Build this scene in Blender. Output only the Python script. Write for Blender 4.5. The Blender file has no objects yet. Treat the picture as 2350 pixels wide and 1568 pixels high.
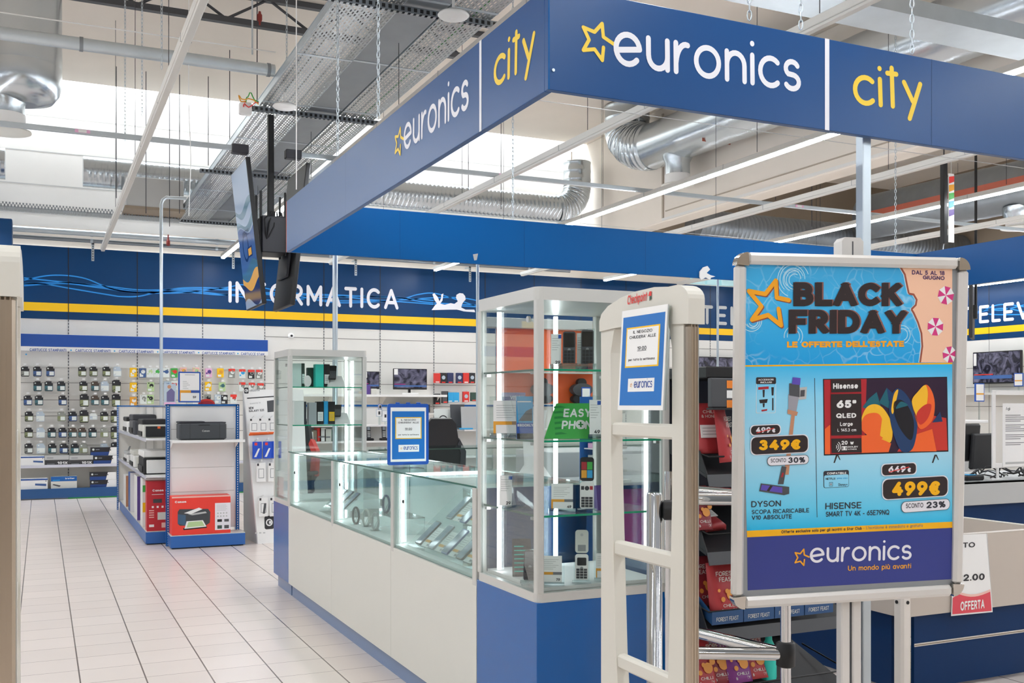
import bpy, random
from math import *
random.seed(11)
S = bpy.context.scene
COL = S.collection

# ---------------- camera, world, exposure ----------------
F, PX, PY, EYE = 2331.0, 1175.0, 930.0, 1.45          # focal length and horizon in photo pixels, eye height in metres
YAW = atan2(1081, F)
CT, ST = cos(YAW), sin(YAW)
cam_d = bpy.data.cameras.new('camera')
cam = bpy.data.objects.new('camera', cam_d)
COL.objects.link(cam)
cam.location = (0, 0, EYE)
cam.rotation_euler = (pi / 2, 0, -YAW)
cam_d.sensor_width = 36
cam_d.lens = F / 2350 * 36
cam_d.shift_y = (930 - 784) / 2350
cam_d.clip_start = .05
S.camera = cam
S.view_settings.view_transform = 'Standard'
S.view_settings.look = 'None'
S.view_settings.gamma = 1
S.view_settings.use_curve_mapping = False
S.view_settings.exposure = .06
W_ = bpy.data.worlds.new('world')
S.world = W_
W_.use_nodes = True
bg = W_.node_tree.nodes['Background']
bg.inputs[0].default_value = (.95, .985, 1.04, 1)
bg.inputs[1].default_value = .42
try:
    S.cycles.max_bounces = 10
    S.cycles.diffuse_bounces = 4
    S.cycles.glossy_bounces = 4
    S.cycles.transmission_bounces = 6
    S.cycles.transparent_max_bounces = 24
    S.cycles.caustics_reflective = False
    S.cycles.caustics_refractive = False
    S.cycles.sample_clamp_indirect = 6
    S.cycles.use_denoising = True
except Exception:
    pass

# ---------------- photo pixel -> point on a known plane of the shop ----------------
def at(x, y, X=None, Y=None, Z=None, d=None):
    a, b = (x - PX) / F, -(y - PY) / F
    r = (a * CT + ST, -a * ST + CT, b)
    t = X / r[0] if X is not None else Y / r[1] if Y is not None else (Z - EYE) / r[2] if Z is not None else d
    return (r[0] * t, r[1] * t, r[2] * t + EYE)

# ---------------- materials ----------------
def lin(h):
    h = h.lstrip('#')
    o = []
    for i in (0, 2, 4):
        c = int(h[i:i + 2], 16) / 255
        o.append(c / 12.92 if c <= .04045 else ((c + .055) / 1.055) ** 2.4)
    return (o[0], o[1], o[2], 1)

MATS = {}
def mat(name, hexc='cccccc', rough=.5, metal=0, emit=0, noise=0, nscale=8, spec=.5, alpha=1, coat=0, bump=0):
    if name in MATS:
        return MATS[name]
    m = bpy.data.materials.new(name)
    m.use_nodes = True
    nt = m.node_tree
    p = nt.nodes['Principled BSDF']
    c = lin(hexc)
    p.inputs['Base Color'].default_value = c
    p.inputs['Roughness'].default_value = rough
    p.inputs['Metallic'].default_value = metal
    p.inputs['Specular IOR Level'].default_value = spec
    p.inputs['Alpha'].default_value = alpha
    p.inputs['Coat Weight'].default_value = coat
    if emit:
        p.inputs['Emission Color'].default_value = c
        p.inputs['Emission Strength'].default_value = emit
    if noise or bump:
        tc = nt.nodes.new('ShaderNodeTexCoord')
        nz = nt.nodes.new('ShaderNodeTexNoise')
        nz.inputs['Scale'].default_value = nscale
        nz.inputs['Detail'].default_value = 3
        nt.links.new(tc.outputs['Object'], nz.inputs['Vector'])
        if noise:
            mp = nt.nodes.new('ShaderNodeMapRange')
            mp.inputs['To Min'].default_value = 1 - noise
            mp.inputs['To Max'].default_value = 1 + noise
            nt.links.new(nz.outputs['Fac'], mp.inputs['Value'])
            hs = nt.nodes.new('ShaderNodeHueSaturation')
            hs.inputs['Color'].default_value = c
            nt.links.new(mp.outputs['Result'], hs.inputs['Value'])
            nt.links.new(hs.outputs['Color'], p.inputs['Base Color'])
        if bump:
            bp = nt.nodes.new('ShaderNodeBump')
            bp.inputs['Strength'].default_value = bump
            bp.inputs['Distance'].default_value = .01
            nt.links.new(nz.outputs['Fac'], bp.inputs['Height'])
            nt.links.new(bp.outputs['Normal'], p.inputs['Normal'])
    MATS[name] = m
    return m

def glass_mat(name, tint='eef6f4', refl=.5):
    if name in MATS:
        return MATS[name]
    m = bpy.data.materials.new(name)
    m.use_nodes = True
    nt = m.node_tree
    nt.nodes.clear()
    o = nt.nodes.new('ShaderNodeOutputMaterial')
    mx = nt.nodes.new('ShaderNodeMixShader')
    tr = nt.nodes.new('ShaderNodeBsdfTransparent')
    gl = nt.nodes.new('ShaderNodeBsdfGlossy')
    fr = nt.nodes.new('ShaderNodeLayerWeight')
    mu = nt.nodes.new('ShaderNodeMath')
    mu.operation = 'MULTIPLY'
    mu.inputs[1].default_value = refl
    fr.inputs['Blend'].default_value = .25
    tr.inputs[0].default_value = lin(tint)
    gl.inputs['Roughness'].default_value = .02
    nt.links.new(fr.outputs['Fresnel'], mu.inputs[0])
    nt.links.new(mu.outputs[0], mx.inputs[0])
    nt.links.new(tr.outputs[0], mx.inputs[1])
    nt.links.new(gl.outputs[0], mx.inputs[2])
    nt.links.new(mx.outputs[0], o.inputs[0])
    MATS[name] = m
    return m

# ---------------- mesh building ----------------
def vsub(a, b): return (a[0] - b[0], a[1] - b[1], a[2] - b[2])
def vadd(a, b): return (a[0] + b[0], a[1] + b[1], a[2] + b[2])
def vmul(a, k): return (a[0] * k, a[1] * k, a[2] * k)
def vdot(a, b): return a[0] * b[0] + a[1] * b[1] + a[2] * b[2]
def cross(a, b): return (a[1] * b[2] - a[2] * b[1], a[2] * b[0] - a[0] * b[2], a[0] * b[1] - a[1] * b[0])
def vlen(a): return sqrt(vdot(a, a))
def unit(a):
    l = vlen(a) or 1
    return (a[0] / l, a[1] / l, a[2] / l)

class Fr:
    """a flat frame: origin o, axes u (right) and v (up), normal n towards the reader"""
    def __init__(s, o, u=(1, 0, 0), v=(0, 0, 1)):
        s.o, s.u, s.v = o, unit(u), unit(v)
        s.n = unit(cross(s.u, s.v))
    def P(s, a, b, h=0):
        return tuple(s.o[i] + s.u[i] * a + s.v[i] * b + s.n[i] * h for i in range(3))
    def px(s, x, y):
        a, b = (x - PX) / F, -(y - PY) / F
        r = (a * CT + ST, -a * ST + CT, b)
        e = (0, 0, EYE)
        t = vdot(vsub(s.o, e), s.n) / vdot(r, s.n)
        q = vsub(vadd(e, vmul(r, t)), s.o)
        return vdot(q, s.u), vdot(q, s.v)
    def sub(s, a, b, h=0, rot=0):
        return Fr(s.P(a, b, h), tuple(s.u[i] * cos(rot) + s.v[i] * sin(rot) for i in range(3)),
                  tuple(s.v[i] * cos(rot) - s.u[i] * sin(rot) for i in range(3)))

def arc(cx, cy, rx, ry, a0, a1, n=10):
    return [(cx + rx * cos(radians(a0 + (a1 - a0) * i / n)), cy + ry * sin(radians(a0 + (a1 - a0) * i / n))) for i in range(n + 1)]
def rrect_pts(a0, b0, a1, b1, r, n=5):
    return arc(a1 - r, b0 + r, r, r, -90, 0, n) + arc(a1 - r, b1 - r, r, r, 0, 90, n) + arc(a0 + r, b1 - r, r, r, 90, 180, n) + arc(a0 + r, b0 + r, r, r, 180, 270, n)

class MB:
    def __init__(s):
        s.v, s.f, s.mi, s.sm, s.mats = [], [], [], [], []
    def m(s, mt):
        if isinstance(mt, str): mt = MATS[mt]
        if mt not in s.mats: s.mats.append(mt)
        return s.mats.index(mt)
    def add(s, vs, fs, mt, smooth=False):
        k, i = len(s.v), s.m(mt)
        s.v += [tuple(p) for p in vs]
        for f in fs:
            s.f.append([k + q for q in f]); s.mi.append(i); s.sm.append(smooth)
    def box(s, x0, y0, z0, x1, y1, z1, mt, bv=0):
        s.fbox(Fr((0, 0, 0), (1, 0, 0), (0, 1, 0)), x0, y0, x1, y1, z0, z1, mt, bv)
    def fbox(s, fr, a0, b0, a1, b1, h0, h1, mt, bv=0, only=None):
        if a0 > a1: a0, a1 = a1, a0
        if b0 > b1: b0, b1 = b1, b0
        if h0 > h1: h0, h1 = h1, h0
        bv = min(bv, (a1 - a0) * .45, (b1 - b0) * .45, (h1 - h0) * .45)
        if bv <= 0:
            vs = [fr.P(a, b, h) for h in (h0, h1) for a, b in ((a0, b0), (a1, b0), (a1, b1), (a0, b1))]
            s.add(vs, [(3, 2, 1, 0), (4, 5, 6, 7), (0, 1, 5, 4), (1, 2, 6, 5), (2, 3, 7, 6), (3, 0, 4, 7)], mt)
            return
        vs, idx = [], {}
        for sx in (0, 1):
            for sy in (0, 1):
                for sz in (0, 1):
                    for ax in range(3):
                        q = [(a0, a1)[sx], (b0, b1)[sy], (h0, h1)[sz]]
                        for o in range(3):
                            if o != ax: q[o] += bv * (1, -1)[(sx, sy, sz)[o]]
                        idx[sx, sy, sz, ax] = len(vs)
                        vs.append(fr.P(*q))
        fs = []
        def quad(keys, nrm):
            ps = [vs[idx[k]] for k in keys]
            n = cross(vsub(ps[1], ps[0]), vsub(ps[2], ps[0]))
            ks = [idx[k] for k in keys]
            fs.append(ks if vdot(n, nrm) > 0 else ks[::-1])
        ctr = fr.P((a0 + a1) / 2, (b0 + b1) / 2, (h0 + h1) / 2)
        def out(keys):
            c = [sum(vs[idx[k]][i] for k in keys) / len(keys) for i in range(3)]
            return vsub(c, ctr)
        for ax in range(3):
            o1, o2 = [(1, 2), (0, 2), (0, 1)][ax]
            for sd in (0, 1):
                keys = []
                for p, q in ((0, 0), (1, 0), (1, 1), (0, 1)):
                    t = [0, 0, 0]; t[ax] = sd; t[o1] = p; t[o2] = q
                    keys.append((*t, ax))
                quad(keys, out(keys))
            for p in (0, 1):
                for q in (0, 1):
                    t0 = [0, 0, 0]; t1 = [0, 0, 0]
                    t0[ax], t1[ax] = 0, 1
                    t0[o1] = t1[o1] = p
                    t0[o2] = t1[o2] = q
                    keys = [(*t0, o1), (*t1, o1), (*t1, o2), (*t0, o2)]
                    quad(keys, out(keys))
        for sx in (0, 1):
            for sy in (0, 1):
                for sz in (0, 1):
                    keys = [(sx, sy, sz, k) for k in range(3)]
                    quad(keys, out(keys))
        s.add(vs, fs, mt)
    def prism(s, fr, pts, h0, h1, mt, side=None, smooth=False):
        n = len(pts)
        vs = [fr.P(a, b, h0) for a, b in pts] + [fr.P(a, b, h1) for a, b in pts]
        s.add(vs, [list(range(n))[::-1], [n + i for i in range(n)]], mt)
        s.add(vs, [(i, (i + 1) % n, n + (i + 1) % n, n + i) for i in range(n)], side or mt, smooth)
    def poly(s, fr, pts, h, mt):
        s.add([fr.P(a, b, h) for a, b in pts], [list(range(len(pts)))], mt)
    def rect(s, fr, a0, b0, a1, b1, h, mt):
        s.poly(fr, [(min(a0, a1), min(b0, b1)), (max(a0, a1), min(b0, b1)), (max(a0, a1), max(b0, b1)), (min(a0, a1), max(b0, b1))], h, mt)
    def disc(s, fr, a, b, r, h, mt, ry=None, n=24):
        s.poly(fr, arc(a, b, r, ry or r, 0, 360 - 360 / n, n - 1), h, mt)
    def ring(s, fr, a, b, r0, r1, h, mt, n=28, a0=0, a1=360):
        q0, q1 = arc(a, b, r0, r0, a0, a1, n), arc(a, b, r1, r1, a0, a1, n)
        s.add([fr.P(*p, h) for p in q0 + q1], [(i, n + 1 + i, n + 2 + i, i + 1) for i in range(n)], mt)
    def outline(s, fr, a0, b0, a1, b1, w, h, mt):
        s.rect(fr, a0, b0, a1, b0 + w, h, mt); s.rect(fr, a0, b1 - w, a1, b1, h, mt)
        s.rect(fr, a0, b0 + w, a0 + w, b1 - w, h, mt); s.rect(fr, a1 - w, b0 + w, a1, b1 - w, h, mt)
    def tube(s, path, r, mt, n=10, caps=True, smooth=True):
        rs = r if isinstance(r, (list, tuple)) else [r] * len(path)
        vs, fs = [], []
        prev = None
        for i, p in enumerate(path):
            a, b = path[max(0, i - 1)], path[min(len(path) - 1, i + 1)]
            t = unit(vsub(b, a))
            if prev is None:
                prev = unit(cross(t, (0, 0, 1) if abs(t[2]) < .9 else (1, 0, 0)))
            x = unit(vsub(prev, vmul(t, vdot(prev, t))))
            y = cross(t, x)
            prev = x
            for k in range(n):
                an = 2 * pi * k / n
                vs.append(vadd(p, vadd(vmul(x, cos(an) * rs[i]), vmul(y, sin(an) * rs[i]))))
        for i in range(len(path) - 1):
            for k in range(n):
                fs.append((i * n + k, i * n + (k + 1) % n, (i + 1) * n + (k + 1) % n, (i + 1) * n + k))
        s.add(vs, fs, mt, smooth)
        if caps:
            L = (len(path) - 1) * n
            s.add(vs, [list(range(n))[::-1], [L + k for k in range(n)]], mt)
    def lathe(s, c, prof, mt, n=24, ax=(0, 0, 1), smooth=True):
        """prof: (radius, height along ax)"""
        ax = unit(ax)
        x = unit(cross(ax, (0, 1, 0) if abs(ax[1]) < .9 else (1, 0, 0)))
        y = cross(ax, x)
        vs, fs = [], []
        for r, h in prof:
            for k in range(n):
                an = 2 * pi * k / n
                vs.append(tuple(c[i] + ax[i] * h + (x[i] * cos(an) + y[i] * sin(an)) * r for i in range(3)))
        for i in range(len(prof) - 1):
            for k in range(n):
                fs.append((i * n + k, i * n + (k + 1) % n, (i + 1) * n + (k + 1) % n, (i + 1) * n + k))
        s.add(vs, fs, mt, smooth)
        s.add(vs, [list(range(n))[::-1], [(len(prof) - 1) * n + k for k in range(n)]], mt)
    def bag(s, fr, w, hgt, dep, mt, h=0):
        """pillow-like pouch standing on b = 0, bulging towards the reader"""
        N, M_ = 8, 10
        vs, fs = [], []
        for j in range(M_ + 1):
            for i in range(N + 1):
                u, v = i / N, j / M_
                k = (1 - (2 * u - 1) ** 4) * (1 - max(0, (v - .1) / .9) ** 3) * (.75 + .25 * (1 - v))
                vs.append(fr.P((u - .5) * w, v * hgt, h + dep * k))
        for j in range(M_ + 1):
            for i in range(N + 1):
                u, v = i / N, j / M_
                vs.append(fr.P((u - .5) * w, v * hgt, h - .002))
        o = (N + 1) * (M_ + 1)
        for j in range(M_):
            for i in range(N):
                q = j * (N + 1) + i
                fs.append((q, q + 1, q + N + 2, q + N + 1))
                fs.append((o + q + N + 1, o + q + N + 2, o + q + 1, o + q))
        for i in range(N):
            fs.append((o + i, o + i + 1, i + 1, i)); q = M_ * (N + 1) + i
            fs.append((q, q + 1, o + q + 1, o + q))
        for j in range(M_):
            q = j * (N + 1)
            fs.append((q + N + 1, o + q + N + 1, o + q, q)); q += N
            fs.append((q, o + q, o + q + N + 1, q + N + 1))
        s.add(vs, fs, mt, True)
    def build(s, name, parent=None, origin=None):
        me = bpy.data.meshes.new(name)
        if parent is None and origin is None and s.v:
            xs, ys, zs = zip(*s.v)
            origin = ((min(xs) + max(xs)) / 2, (min(ys) + max(ys)) / 2, min(zs))
        off = origin if parent is None else root_loc(parent) if parent.get('world') else (0, 0, 0)
        me.from_pydata([vsub(p, off) for p in s.v], [], s.f)
        for mt in s.mats: me.materials.append(mt)
        me.polygons.foreach_set('material_index', s.mi)
        me.polygons.foreach_set('use_smooth', s.sm)
        me.update()
        o = bpy.data.objects.new(name, me)
        COL.objects.link(o)
        if parent is None:
            o.location = off
        else:
            o.parent = parent
            if parent.get('world'): o['world'] = 1
        return o

def root_loc(o):
    while o.parent: o = o.parent
    return tuple(o.location)
def tag(o, label, cat, group=None, kind=None):
    o['label'] = label; o['category'] = cat
    if group: o['group'] = group
    if kind: o['kind'] = kind
    return o
def thing(name, label, cat, loc=(0, 0, 0), rz=0, group=None, world=True):
    """an Empty at the thing's base; world=True: its parts are written in shop coordinates"""
    o = bpy.data.objects.new(name, None)
    COL.objects.link(o)
    o.location = loc
    o.rotation_euler = (0, 0, rz)
    o.empty_display_size = .05
    if world: o['world'] = 1
    return tag(o, label, cat, group)
def struct(name, mb):
    o = mb.build(name)
    o['kind'] = 'structure'
    return o
def dup(root, loc, rz, label, group=None):
    r = root.copy(); COL.objects.link(r)
    r.location = loc; r.rotation_euler = (0, 0, rz); r['label'] = label
    if group: r['group'] = group
    for ch in list(root.children):
        c = ch.copy(); COL.objects.link(c); c.parent = r
        for g in list(ch.children):
            d = g.copy(); COL.objects.link(d); d.parent = c
    return r
ORD = 'first second third fourth fifth sixth seventh eighth ninth tenth eleventh twelfth thirteenth fourteenth fifteenth sixteenth'.split()
XF = lambda o: Fr(o, (1, 0, 0), (0, 0, 1))             # faces the camera side (-Y)
LF = lambda o: Fr(o, (0, -1, 0), (0, 0, 1))            # faces left (-X)
UF = lambda o: Fr(o, (1, 0, 0), (0, 1, 0))             # faces up

# ---------------- stroke lettering ----------------
A_ = arc
G = {
 'A': (.84, [[(0, 0), (.5, 1)], [(.5, 1), (1, 0)], [(.2, .3), (.8, .3)]]),
 'B': (.66, [[(0, 0), (0, 1)], [(0, 1), (.5, 1)] + A_(.5, .77, .42, .23, 90, -90, 8) + [(0, .54)], [(.5, .54)] + A_(.55, .27, .45, .27, 90, -90, 8) + [(0, 0)]]),
 'C': (.8, [A_(.55, .5, .55, .5, 48, 312, 18)]),
 'D': (.76, [[(0, 0), (0, 1)], [(0, 1), (.4, 1)] + A_(.4, .5, .6, .5, 90, -90, 14) + [(0, 0)]]),
 'E': (.6, [[(0, 0), (0, 1)], [(0, 1), (1, 1)], [(0, .5), (.85, .5)], [(0, 0), (1, 0)]]),
 'F': (.58, [[(0, 0), (0, 1)], [(0, 1), (1, 1)], [(0, .5), (.85, .5)]]),
 'G': (.84, [A_(.53, .5, .53, .5, 45, 330, 18) + [(1, .2), (1, .47)], [(1, .47), (.6, .47)]]),
 'H': (.72, [[(0, 0), (0, 1)], [(1, 0), (1, 1)], [(0, .5), (1, .5)]]),
 'I': (.0, [[(0, 0), (0, 1)]]),
 'J': (.45, [[(1, 1), (1, .3)] + A_(.5, .3, .5, .3, 0, -150, 8)]),
 'K': (.68, [[(0, 0), (0, 1)], [(0, .4), (.95, 1)], [(.35, .62), (1, 0)]]),
 'L': (.52, [[(0, 0), (0, 1)], [(0, 0), (1, 0)]]),
 'M': (.86, [[(0, 0), (0, 1)], [(0, 1), (.5, .25)], [(.5, .25), (1, 1)], [(1, 1), (1, 0)]]),
 'N': (.74, [[(0, 0), (0, 1)], [(0, 1), (1, 0)], [(1, 0), (1, 1)]]),
 'O': (.92, [A_(.5, .5, .5, .5, 0, 360, 28)]),
 'P': (.62, [[(0, 0), (0, 1)], [(0, 1), (.5, 1)] + A_(.5, .72, .5, .28, 90, -90, 9) + [(0, .44)]]),
 'Q': (.92, [A_(.5, .5, .5, .5, 0, 360, 28), [(.6, .25), (.95, -.05)]]),
 'R': (.64, [[(0, 0), (0, 1)], [(0, 1), (.5, 1)] + A_(.5, .72, .48, .28, 90, -90, 9) + [(0, .44)], [(.45, .44), (1, 0)]]),
 'S': (.6, [A_(.5, .74, .46, .26, 35, 250, 10)[:-1] + A_(.5, .26, .5, .26, 78, -145, 12)]),
 'T': (.68, [[(0, 1), (1, 1)], [(.5, 1), (.5, 0)]]),
 'U': (.72, [[(0, 1), (0, .38)] + A_(.5, .38, .5, .38, 180, 360, 12) + [(1, 1)]]),
 'V': (.78, [[(0, 1), (.5, 0)], [(.5, 0), (1, 1)]]),
 'W': (1.1, [[(0, 1), (.25, 0)], [(.25, 0), (.5, .9)], [(.5, .9), (.75, 0)], [(.75, 0), (1, 1)]]),
 'X': (.7, [[(0, 0), (1, 1)], [(0, 1), (1, 0)]]),
 'Y': (.74, [[(0, 1), (.5, .45)], [(1, 1), (.5, .45)], [(.5, .45), (.5, 0)]]),
 'Z': (.66, [[(0, 1), (1, 1)], [(1, 1), (0, 0)], [(0, 0), (1, 0)]]),
 '0': (.62, [A_(.5, .5, .5, .5, 0, 360, 22)]),
 '1': (.28, [[(0, .8), (1, 1)], [(1, 1), (1, 0)]]),
 '2': (.6, [A_(.5, .7, .48, .3, 165, -30, 10) + [(0, 0)], [(0, 0), (1, 0)]]),
 '3': (.58, [A_(.47, .755, .42, .245, 150, -80, 9), A_(.45, .27, .52, .27, 85, -150, 10)]),
 '4': (.66, [[(.68, 1), (0, .28)], [(0, .28), (1, .28)], [(.75, .55), (.75, 0)]]),
 '5': (.58, [[(.9, 1), (.15, 1)], [(.15, 1), (.08, .55)], A_(.45, .32, .52, .32, 125, -150, 11)]),
 '6': (.62, [A_(.5, .32, .5, .32, 0, 360, 18), [(.75, 1), (.06, .45)]]),
 '7': (.58, [[(0, 1), (1, 1)], [(1, 1), (.35, 0)]]),
 '8': (.6, [A_(.5, .755, .42, .245, 0, 360, 16), A_(.5, .27, .5, .27, 0, 360, 18)]),
 '9': (.62, [A_(.5, .68, .5, .32, 0, 360, 18), [(.94, .55), (.25, 0)]]),
 'a': (.56, [A_(.5, .34, .5, .34, 0, 360, 18), [(1, .68), (1, 0)]]),
 'b': (.56, [A_(.5, .34, .5, .34, 0, 360, 18), [(0, 1.02), (0, 0)]]),
 'c': (.52, [A_(.55, .34, .55, .34, 48, 312, 14)]),
 'd': (.56, [A_(.5, .34, .5, .34, 0, 360, 18), [(1, 1.02), (1, 0)]]),
 'e': (.6, [[(0, .34), (1, .34)] + A_(.5, .34, .5, .34, 0, 312, 18)]),
 'f': (.34, [A_(.85, .78, .5, .24, 90, 180, 5) + [(.35, 0)], [(0, .64), (.85, .64)]]),
 'g': (.56, [A_(.5, .34, .5, .34, 0, 360, 18), [(1, .68), (1, 0)] + A_(.5, 0, .5, .26, 0, -150, 8)]),
 'h': (.5, [[(0, 1.02), (0, 0)], [(0, .36)] + A_(.5, .38, .5, .3, 180, 0, 10) + [(1, 0)]]),
 'i': (.0, [[(0, .68), (0, 0)], [(0, .95), (0, .951)]]),
 'j': (.1, [[(1, .68), (1, -.1)] + A_(0, -.1, 1, .15, 0, -90, 5), [(1, .95), (1, .951)]]),
 'k': (.48, [[(0, 1.02), (0, 0)], [(0, .28), (.9, .68)], [(.35, .42), (1, 0)]]),
 'l': (.0, [[(0, 1.02), (0, 0)]]),
 'm': (.84, [[(0, .68), (0, 0)], A_(.25, .42, .25, .26, 180, 0, 8) + [(.5, 0)], A_(.75, .42, .25, .26, 180, 0, 8) + [(1, 0)]]),
 'n': (.52, [[(0, .68), (0, 0)], [(0, .36)] + A_(.5, .36, .5, .32, 180, 0, 10) + [(1, 0)]]),
 'o': (.62, [A_(.5, .34, .5, .34, 0, 360, 20)]),
 'p': (.56, [A_(.5, .34, .5, .34, 0, 360, 18), [(0, .68), (0, -.3)]]),
 'q': (.56, [A_(.5, .34, .5, .34, 0, 360, 18), [(1, .68), (1, -.3)]]),
 'r': (.32, [[(0, .68), (0, 0)], A_(1, .3, 1, .38, 175, 88, 7)]),
 's': (.44, [A_(.5, .505, .45, .175, 30, 250, 9)[:-1] + A_(.5, .175, .5, .175, 78, -150, 11)]),
 't': (.34, [[(.4, .92), (.4, 0)], [(0, .66), (1, .66)]]),
 'u': (.52, [[(0, .68), (0, .32)] + A_(.5, .32, .5, .32, 180, 360, 10), [(1, .68), (1, 0)]]),
 'v': (.52, [[(0, .68), (.5, 0)], [(.5, 0), (1, .68)]]),
 'w': (.78, [[(0, .68), (.25, 0)], [(.25, 0), (.5, .66)], [(.5, .66), (.75, 0)], [(.75, 0), (1, .68)]]),
 'x': (.5, [[(0, 0), (1, .68)], [(0, .68), (1, 0)]]),
 'y': (.54, [[(0, .68), (.5, .02)], [(1, .68), (.3, -.3)]]),
 'z': (.48, [[(0, .68), (1, .68)], [(1, .68), (0, 0)], [(0, 0), (1, 0)]]),
 ' ': (.25, []), '.': (.0, [[(0, .02), (0, .021)]]), ',': (.08, [[(1, .05), (0, -.12)]]), "'": (.0, [[(0, 1), (0, .78)]]), '"': (.18, [[(0, 1), (0, .75)], [(1, 1), (1, .75)]]),
 '-': (.36, [[(0, .36), (1, .36)]]), ':': (.0, [[(0, .05), (0, .051)], [(0, .6), (0, .601)]]), '!': (.0, [[(0, 1), (0, .3)], [(0, .02), (0, .021)]]), '+': (.5, [[(0, .45), (1, .45)], [(.5, .2), (.5, .7)]]),
 '/': (.4, [[(0, 0), (1, 1)]]), '%': (.86, [A_(.2, .76, .2, .22, 0, 360, 12), A_(.8, .24, .2, .22, 0, 360, 12), [(.22, 0), (.78, 1)]]),
 '&': (.72, [[(1, 0), (.2, .7)] + A_(.42, .78, .27, .2, 200, -40, 10) + [(.1, .4)] + A_(.4, .25, .4, .25, 140, 300, 8) + [(.95, .5)]]),
 '\u20ac': (.7, [A_(.6, .5, .5, .5, 48, 312, 18), [(0, .6), (.75, .6)], [(0, .4), (.7, .4)]]),
 '\u00f9': (.52, [[(0, .68), (0, .32)] + A_(.5, .32, .5, .32, 180, 360, 10), [(1, .68), (1, 0)], [(.3, 1), (.6, .84)]]),
 '\u00e8': (.6, [[(0, .34), (1, .34)] + A_(.5, .34, .5, .34, 0, 312, 18), [(.3, 1), (.6, .84)]]),
 '*': (.0, [[(0, .4), (0, .401)]]),
}
# logo lettering: lower-case with tilted e bar, tall crossed t, open y
LOGO = {
 'e': (.95, [[(.04, .43), (.97, .55)] + A_(.5, .5, .5, .5, 6, 318, 22)]),
 'u': (.78, [[(0, 1), (0, .4)] + A_(.5, .42, .5, .42, 180, 360, 12) + [(1, 1)], [(1, 1), (1, 0)]]),
 'r': (.5, [[(0, 1), (0, 0)], A_(.85, .2, .85, .78, 170, 80, 8)]),
 'o': (.98, [A_(.5, .5, .5, .5, 0, 360, 30)]),
 'n': (.78, [[(0, 1), (0, 0)], [(0, .55)] + A_(.5, .55, .5, .43, 180, 0, 12) + [(1, 0)]]),
 'i': (.0, [[(0, 1), (0, 0)], [(0, 1.42), (0, 1.425)]]),
 'c': (.8, [A_(.6, .5, .6, .5, 48, 312, 18)]),
 's': (.64, [A_(.5, .74, .46, .26, 30, 250, 12)[:-1] + A_(.5, .26, .5, .26, 78, -150, 13)]),
 't': (.42, [[(.5, 1.5), (.5, 0)], [(0, 1.28), (1, 1.28)]]),
 'y': (.78, [[(0, 1), (.5, .28)], [(1, 1), (.28, -.42)]]),
}

class Pl(list):
    """a polygon that knows which run of its stroke it belongs to"""
    def __init__(s, pts, k=0):
        super().__init__(pts); s.k = k

def stroke_polys(pts, w, cap, clip=None):
    """split a polyline at its sharp corners; return polygons covering it with width w"""
    segs, cur = [], [pts[0]]
    for i in range(1, len(pts)):
        if abs(pts[i][0] - pts[i - 1][0]) + abs(pts[i][1] - pts[i - 1][1]) < 1e-9: continue
        if len(cur) > 1:
            a = atan2(cur[-1][1] - cur[-2][1], cur[-1][0] - cur[-2][0])
            b = atan2(pts[i][1] - cur[-1][1], pts[i][0] - cur[-1][0])
            if abs((b - a + pi) % (2 * pi) - pi) > 1.0:
                segs.append(cur); cur = [cur[-1]]
        cur.append(pts[i])
    segs.append(cur)
    out = []
    for si, sg in enumerate(segs):
        if len(sg) < 2: continue
        n = len(sg)
        closed = abs(sg[0][0] - sg[-1][0]) + abs(sg[0][1] - sg[-1][1]) < 1e-6
        d = [(sg[i + 1][0] - sg[i][0], sg[i + 1][1] - sg[i][1]) for i in range(n - 1)]
        d = [(x / hypot(x, y), y / hypot(x, y)) for x, y in d]
        if cap == 's' and not closed:
            sg = list(sg)
            sg[0] = (sg[0][0] - d[0][0] * w / 2, sg[0][1] - d[0][1] * w / 2)
            sg[-1] = (sg[-1][0] + d[-1][0] * w / 2, sg[-1][1] + d[-1][1] * w / 2)
        L, R = [], []
        for i in range(n):
            if closed:
                p, q = d[(i - 1) % (n - 1)], d[i % (n - 1)]
            else:
                p, q = d[max(0, i - 1)], d[min(n - 2, i)]
            nx, ny = -(p[1] + q[1]), p[0] + q[0]
            k = hypot(nx, ny) or 1
            nx, ny = nx / k, ny / k
            c = max(.5, nx * -q[1] + ny * q[0])
            L.append((sg[i][0] + nx * w / 2 / c, sg[i][1] + ny * w / 2 / c))
            R.append((sg[i][0] - nx * w / 2 / c, sg[i][1] - ny * w / 2 / c))
        for i in range(n - 1):
            out.append(Pl([R[i], R[i + 1], L[i + 1], L[i]], si))
        if cap == 'r' and not closed:
            for (p, dd) in ((sg[0], (-d[0][0], -d[0][1])), (sg[-1], d[-1])):
                a = degrees(atan2(dd[1], dd[0]))
                out.append(Pl(arc(p[0], p[1], w / 2, w / 2, a - 90, a + 90, 6), si))
    if clip is not None:
        res = []
        for pl0 in out:
            pl = pl0
            for sgn, lim in ((1, clip[0]), (-1, -clip[1])):
                q = []
                for i in range(len(pl)):
                    p0, p1 = pl[i], pl[(i + 1) % len(pl)]
                    i0, i1 = sgn * p0[1] >= lim - 1e-9, sgn * p1[1] >= lim - 1e-9
                    if i0: q.append(p0)
                    if i0 != i1:
                        t = (lim * sgn - p0[1]) / (p1[1] - p0[1])
                        q.append((p0[0] + (p1[0] - p0[0]) * t, lim * sgn))
                pl = q
                if len(pl) < 3: break
            if len(pl) >= 3: res.append(Pl(pl, pl0.k))
        out = res
    return out

def text_len(t, w, sp, font):
    x = 0
    for ch in t:
        x += (font.get(ch) or G.get(ch) or G['-'])[0] * (1 - (w if font is G else 0)) + w + sp
    return x - sp

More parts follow.
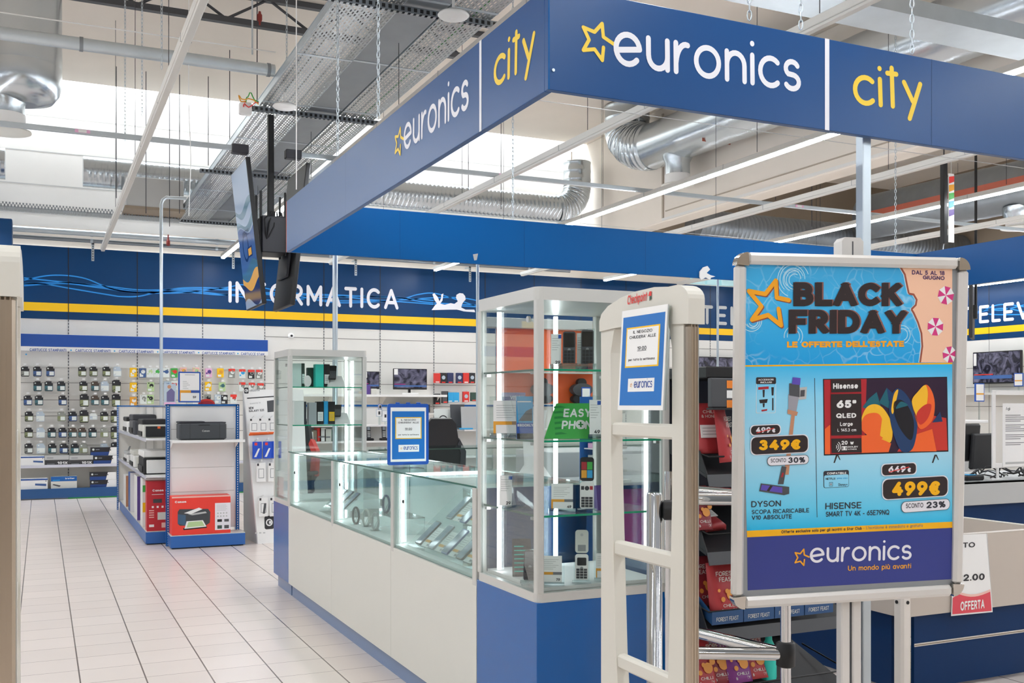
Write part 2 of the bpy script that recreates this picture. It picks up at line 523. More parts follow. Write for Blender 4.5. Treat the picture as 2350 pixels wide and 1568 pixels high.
STEP = .00015
def text(mb, fr, t, a, b, size, mt, w=.13, h=.0006, align='l', fit=None, sp=.1, cap='r', font=G, slant=0, heavy=False):
    """letters of cap height `size` with their baseline at (a, b) of the frame; fit = total width"""
    tot = text_len(t, w, sp, font)
    sx = (fit / (tot * size)) if fit else 1
    x = {'l': 0, 'c': -tot / 2, 'r': -tot}[align]
    lo = heavy or font is G
    for ch in t:
        gw, strokes = font.get(ch) or G.get(ch) or G['-']
        gw2 = gw * (1 - w) if lo and font is G else gw
        for si, st in enumerate(strokes):
            pts = [(x + w / 2 + p[0] * gw2, (w / 2 + p[1] * (1 - w)) if lo and font is G else p[1]) for p in st]
            for pl in stroke_polys(pts, w, cap, (0, 1) if cap == 's' and ch.isupper() else None):
                mb.add([fr.P(a + (p[0] + slant * p[1]) * size * sx, b + p[1] * size, h + STEP * (si + 2 * pl.k)) for p in pl], [list(range(len(pl)))], mt)
        x += gw2 + w + sp
    return tot * size * sx

def text_px(mb, fr, t, p0, p1, top, mt, **k):
    """baseline from photo point p0 to p1, capitals reaching photo row `top` above p0"""
    a0, b0 = fr.px(*p0)
    a1, b1 = fr.px(*p1)
    s = fr.px(p0[0], top)[1] - b0
    f2 = fr.sub(a0, b0, 0, atan2(b1 - b0, a1 - a0))
    return text(mb, f2, t, 0, 0, s, mt, fit=hypot(a1 - a0, b1 - b0), **k)

def star(mb, fr, cx, cy, r, mt, w=.2, h=.0006, rot=-18):
    """open five-pointed outline star: the edge between its lower right and right arm is missing"""
    pts = []
    for k in range(10):
        an = radians(90 + rot + 36 * k)
        q = r if k % 2 == 0 else r * .47
        pts.append((cx + q * cos(an), cy + q * sin(an)))
    path = [pts[(8 + k) % 10] for k in range(10)]
    for i in range(9):
        for pl in stroke_polys([path[i], path[i + 1]], w * r, 'r'):
            mb.poly(fr, pl, h + STEP * i, mt)
def logo_px(mb, fr, t, p0, p1, xtop, mt, w=.2, h=.001):
    a0, b0 = fr.px(*p0)
    a1, b1 = fr.px(*p1)
    s = (fr.px(p0[0], xtop)[1] - b0) / (1 + w)
    f2 = fr.sub(a0, b0, 0, atan2(b1 - b0, a1 - a0))
    text(mb, f2, t, 0, s * w / 2, s, mt, w=w, h=h, fit=hypot(a1 - a0, b1 - b0), sp=.16, font=LOGO)

# ---------------- palette ----------------
mat('white_paint', 'e9e8e4', .6, noise=.02, nscale=3)
mat('slat_white', 'e4e2dc', .5, noise=.02, nscale=4)
mat('seam', '8f8d88', .7)
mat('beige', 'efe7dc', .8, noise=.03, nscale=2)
mat('beige_dark', 'b3a798', .8, noise=.03, nscale=2)
mat('dim_brown', '8f8272', .8, noise=.05, nscale=2)  # plain brown; on the upper walls it carries their weak light as colour
mat('navy', '053865', .38, noise=.03, nscale=2, spec=.25)
mat('navy_panel', '0b477f', .4, spec=.25)
mat('sign_blue', '0c4781', .34, noise=.03, nscale=1.5, spec=.35)
mat('band_blue', '00599c', .45, noise=.03, nscale=2, spec=.15)
mat('yellow', 'f8c400', .5)
mat('sign_yellow', 'f2cf3c', .5)
mat('letter_white', 'ececf2', .5)
mat('wave_blue', '1a8adb', .5)
mat('base_blue', '145ca3', .24, noise=.02, spec=.42)
mat('blue_frame', '1552b0', .4)
mat('blue_mid', '1f4f98', .4)
mat('black', '101012', .5)
mat('black_gloss', '0c0c0f', .12, coat=.4)
mat('dark_grey', '33343a', .5)
mat('charcoal', '4a4c50', .5)
mat('grey', '8d9092', .5)
mat('light_grey', 'b9bbba', .5)
mat('white', 'f0f0ee', .45)
mat('paper', 'f4f4f2', .7)
mat('cream', 'd9d9d1', .4, noise=.01)
mat('alu', 'd4d4d2', .32, metal=.75)
mat('alu_paint', 'cfcfca', .35, metal=.25)
mat('chrome', 'd8d8d8', .05, metal=1)
mat('galv', 'c3cdd3', .36, metal=.75, noise=.1, nscale=5)
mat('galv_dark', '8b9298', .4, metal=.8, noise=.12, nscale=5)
mat('duct', 'c6ced3', .24, metal=.92, noise=.08, nscale=2, bump=.03)
mat('trunk_white', 'e4e3de', .5)
mat('led', 'f4f9ff', emit=58)
mat('led_case', 'f4faff', emit=13)
mat('sky', 'f2f8ff', emit=22)
mat('red', 'd9322b', .45)
mat('dark_red', 'b01f2a', .45)
mat('orange', 'ef6a2c', .5)
mat('green', '3fae49', .45)
mat('teal', '25b9a5', .4)
mat('cyan', '2aa3dc', .45)
mat('purple', '5a3f8c', .45)
mat('magenta', '9b2d7c', .45)
mat('pink', 'e9b5d6', .5)
mat('ink', '2a2a2e', .6)
mat('ink_grey', '77787c', .6)
mat('ink_blue', '2c4f9e', .6)
mat('gold', 'e8a32e', .5)
mat('cable', '1b1b1d', .5)
mat('wire', 'dcdcd8', .4, metal=.4)
mat('glass_edge', '18a57c', .15)
mat('pane', 'b9e0e6', .3, emit=.35)
glass_mat('glass', 'f9fcfb', .4)
glass_mat('glass_green', 'edf7f5', .45)
glass_mat('acrylic', 'f6fafa', .8)

mat('duct_red', 'b5624f', .5); mat('valve_red', '8a2f28', .5)
mat('kick', '6a83a8', .25)
mat('frost', 'e6f2f0', .5)
mat('teal_edge', '1d5c50', .25)
mat('green_dark', '1f8a3c', .45)
mat('mint', 'e2faf4', .4); mat('turq', '36dccb', .4); mat('dgreen', '2f4a40', .5); mat('silver', 'a9acb0', .4)
mat('phone_screen', '51708a', .12)
mat('notice_blue', '0f6fc0', .5)
mat('end_blue', '0f3a66', .16, spec=.5)
mat('alu_frame', 'dcd9d4', .35, metal=.3); mat('chrome_dull', 'c9c4bd', .12, metal=1)
mat('poster_navy', '2d3a86', .35); mat('poster_ink', '2a2022', .4); mat('poster_gold', 'f4b400', .4); mat('star_gold', 'f2a719', .4); mat('sand', 'f6c6a6', .5); mat('sand_edge', '9a4f3c', .5)
mat('price_white', 'eceaf0', .4); mat('tv_red', 'c8352a', .4); mat('tv_deep', '2a1430', .4); mat('tv_or', 'f0662a', .4); mat('tv_yel', 'f6bd2c', .4); mat('tv_dteal', '14616f', .4); mat('tv_dblue', '173a66', .4); mat('tv_blk', '12131c', .4); mat('ripple', 'bfe6f4', .4); mat('shadow_ink', '8a5a52', .5)
mat('umb_pink', 'd2377f', .4); mat('steel_print', '9a9aa2', .4); mat('copper', 'c08a6a', .4); mat('vac_purple', '5b4bb0', .4); mat('poster_text', '2c2f3a', .5)
mat('vac_dark', '4a2a5e', .5)
mat('gate_white', 'd8d5ca', .4); mat('gate_metal', 'b9ab99', .28, metal=.8)
mat('rack_navy', '0b1f3a', .5); mat('rack_black', '1c1d20', .6)
mat('orange_tag', 'f08a2c', .5)
mat('pouch_red', 'b23a3e', .42, noise=.08, nscale=20); mat('pouch_dark', '8e2b34', .42); mat('pouch_purple', '7d2f7e', .42); mat('fruit', 'e59a45', .5); mat('tray_blue', '27507f', .5)
mat('bin_grey', 'c2b8ad', .5); mat('bin_edge', 'e3ddd5', .45)
mat('board_blue', '052f5c', .45, spec=.2)
mat('offer_red', 'dd4a58', .5); mat('offer_pale', 'eebfb4', .5)
mat('plinth_blue', '2a64ad', .35)
mat('printer_grey', '3f4347', .45)
mat('carton_red', 'ea3d30', .45)
mat('slate_blue', '3d5a76', .45); mat('leaf', 'b8d39a', .5)
mat('price_rail', 'cfd0dc', .25)
mat('carton_dred', 'c22530', .45)
mat('blue_pack', '1e4fc4', .35)
mat('base_dark', '1b4d82', .4)
mat('header_blue', '0f4aa0', .3)
mat('ink_black', '1f1f24', .4); mat('ink_brown', '4a3d34', .4); mat('lab_green', '838b62', .5); mat('lab_teal', '3f6f78', .45); mat('lab_blue', '3f5f94', .45); mat('lab_silver', 'b7c6d2', .3); mat('lab_grey', '8a8d86', .5); mat('lab_white', 'e6ece8', .5)
mat('purple_grey', '6a648f', .5)
mat('toner_blue', '1c3f7e', .4); mat('toner_black', '3a3a3c', .45); mat('brother_blue', '0f5da8', .4)
mat('navy_pack', '27305a', .4)
mat('chair_black', '17171b', .45)
mat('orange_wall', 'e8622a', .5)

def floor_mat():
    m = bpy.data.materials.new('floor_tiles')
    m.use_nodes = True
    nt = m.node_tree
    N, L = nt.nodes, nt.links
    p = N['Principled BSDF']
    geo = N.new('ShaderNodeNewGeometry')
    sep = N.new('ShaderNodeSeparateXYZ')
    L.new(geo.outputs['Position'], sep.inputs[0])
    def M(op, a, b=None):
        n = N.new('ShaderNodeMath'); n.operation = op
        for i, x in enumerate((a, b)):
            if x is None: continue
            if isinstance(x, (int, float)): n.inputs[i].default_value = x
            else: L.new(x, n.inputs[i])
        return n.outputs[0]
    def grid(sock, off, pitch, w):
        q = M('DIVIDE', M('SUBTRACT', sock, off), pitch)
        fr = M('FRACT', q)
        e = M('MINIMUM', fr, M('SUBTRACT', 1, fr))
        return M('LESS_THAN', e, w / 2 / pitch), M('FLOOR', q)
    gx, ix = grid(sep.outputs[0], .187, .3185, .0075)
    gy, iy = grid(sep.outputs[1], 6.03, .2985, .0042)
    j = M('MAXIMUM', gx, M('MULTIPLY', gy, .9))
    wn = N.new('ShaderNodeTexWhiteNoise'); wn.noise_dimensions = '2D'
    cb = N.new('ShaderNodeCombineXYZ')
    L.new(ix, cb.inputs[0]); L.new(iy, cb.inputs[1]); L.new(cb.outputs[0], wn.inputs['Vector'])
    nz = N.new('ShaderNodeTexNoise'); nz.inputs['Scale'].default_value = 3
    L.new(geo.outputs['Position'], nz.inputs['Vector'])
    v = M('ADD', M('ADD', .94, M('MULTIPLY', wn.outputs['Value'], .05)), M('MULTIPLY', nz.outputs['Fac'], .06))
    hs = N.new('ShaderNodeHueSaturation')
    hs.inputs['Color'].default_value = lin('e6dbd3')
    L.new(v, hs.inputs['Value'])
    mx = N.new('ShaderNodeMix'); mx.data_type = 'RGBA'
    L.new(j, mx.inputs['Factor']); L.new(hs.outputs['Color'], mx.inputs['A'])
    mx.inputs['B'].default_value = lin('6a5f58')
    L.new(mx.outputs['Result'], p.inputs['Base Color'])
    p.inputs['Roughness'].default_value = .26
    p.inputs['Specular IOR Level'].default_value = .5
    return m
MATS['floor_tiles'] = floor_mat()

def perf_mat(name, base, dark, pu, pv, fu, fv, axis=(0, 1)):
    """galvanised sheet punched with rows of slots; the slots are open"""
    m = bpy.data.materials.new(name)
    m.use_nodes = True
    nt = m.node_tree
    N, L = nt.nodes, nt.links
    p = N['Principled BSDF']
    p.inputs['Base Color'].default_value = lin(base)
    p.inputs['Metallic'].default_value = .8
    p.inputs['Roughness'].default_value = .38
    geo = N.new('ShaderNodeNewGeometry')
    sep = N.new('ShaderNodeSeparateXYZ')
    L.new(geo.outputs['Position'], sep.inputs[0])
    def M(op, a, b=None):
        n = N.new('ShaderNodeMath'); n.operation = op
        for i, x in enumerate((a, b)):
            if x is None: continue
            if isinstance(x, (int, float)): n.inputs[i].default_value = x
            else: L.new(x, n.inputs[i])
        return n.outputs[0]
    qu = M('DIVIDE', sep.outputs[axis[0]], pu)
    row = M('MODULO', M('FLOOR', qu), 2)
    qv = M('ADD', M('DIVIDE', sep.outputs[axis[1]], pv), M('MULTIPLY', row, .5))
    hole = M('MULTIPLY', M('LESS_THAN', M('FRACT', qu), fu), M('LESS_THAN', M('FRACT', qv), fv))
    tr = N.new('ShaderNodeBsdfTransparent')
    mx = N.new('ShaderNodeMixShader')
    L.new(hole, mx.inputs[0]); L.new(p.outputs[0], mx.inputs[1]); L.new(tr.outputs[0], mx.inputs[2])
    L.new(mx.outputs[0], N['Material Output'].inputs[0])
    MATS[name] = m
perf_mat('perforated', 'a9aeb0', '404448', .026, .075, .42, .62)
perf_mat('perforated_rail', '9aa0a4', '303438', .05, .045, .99, .5, (2, 0))

# ---------------- the shop shell ----------------
WY, WX = 17.5, 17.7
b = MB(); b.box(-14, -10, -.1, 30, 17.7, 0, 'floor_tiles'); struct('floor', b)

# back wall: slatted shelving panels below, blue fascia with the department name, painted wall above
b = MB()
b.box(-6, WY, 0, WX, WY + .2, 3.94, 'slat_white')
f = XF((0, WY, 0))
b.rect(f, -6, 2.80, WX, 3.94, .004, 'navy')
b.rect(f, -6, 2.922, WX, 3.054, .006, 'yellow')
seams = [-.63 + 1.0235 * k for k in range(18)]
for x in seams:
    b.rect(f, x - .006, 2.80, x + .006, 3.94, .008, 'black')
    b.rect(f, x - .009, .3, x + .009, 2.80, .003, 'light_grey')
    for k in range(50):
        b.rect(f, x - .007, .32 + k * .05, x + .007, .346 + k * .05, .005, 'charcoal')
for z in (.62, 1.02, 1.42, 1.82, 2.22, 2.62):
    b.rect(f, 3.47, z - .006, WX, z + .006, .003, 'seam')
for z in (1.02, 1.28, 1.53, 1.8, 2.06):
    b.rect(f, -6, z - .005, 3.47, z + .005, .003, 'seam')
def wave(mb, fr, pts, w, h, mt):
    """smooth line through points given in the frame"""
    P = []
    for i in range(len(pts) - 1):
        p0, p1, p2, p3 = pts[max(0, i - 1)], pts[i], pts[i + 1], pts[min(len(pts) - 1, i + 2)]
        for k in range(10):
            t = k / 10
            P.append(tuple(.5 * (2 * p1[j] + (p2[j] - p0[j]) * t + (2 * p0[j] - 5 * p1[j] + 4 * p2[j] - p3[j]) * t * t + (3 * p1[j] - p0[j] - 3 * p2[j] + p3[j]) * t ** 3) for j in (0, 1)))
    P.append(pts[-1])
    for pl in stroke_polys(P, w, 'b'): mb.poly(fr, pl, h, mt)
for ln in ([(55, 643), (120, 632), (190, 638), (260, 664), (330, 672), (420, 672), (520, 660), (560, 654), (640, 668), (760, 694), (900, 690), (960, 676), (1000, 674), (1060, 692), (1120, 712)],
           [(55, 652), (160, 649), (240, 660), (330, 671), (430, 668), (520, 677), (640, 690), (760, 682), (900, 682), (980, 694), (1120, 702)],
           [(55, 638), (120, 645), (250, 658), (330, 666), (440, 664), (560, 668), (640, 680), (760, 690), (900, 692), (1000, 699), (1120, 706)],
           [(55, 656), (150, 651), (230, 661), (330, 672), (420, 661), (520, 663), (620, 675), (760, 679), (880, 690), (990, 684), (1060, 684), (1120, 696)],
           [(55, 651), (100, 652), (160, 662), (250, 677), (280, 681), (320, 680), (370, 670), (430, 671), (500, 677), (540, 676), (620, 672), (740, 676), (900, 683), (1000, 690)]):
    wave(b, f, [f.px(*p) for p in ln], .02, .007, 'wave_blue')
text_px(b, f, 'INFORMATICA', (524, 695), (914, 711), 645, 'letter_white', w=.17, h=.012, sp=.2)
a0, b0 = f.px(1607, 742)
text(b, f, 'TELEFONIA', a0 + .02, b0 - .02, .4, 'light_grey', w=.17, h=.012, sp=.22)
# white silhouette of a reader lying on the stomach
sil = [(990, 712), (997, 702), (1002, 697), (996, 688), (992, 676), (996, 673), (1004, 682), (1008, 692), (1012, 684), (1012, 676), (1017, 674), (1015, 690), (1010, 697), (1020, 700), (1034, 696), (1042, 698), (1050, 692), (1046, 684), (1047, 677), (1054, 673), (1062, 674), (1067, 680), (1068, 688), (1064, 692), (1060, 698), (1058, 706), (1068, 711), (1088, 711), (1090, 717), (1064, 715), (1053, 712), (1048, 711), (1030, 711)]
b.poly(f, [f.px(*p) for p in sil][::-1], .012, 'letter_white')
struct('wall_back', b)
b = MB(); b.box(-6, WY + .02, 3.94, WX, WY + .2, 4.25, 'beige'); struct('trim_1', b)
b = MB()
b.box(-6, WY + .02, 4.25, 9.4, WY + .2, 7.4, 'white_paint')
for z in (4.45, 4.9, 5.42, 5.98):
    b.rect(XF((0, WY + .02, 0)), -6, z - .006, 9.4, z + .006, .003, 'light_grey')
struct('wall_upper_white', b)
b = MB(); b.box(9.4, WY + .02, 4.25, WX, WY + .2, 7.4, 'dim_brown'); struct('wall_upper_beige', b)  # dim light on this stretch of wall is put into its brown colour

# right-hand wall with the television department name
b = MB()
b.box(WX, -2, 0, WX + .2, WY, 3.94, 'slat_white')
f = LF((WX, 0, 0))
b.rect(f, -WY, 2.80, 2, 3.94, .004, 'navy')
b.rect(f, -WY, 2.922, 2, 3.054, .006, 'yellow')
for k in range(18):
    y = .55 + k * 1.02
    b.rect(f, -y - .006, 2.80, -y + .006, 3.94, .008, 'black')
    b.rect(f, -y - .006, .3, -y + .006, 2.80, .003, 'seam')
for z in (1.42, 1.82, 2.22): b.rect(f, -WY, z - .006, 2, z + .006, .003, 'seam')
for ln in ([(2228, 722), (2260, 711), (2300, 712), (2350, 700)], [(2228, 715), (2280, 722), (2350, 722)], [(2228, 727), (2290, 700), (2350, 704)], [(2228, 719), (2300, 708), (2350, 716)]):
    wave(b, f, [f.px(*p) for p in ln], .022, .007, 'wave_blue')
a0, b0 = f.px(2243, 741)
text(b, f, 'TELEVISORI', a0 - .28, b0 - .02, .37, 'letter_white', w=.17, h=.012, sp=.16)
struct('wall_right', b)
b = MB(); b.box(WX + .02, -2, 3.94, WX + .2, WY, 7.4, 'dim_brown'); struct('wall_right_upper', b)  # toned dark brown to paint in the low light up here
# blue fascia return at the far left
b = MB(); b.box(-4, 15.6, 2.7, -.36, 16.0, 4.02, 'navy', .01); struct('wall_left', b)

# roof: beige slabs, with a rooflight along the back wall that washes it with daylight
b = MB()
b.box(-14, -2, 6.4, 30, 16.9, 6.6, 'beige')
struct('ceiling', b)
b = MB(); b.box(-6, 16.88, 6.6, 9.4, 16.92, 7.3, 'white_paint'); b.box(9.4, 16.9, 6.4, 30, 17.7, 6.6, 'beige'); struct('ceiling_upstand', b)
b = MB(); b.box(-6, 16.9, 7.3, 9.4, 17.7, 7.35, 'sky'); tag(struct('window_1', b), 'daylit rooflight strip above the white upper back wall', 'skylight')
b = MB(); b.box(9.4, 2, 4.5, 9.75, WY - .01, 6.4, 'beige', .01); b.box(9.38, 2, 4.52, 9.4, 14.3, 4.56, 'white_paint'); b.box(9.38, 14.26, 4.56, 9.4, 14.3, 6.3, 'beige_dark'); b.box(9.38, 2, 4.66, 9.4, 14.2, 4.675, 'beige_dark'); struct('beam', b)
b = MB(); b.box(-14, -6.2, 0, 30, -6, 3.4, 'beige_dark'); b.box(-14, -6.01, .2, 30, -5.99, 1.9, 'dim_brown'); struct('wall_front_added', b)  # unseen wall, added so chrome and glass reflect darker surroundings
# pale light-box panes above the phone department
b = MB()
x0 = at(1585, 650, Y=WY)[0]
for k in range(9):
    b.box(x0 + k * .36, WY - .08, 3.96, x0 + k * .36 + .3, WY + .02, 4.12, 'pane')

struct('window_2', b)

# ---------------- lighting trunking: rows running away from the entrance ----------------
ZL = 3.85
def light_row(X, y0, y1, lit, label, z=ZL):
    t = thing('linear_light', label, 'light', (X, (y0 + y1) / 2, z - .02), group='linear lights under the roof')
    b = MB(); b.box(X - .034, y0, z, X + .034, y1, z + .055, 'trunk_white', .004)
    n = int((y1 - y0) / 1.5)
    for k in range(1, n): b.box(X - .036, y0 + k * 1.5 - .004, z - .001, X + .036, y0 + k * 1.5 + .004, z + .057, 'light_grey')
    b.build('trunking', t)
    b = MB(); b.box(X - .026, y0 + .01, z - .02, X + .026, y1 - .01, z, 'led' if lit else 'trunk_white', .004); b.build('light_strip' if lit else 'cover_strip', t)
    b = MB()
    for k in range(int(y0) + 1, int(y1), 3):
        b.tube([(X, k, z + .075), (X, k, 4.44 if X == 2.68 and k > 4 else 6.4)], .003, 'dark_grey', 5)
    b.build('hanging_wire', t)
rows = [(-4.5, 1, 'lit white linear light row over the left aisle'), (-2.7, 0, 'unlit white linear light row left of the cable trays'),
        (-.9, 1, 'lit white linear light row at the far left of the roof'),
        (.87, 0, 'unlit white trunking row crossing the upper left of the photo'),
        (2.68, 1, 'lit linear light row behind the hanging television pair'),
        (4.46, 0, 'unlit white trunking row inside the hanging sign frame, left of the lit row'),
        (6.35, 1, 'lit linear light row ending under the white bar of the blue sign'),
        (8.06, 0, 'unlit white trunking row right of the brightest lit row'),
        (9.82, 1, 'lit linear light row passing behind the square steel post'),
        (11.5, 0, 'unlit white trunking row at the far right behind the steel post'),
        (13.3, 1, 'lit white linear light row at the right-hand edge, nearest the right wall but one'),
        (17.0, 1, 'lit white light strip along the television wall')]
for X, lit, lb in rows:
    light_row(X, -5 if X < 10 else -1, 16.95, lit, lb)

# ---------------- galvanised channels carrying the trunking ----------------
def strut(name, label, cat, x0, x1, y, z, w=.042, h=.042, mt='galv', lips=True, group=None):
    b = MB(); f = Fr((0, y, z), (1, 0, 0), (0, 0, 1))
    b.box(x0, y - w / 2, z, x1, y + w / 2, z + h, mt, .003)
    if lips:
        for k in range(int((x1 - x0) / .3)):
            b.box(x0 + .1 + k * .3, y - w / 2 - .001, z + h * .3, x0 + .16 + k * .3, y - w / 2, z + h * .7, 'charcoal')
    o = tag(b.build(name), label, cat, group)
    return o
t = thing('support_channel', 'thin galvanised channel with red and white stickers carrying the light rows', 'channel', (4, 10.1, 3.93))
b = MB(); b.box(-8, 10.08, 3.93, 1.72, 10.12, 3.975, 'galv', .003); b.box(2.32, 10.08, 3.93, 17, 10.12, 3.975, 'galv', .003); b.build('channel', t)
for x in (1.68, 2.2):
    b = MB(); b.box(x, 10.06, 3.9, x + .16, 10.15, 3.99, 'dark_grey', .008); b.build('end_cap', t)
for x in (.28, 4.52, 8.6):
    b = MB(); b.box(x, 10.076, 3.94, x + .13, 10.08, 3.97, 'pink'); b.box(x + .03, 10.074, 3.942, x + .1, 10.076, 3.968, 'white'); b.build('sticker', t)
b = MB(); b.tube([(-8, 9.5, 4.56), (1.97, 9.5, 4.56)], .055, 'galv', 14); b.tube([(-8, 9.46, 4.72), (1.97, 9.46, 4.72)], .006, 'white', 5)
for x in (.3, 1.9): b.tube([(x, 9.5, 4.56), (x + .03, 9.5, 4.56)], .062, 'galv_dark', 14)
tag(b.build('steel_pipe'), 'round galvanised pipe running level into the left cable tray', 'pipe')
b = MB(); b.box(3.5, 6.0, 4.55, 9.36, 6.35, 4.57, 'galv'); b.box(3.5, 5.98, 4.55, 9.36, 6.0, 4.68, 'galv'); b.box(3.5, 6.35, 4.55, 9.36, 6.37, 4.68, 'galv')
tag(b.build('cable_channel'), 'broad galvanised cable channel over the right end of the blue sign', 'channel')
# open-web roof joist
t = thing('roof_joist', 'dark grey open-web steel joist under the beige roof at upper left', 'joist', (3, 12.4, 6.0))
b = MB(); b.box(-8, 12.36, 6.0, 9.3, 12.44, 6.07, 'charcoal'); b.build('bottom_chord', t)
b = MB(); b.box(-8, 12.36, 6.33, 9.3, 12.44, 6.395, 'charcoal'); b.build('top_chord', t)
b = MB()
for k in range(17):
    b.tube([(-8 + k, 12.4, 6.05), (-7.5 + k, 12.4, 6.36), (-7 + k, 12.4, 6.05)], .018, 'charcoal', 6)
b.build('web_bars', t)

# ---------------- cable trays ----------------
def tray(name, label, x0, x1, y0, y1, z, mt, group):
    t = thing(name, label, 'cable tray', ((x0 + x1) / 2, (y0 + y1) / 2, z), group=group)
    b = MB(); b.box(x0 + .004, y0, z, x1 - .004, y1, z + .002, mt)
    y = y0 + 1.0
    while y < y1:
        b.box(x0, y, z - .004, x1, y + .035, z, 'galv'); y += 1.5
    b.build('tray_bottom', t)
    for x in (x0, x1 - .004):
        b = MB(); b.box(x, y0, z, x + .004, y1, z + .07, 'galv'); b.box(x - .004, y0, z + .066, x + .008, y1, z + .074, 'galv'); b.build('side_rail', t)
tray('cable_tray', 'left perforated galvanised cable tray, the wide one beside the hanging televisions', 1.98, 2.46, 4.6, 17.2, 4.45, 'perforated', 'cable trays')
tray('cable_tray', 'solid grey cable tray between the two perforated trays', 2.47, 2.79, 4.6, 17.2, 4.46, 'galv_dark', 'cable trays')
tray('cable_tray', 'right perforated galvanised cable tray nearest the blue sign', 2.80, 3.18, 4.6, 17.2, 4.45, 'perforated', 'cable trays')
for i, y in enumerate((7.25, 10.3, 13.3, 17.05)):
    b = MB()
    b.box(1.82, y - .02, 4.39, 3.4, y + .02, 4.393, 'perforated_rail'); b.box(1.82, y - .022, 4.393, 3.4, y - .019, 4.44, 'galv_dark'); b.box(1.82, y + .019, 4.393, 3.4, y + .022, 4.44, 'galv_dark')
    for k in range(31): b.box(1.84 + k * .05, y - .0235, 4.402, 1.866 + k * .05, y - .022, 4.43, 'black')
    tag(b.build('tray_support_rail'), ['slotted support rail under the cable trays nearest the blue sign', 'slotted support rail that carries the hanging televisions', 'slotted support rail behind the hanging televisions', 'farthest slotted support rail, by the back wall'][i], 'support rail', 'tray support rails')
b = MB()
for x in (2.02, 2.1, 2.2, 2.3): b.tube([(x, 4.6, 4.462), (x + .03, 9, 4.464), (x, 17, 4.462)], .011, 'white', 6)
for x in (2.86, 2.95, 3.04): b.tube([(x, 4.6, 4.462), (x, 17, 4.464)], .012, ('green', 'white', 'light_grey')[int(x * 10) % 3], 6)
tag(b.build('cable_run'), 'white and green cables lying in the perforated trays', 'cables', kind='stuff')
for i, (x, y, z, lb) in enumerate(((2.12, 9.75, 4.3, 'white round wifi disc under the tray rail above the televisions'), (2.69, 6.8, 4.24, 'white round disc hanging from the tray rail by the blue sign'))):
    t = thing('access_point', lb, 'wifi disc', (x, y, z))
    b = MB(); b.lathe((x, y, z), [(.02, -.012), (.1, -.004), (.115, .012), (.1, .03), (.02, .032)], 'white', 28); b.build('housing', t)
    b = MB(); b.tube([(x, y, z + .03), (x, y, 4.449)], .012, 'white', 8); b.build('stem', t)
t = thing('junction_box', 'white junction box with red, yellow and green wires at the end of the tray rail', 'junction box', (1.84, 10.24, 4.36))
b = MB(); b.box(1.78, 10.22, 4.33, 1.9, 10.3, 4.45, 'white', .01); b.build('housing', t)
for k, c in enumerate(('green', 'red', 'gold')):
    b = MB(); b.tube([(1.84 + .012 * q - .05 * (k + .5) * sin(pi * q / 10), 10.23 - .003 * q, 4.44 + (.09, -.03, .05)[k] * sin(pi * q / 10) + .02 * sin(q * 1.4 + k)) for q in range(11)], .006, c, 6); b.build('wire', t)
# tray and pipes along the back wall
b = MB(); b.box(-6, 16.6, 4.36, 2.0, 16.95, 4.364, 'perforated'); b.box(-6, 16.6, 4.36, 2.0, 16.603, 4.43, 'perforated_rail'); b.box(-6, 16.95, 4.36, 2.0, 16.953, 4.43, 'galv')
tag(b.build('wall_cable_tray'), 'perforated cable tray running along the back wall above the blue fascia', 'cable tray')
for z, y, r, mt, lb in ((4.13, 17.15, .045, 'galv', 'upper galvanised pipe along the back wall above the blue fascia'), (4.02, 17.2, .03, 'galv_dark', 'lower grey pipe along the back wall above the blue fascia')):
    b = MB(); b.tube([(-6, y, z), (9.2, y, z)], r, mt, 12)
    for k in range(8): b.tube([(-5 + 1.9 * k, y, z), (-4.96 + 1.9 * k, y, z)], r + .006, 'galv', 12)
    tag(b.build('wall_pipe'), lb, 'pipe')
for i, px in enumerate((213, 535, 816, 1078)):
    x = at(px, 580, Y=17.3)[0]
    b = MB(); b.box(x - .02, 17.28, 3.72, x + .02, 17.3, 4.0, 'galv'); b.box(x - .02, 17.28, 3.98, x + .02, 17.5, 4.0, 'galv')
    for k in range(6): b.box(x - .008, 17.276, 3.74 + k * .04, x + .008, 17.28, 3.76 + k * .04, 'charcoal')
    tag(b.build('fascia_bracket'), 'slotted bracket hanging over the blue fascia, %s from the left' % ORD[i], 'bracket', 'fascia brackets')

# ---------------- air ducts ----------------
def ribbed(mb, path, r, mt, pitch=.09, amp=.005, n=28):
    """spiral-wound duct along a polyline"""
    P, R = [], []
    k = 0
    for i in range(len(path) - 1):
        a, b2 = path[i], path[i + 1]
        L = vlen(vsub(b2, a)); m = max(2, int(L / pitch))
        for j in range(m):
            for q, e in ((0, 0), (.75, 0), (.85, amp * .5), (.95, amp * .5)):
                P.append(vadd(a, vmul(vsub(b2, a), (j + q) / m))); R.append(r + e)
    P.append(path[-1]); R.append(r)
    mb.tube(P, R, mt, n)
def nozzle(t, x, y, ztop, r, zb):
    b = MB(); b.lathe((x, y, 0), [(r * 1.25, ztop), (r * 1.2, ztop - .12), (r, ztop - .2), (r, zb + .14)], 'duct', 24); nz = b.build('nozzle', t)
    b = MB(); b.lathe((x, y, 0), [(r + .006, zb + .17), (r + .006, zb + .02)], 'white', 24); b.lathe((x, y, 0), [(r * 1.35, zb), (r * 1.35, zb + .012), (r, zb + .03)], 'cream', 24); b.build('diffuser', nz)
DX, DY = -.17, 11.0
t = thing('air_duct', 'big round galvanised drop duct at the upper left corner with white diffuser', 'duct', (DX - .03, DY, 4.1))
b = MB(); ribbed(b, [(DX, DY, 6.39), (DX, DY, 4.75)], .36, 'duct', .55, .006, 40)
b.lathe((DX, DY, 0), [(.36, 4.75), (.365, 4.6), (.34, 4.5), (.28, 4.42), (.14, 4.38)], 'duct', 40); b.build('duct_drop', t)
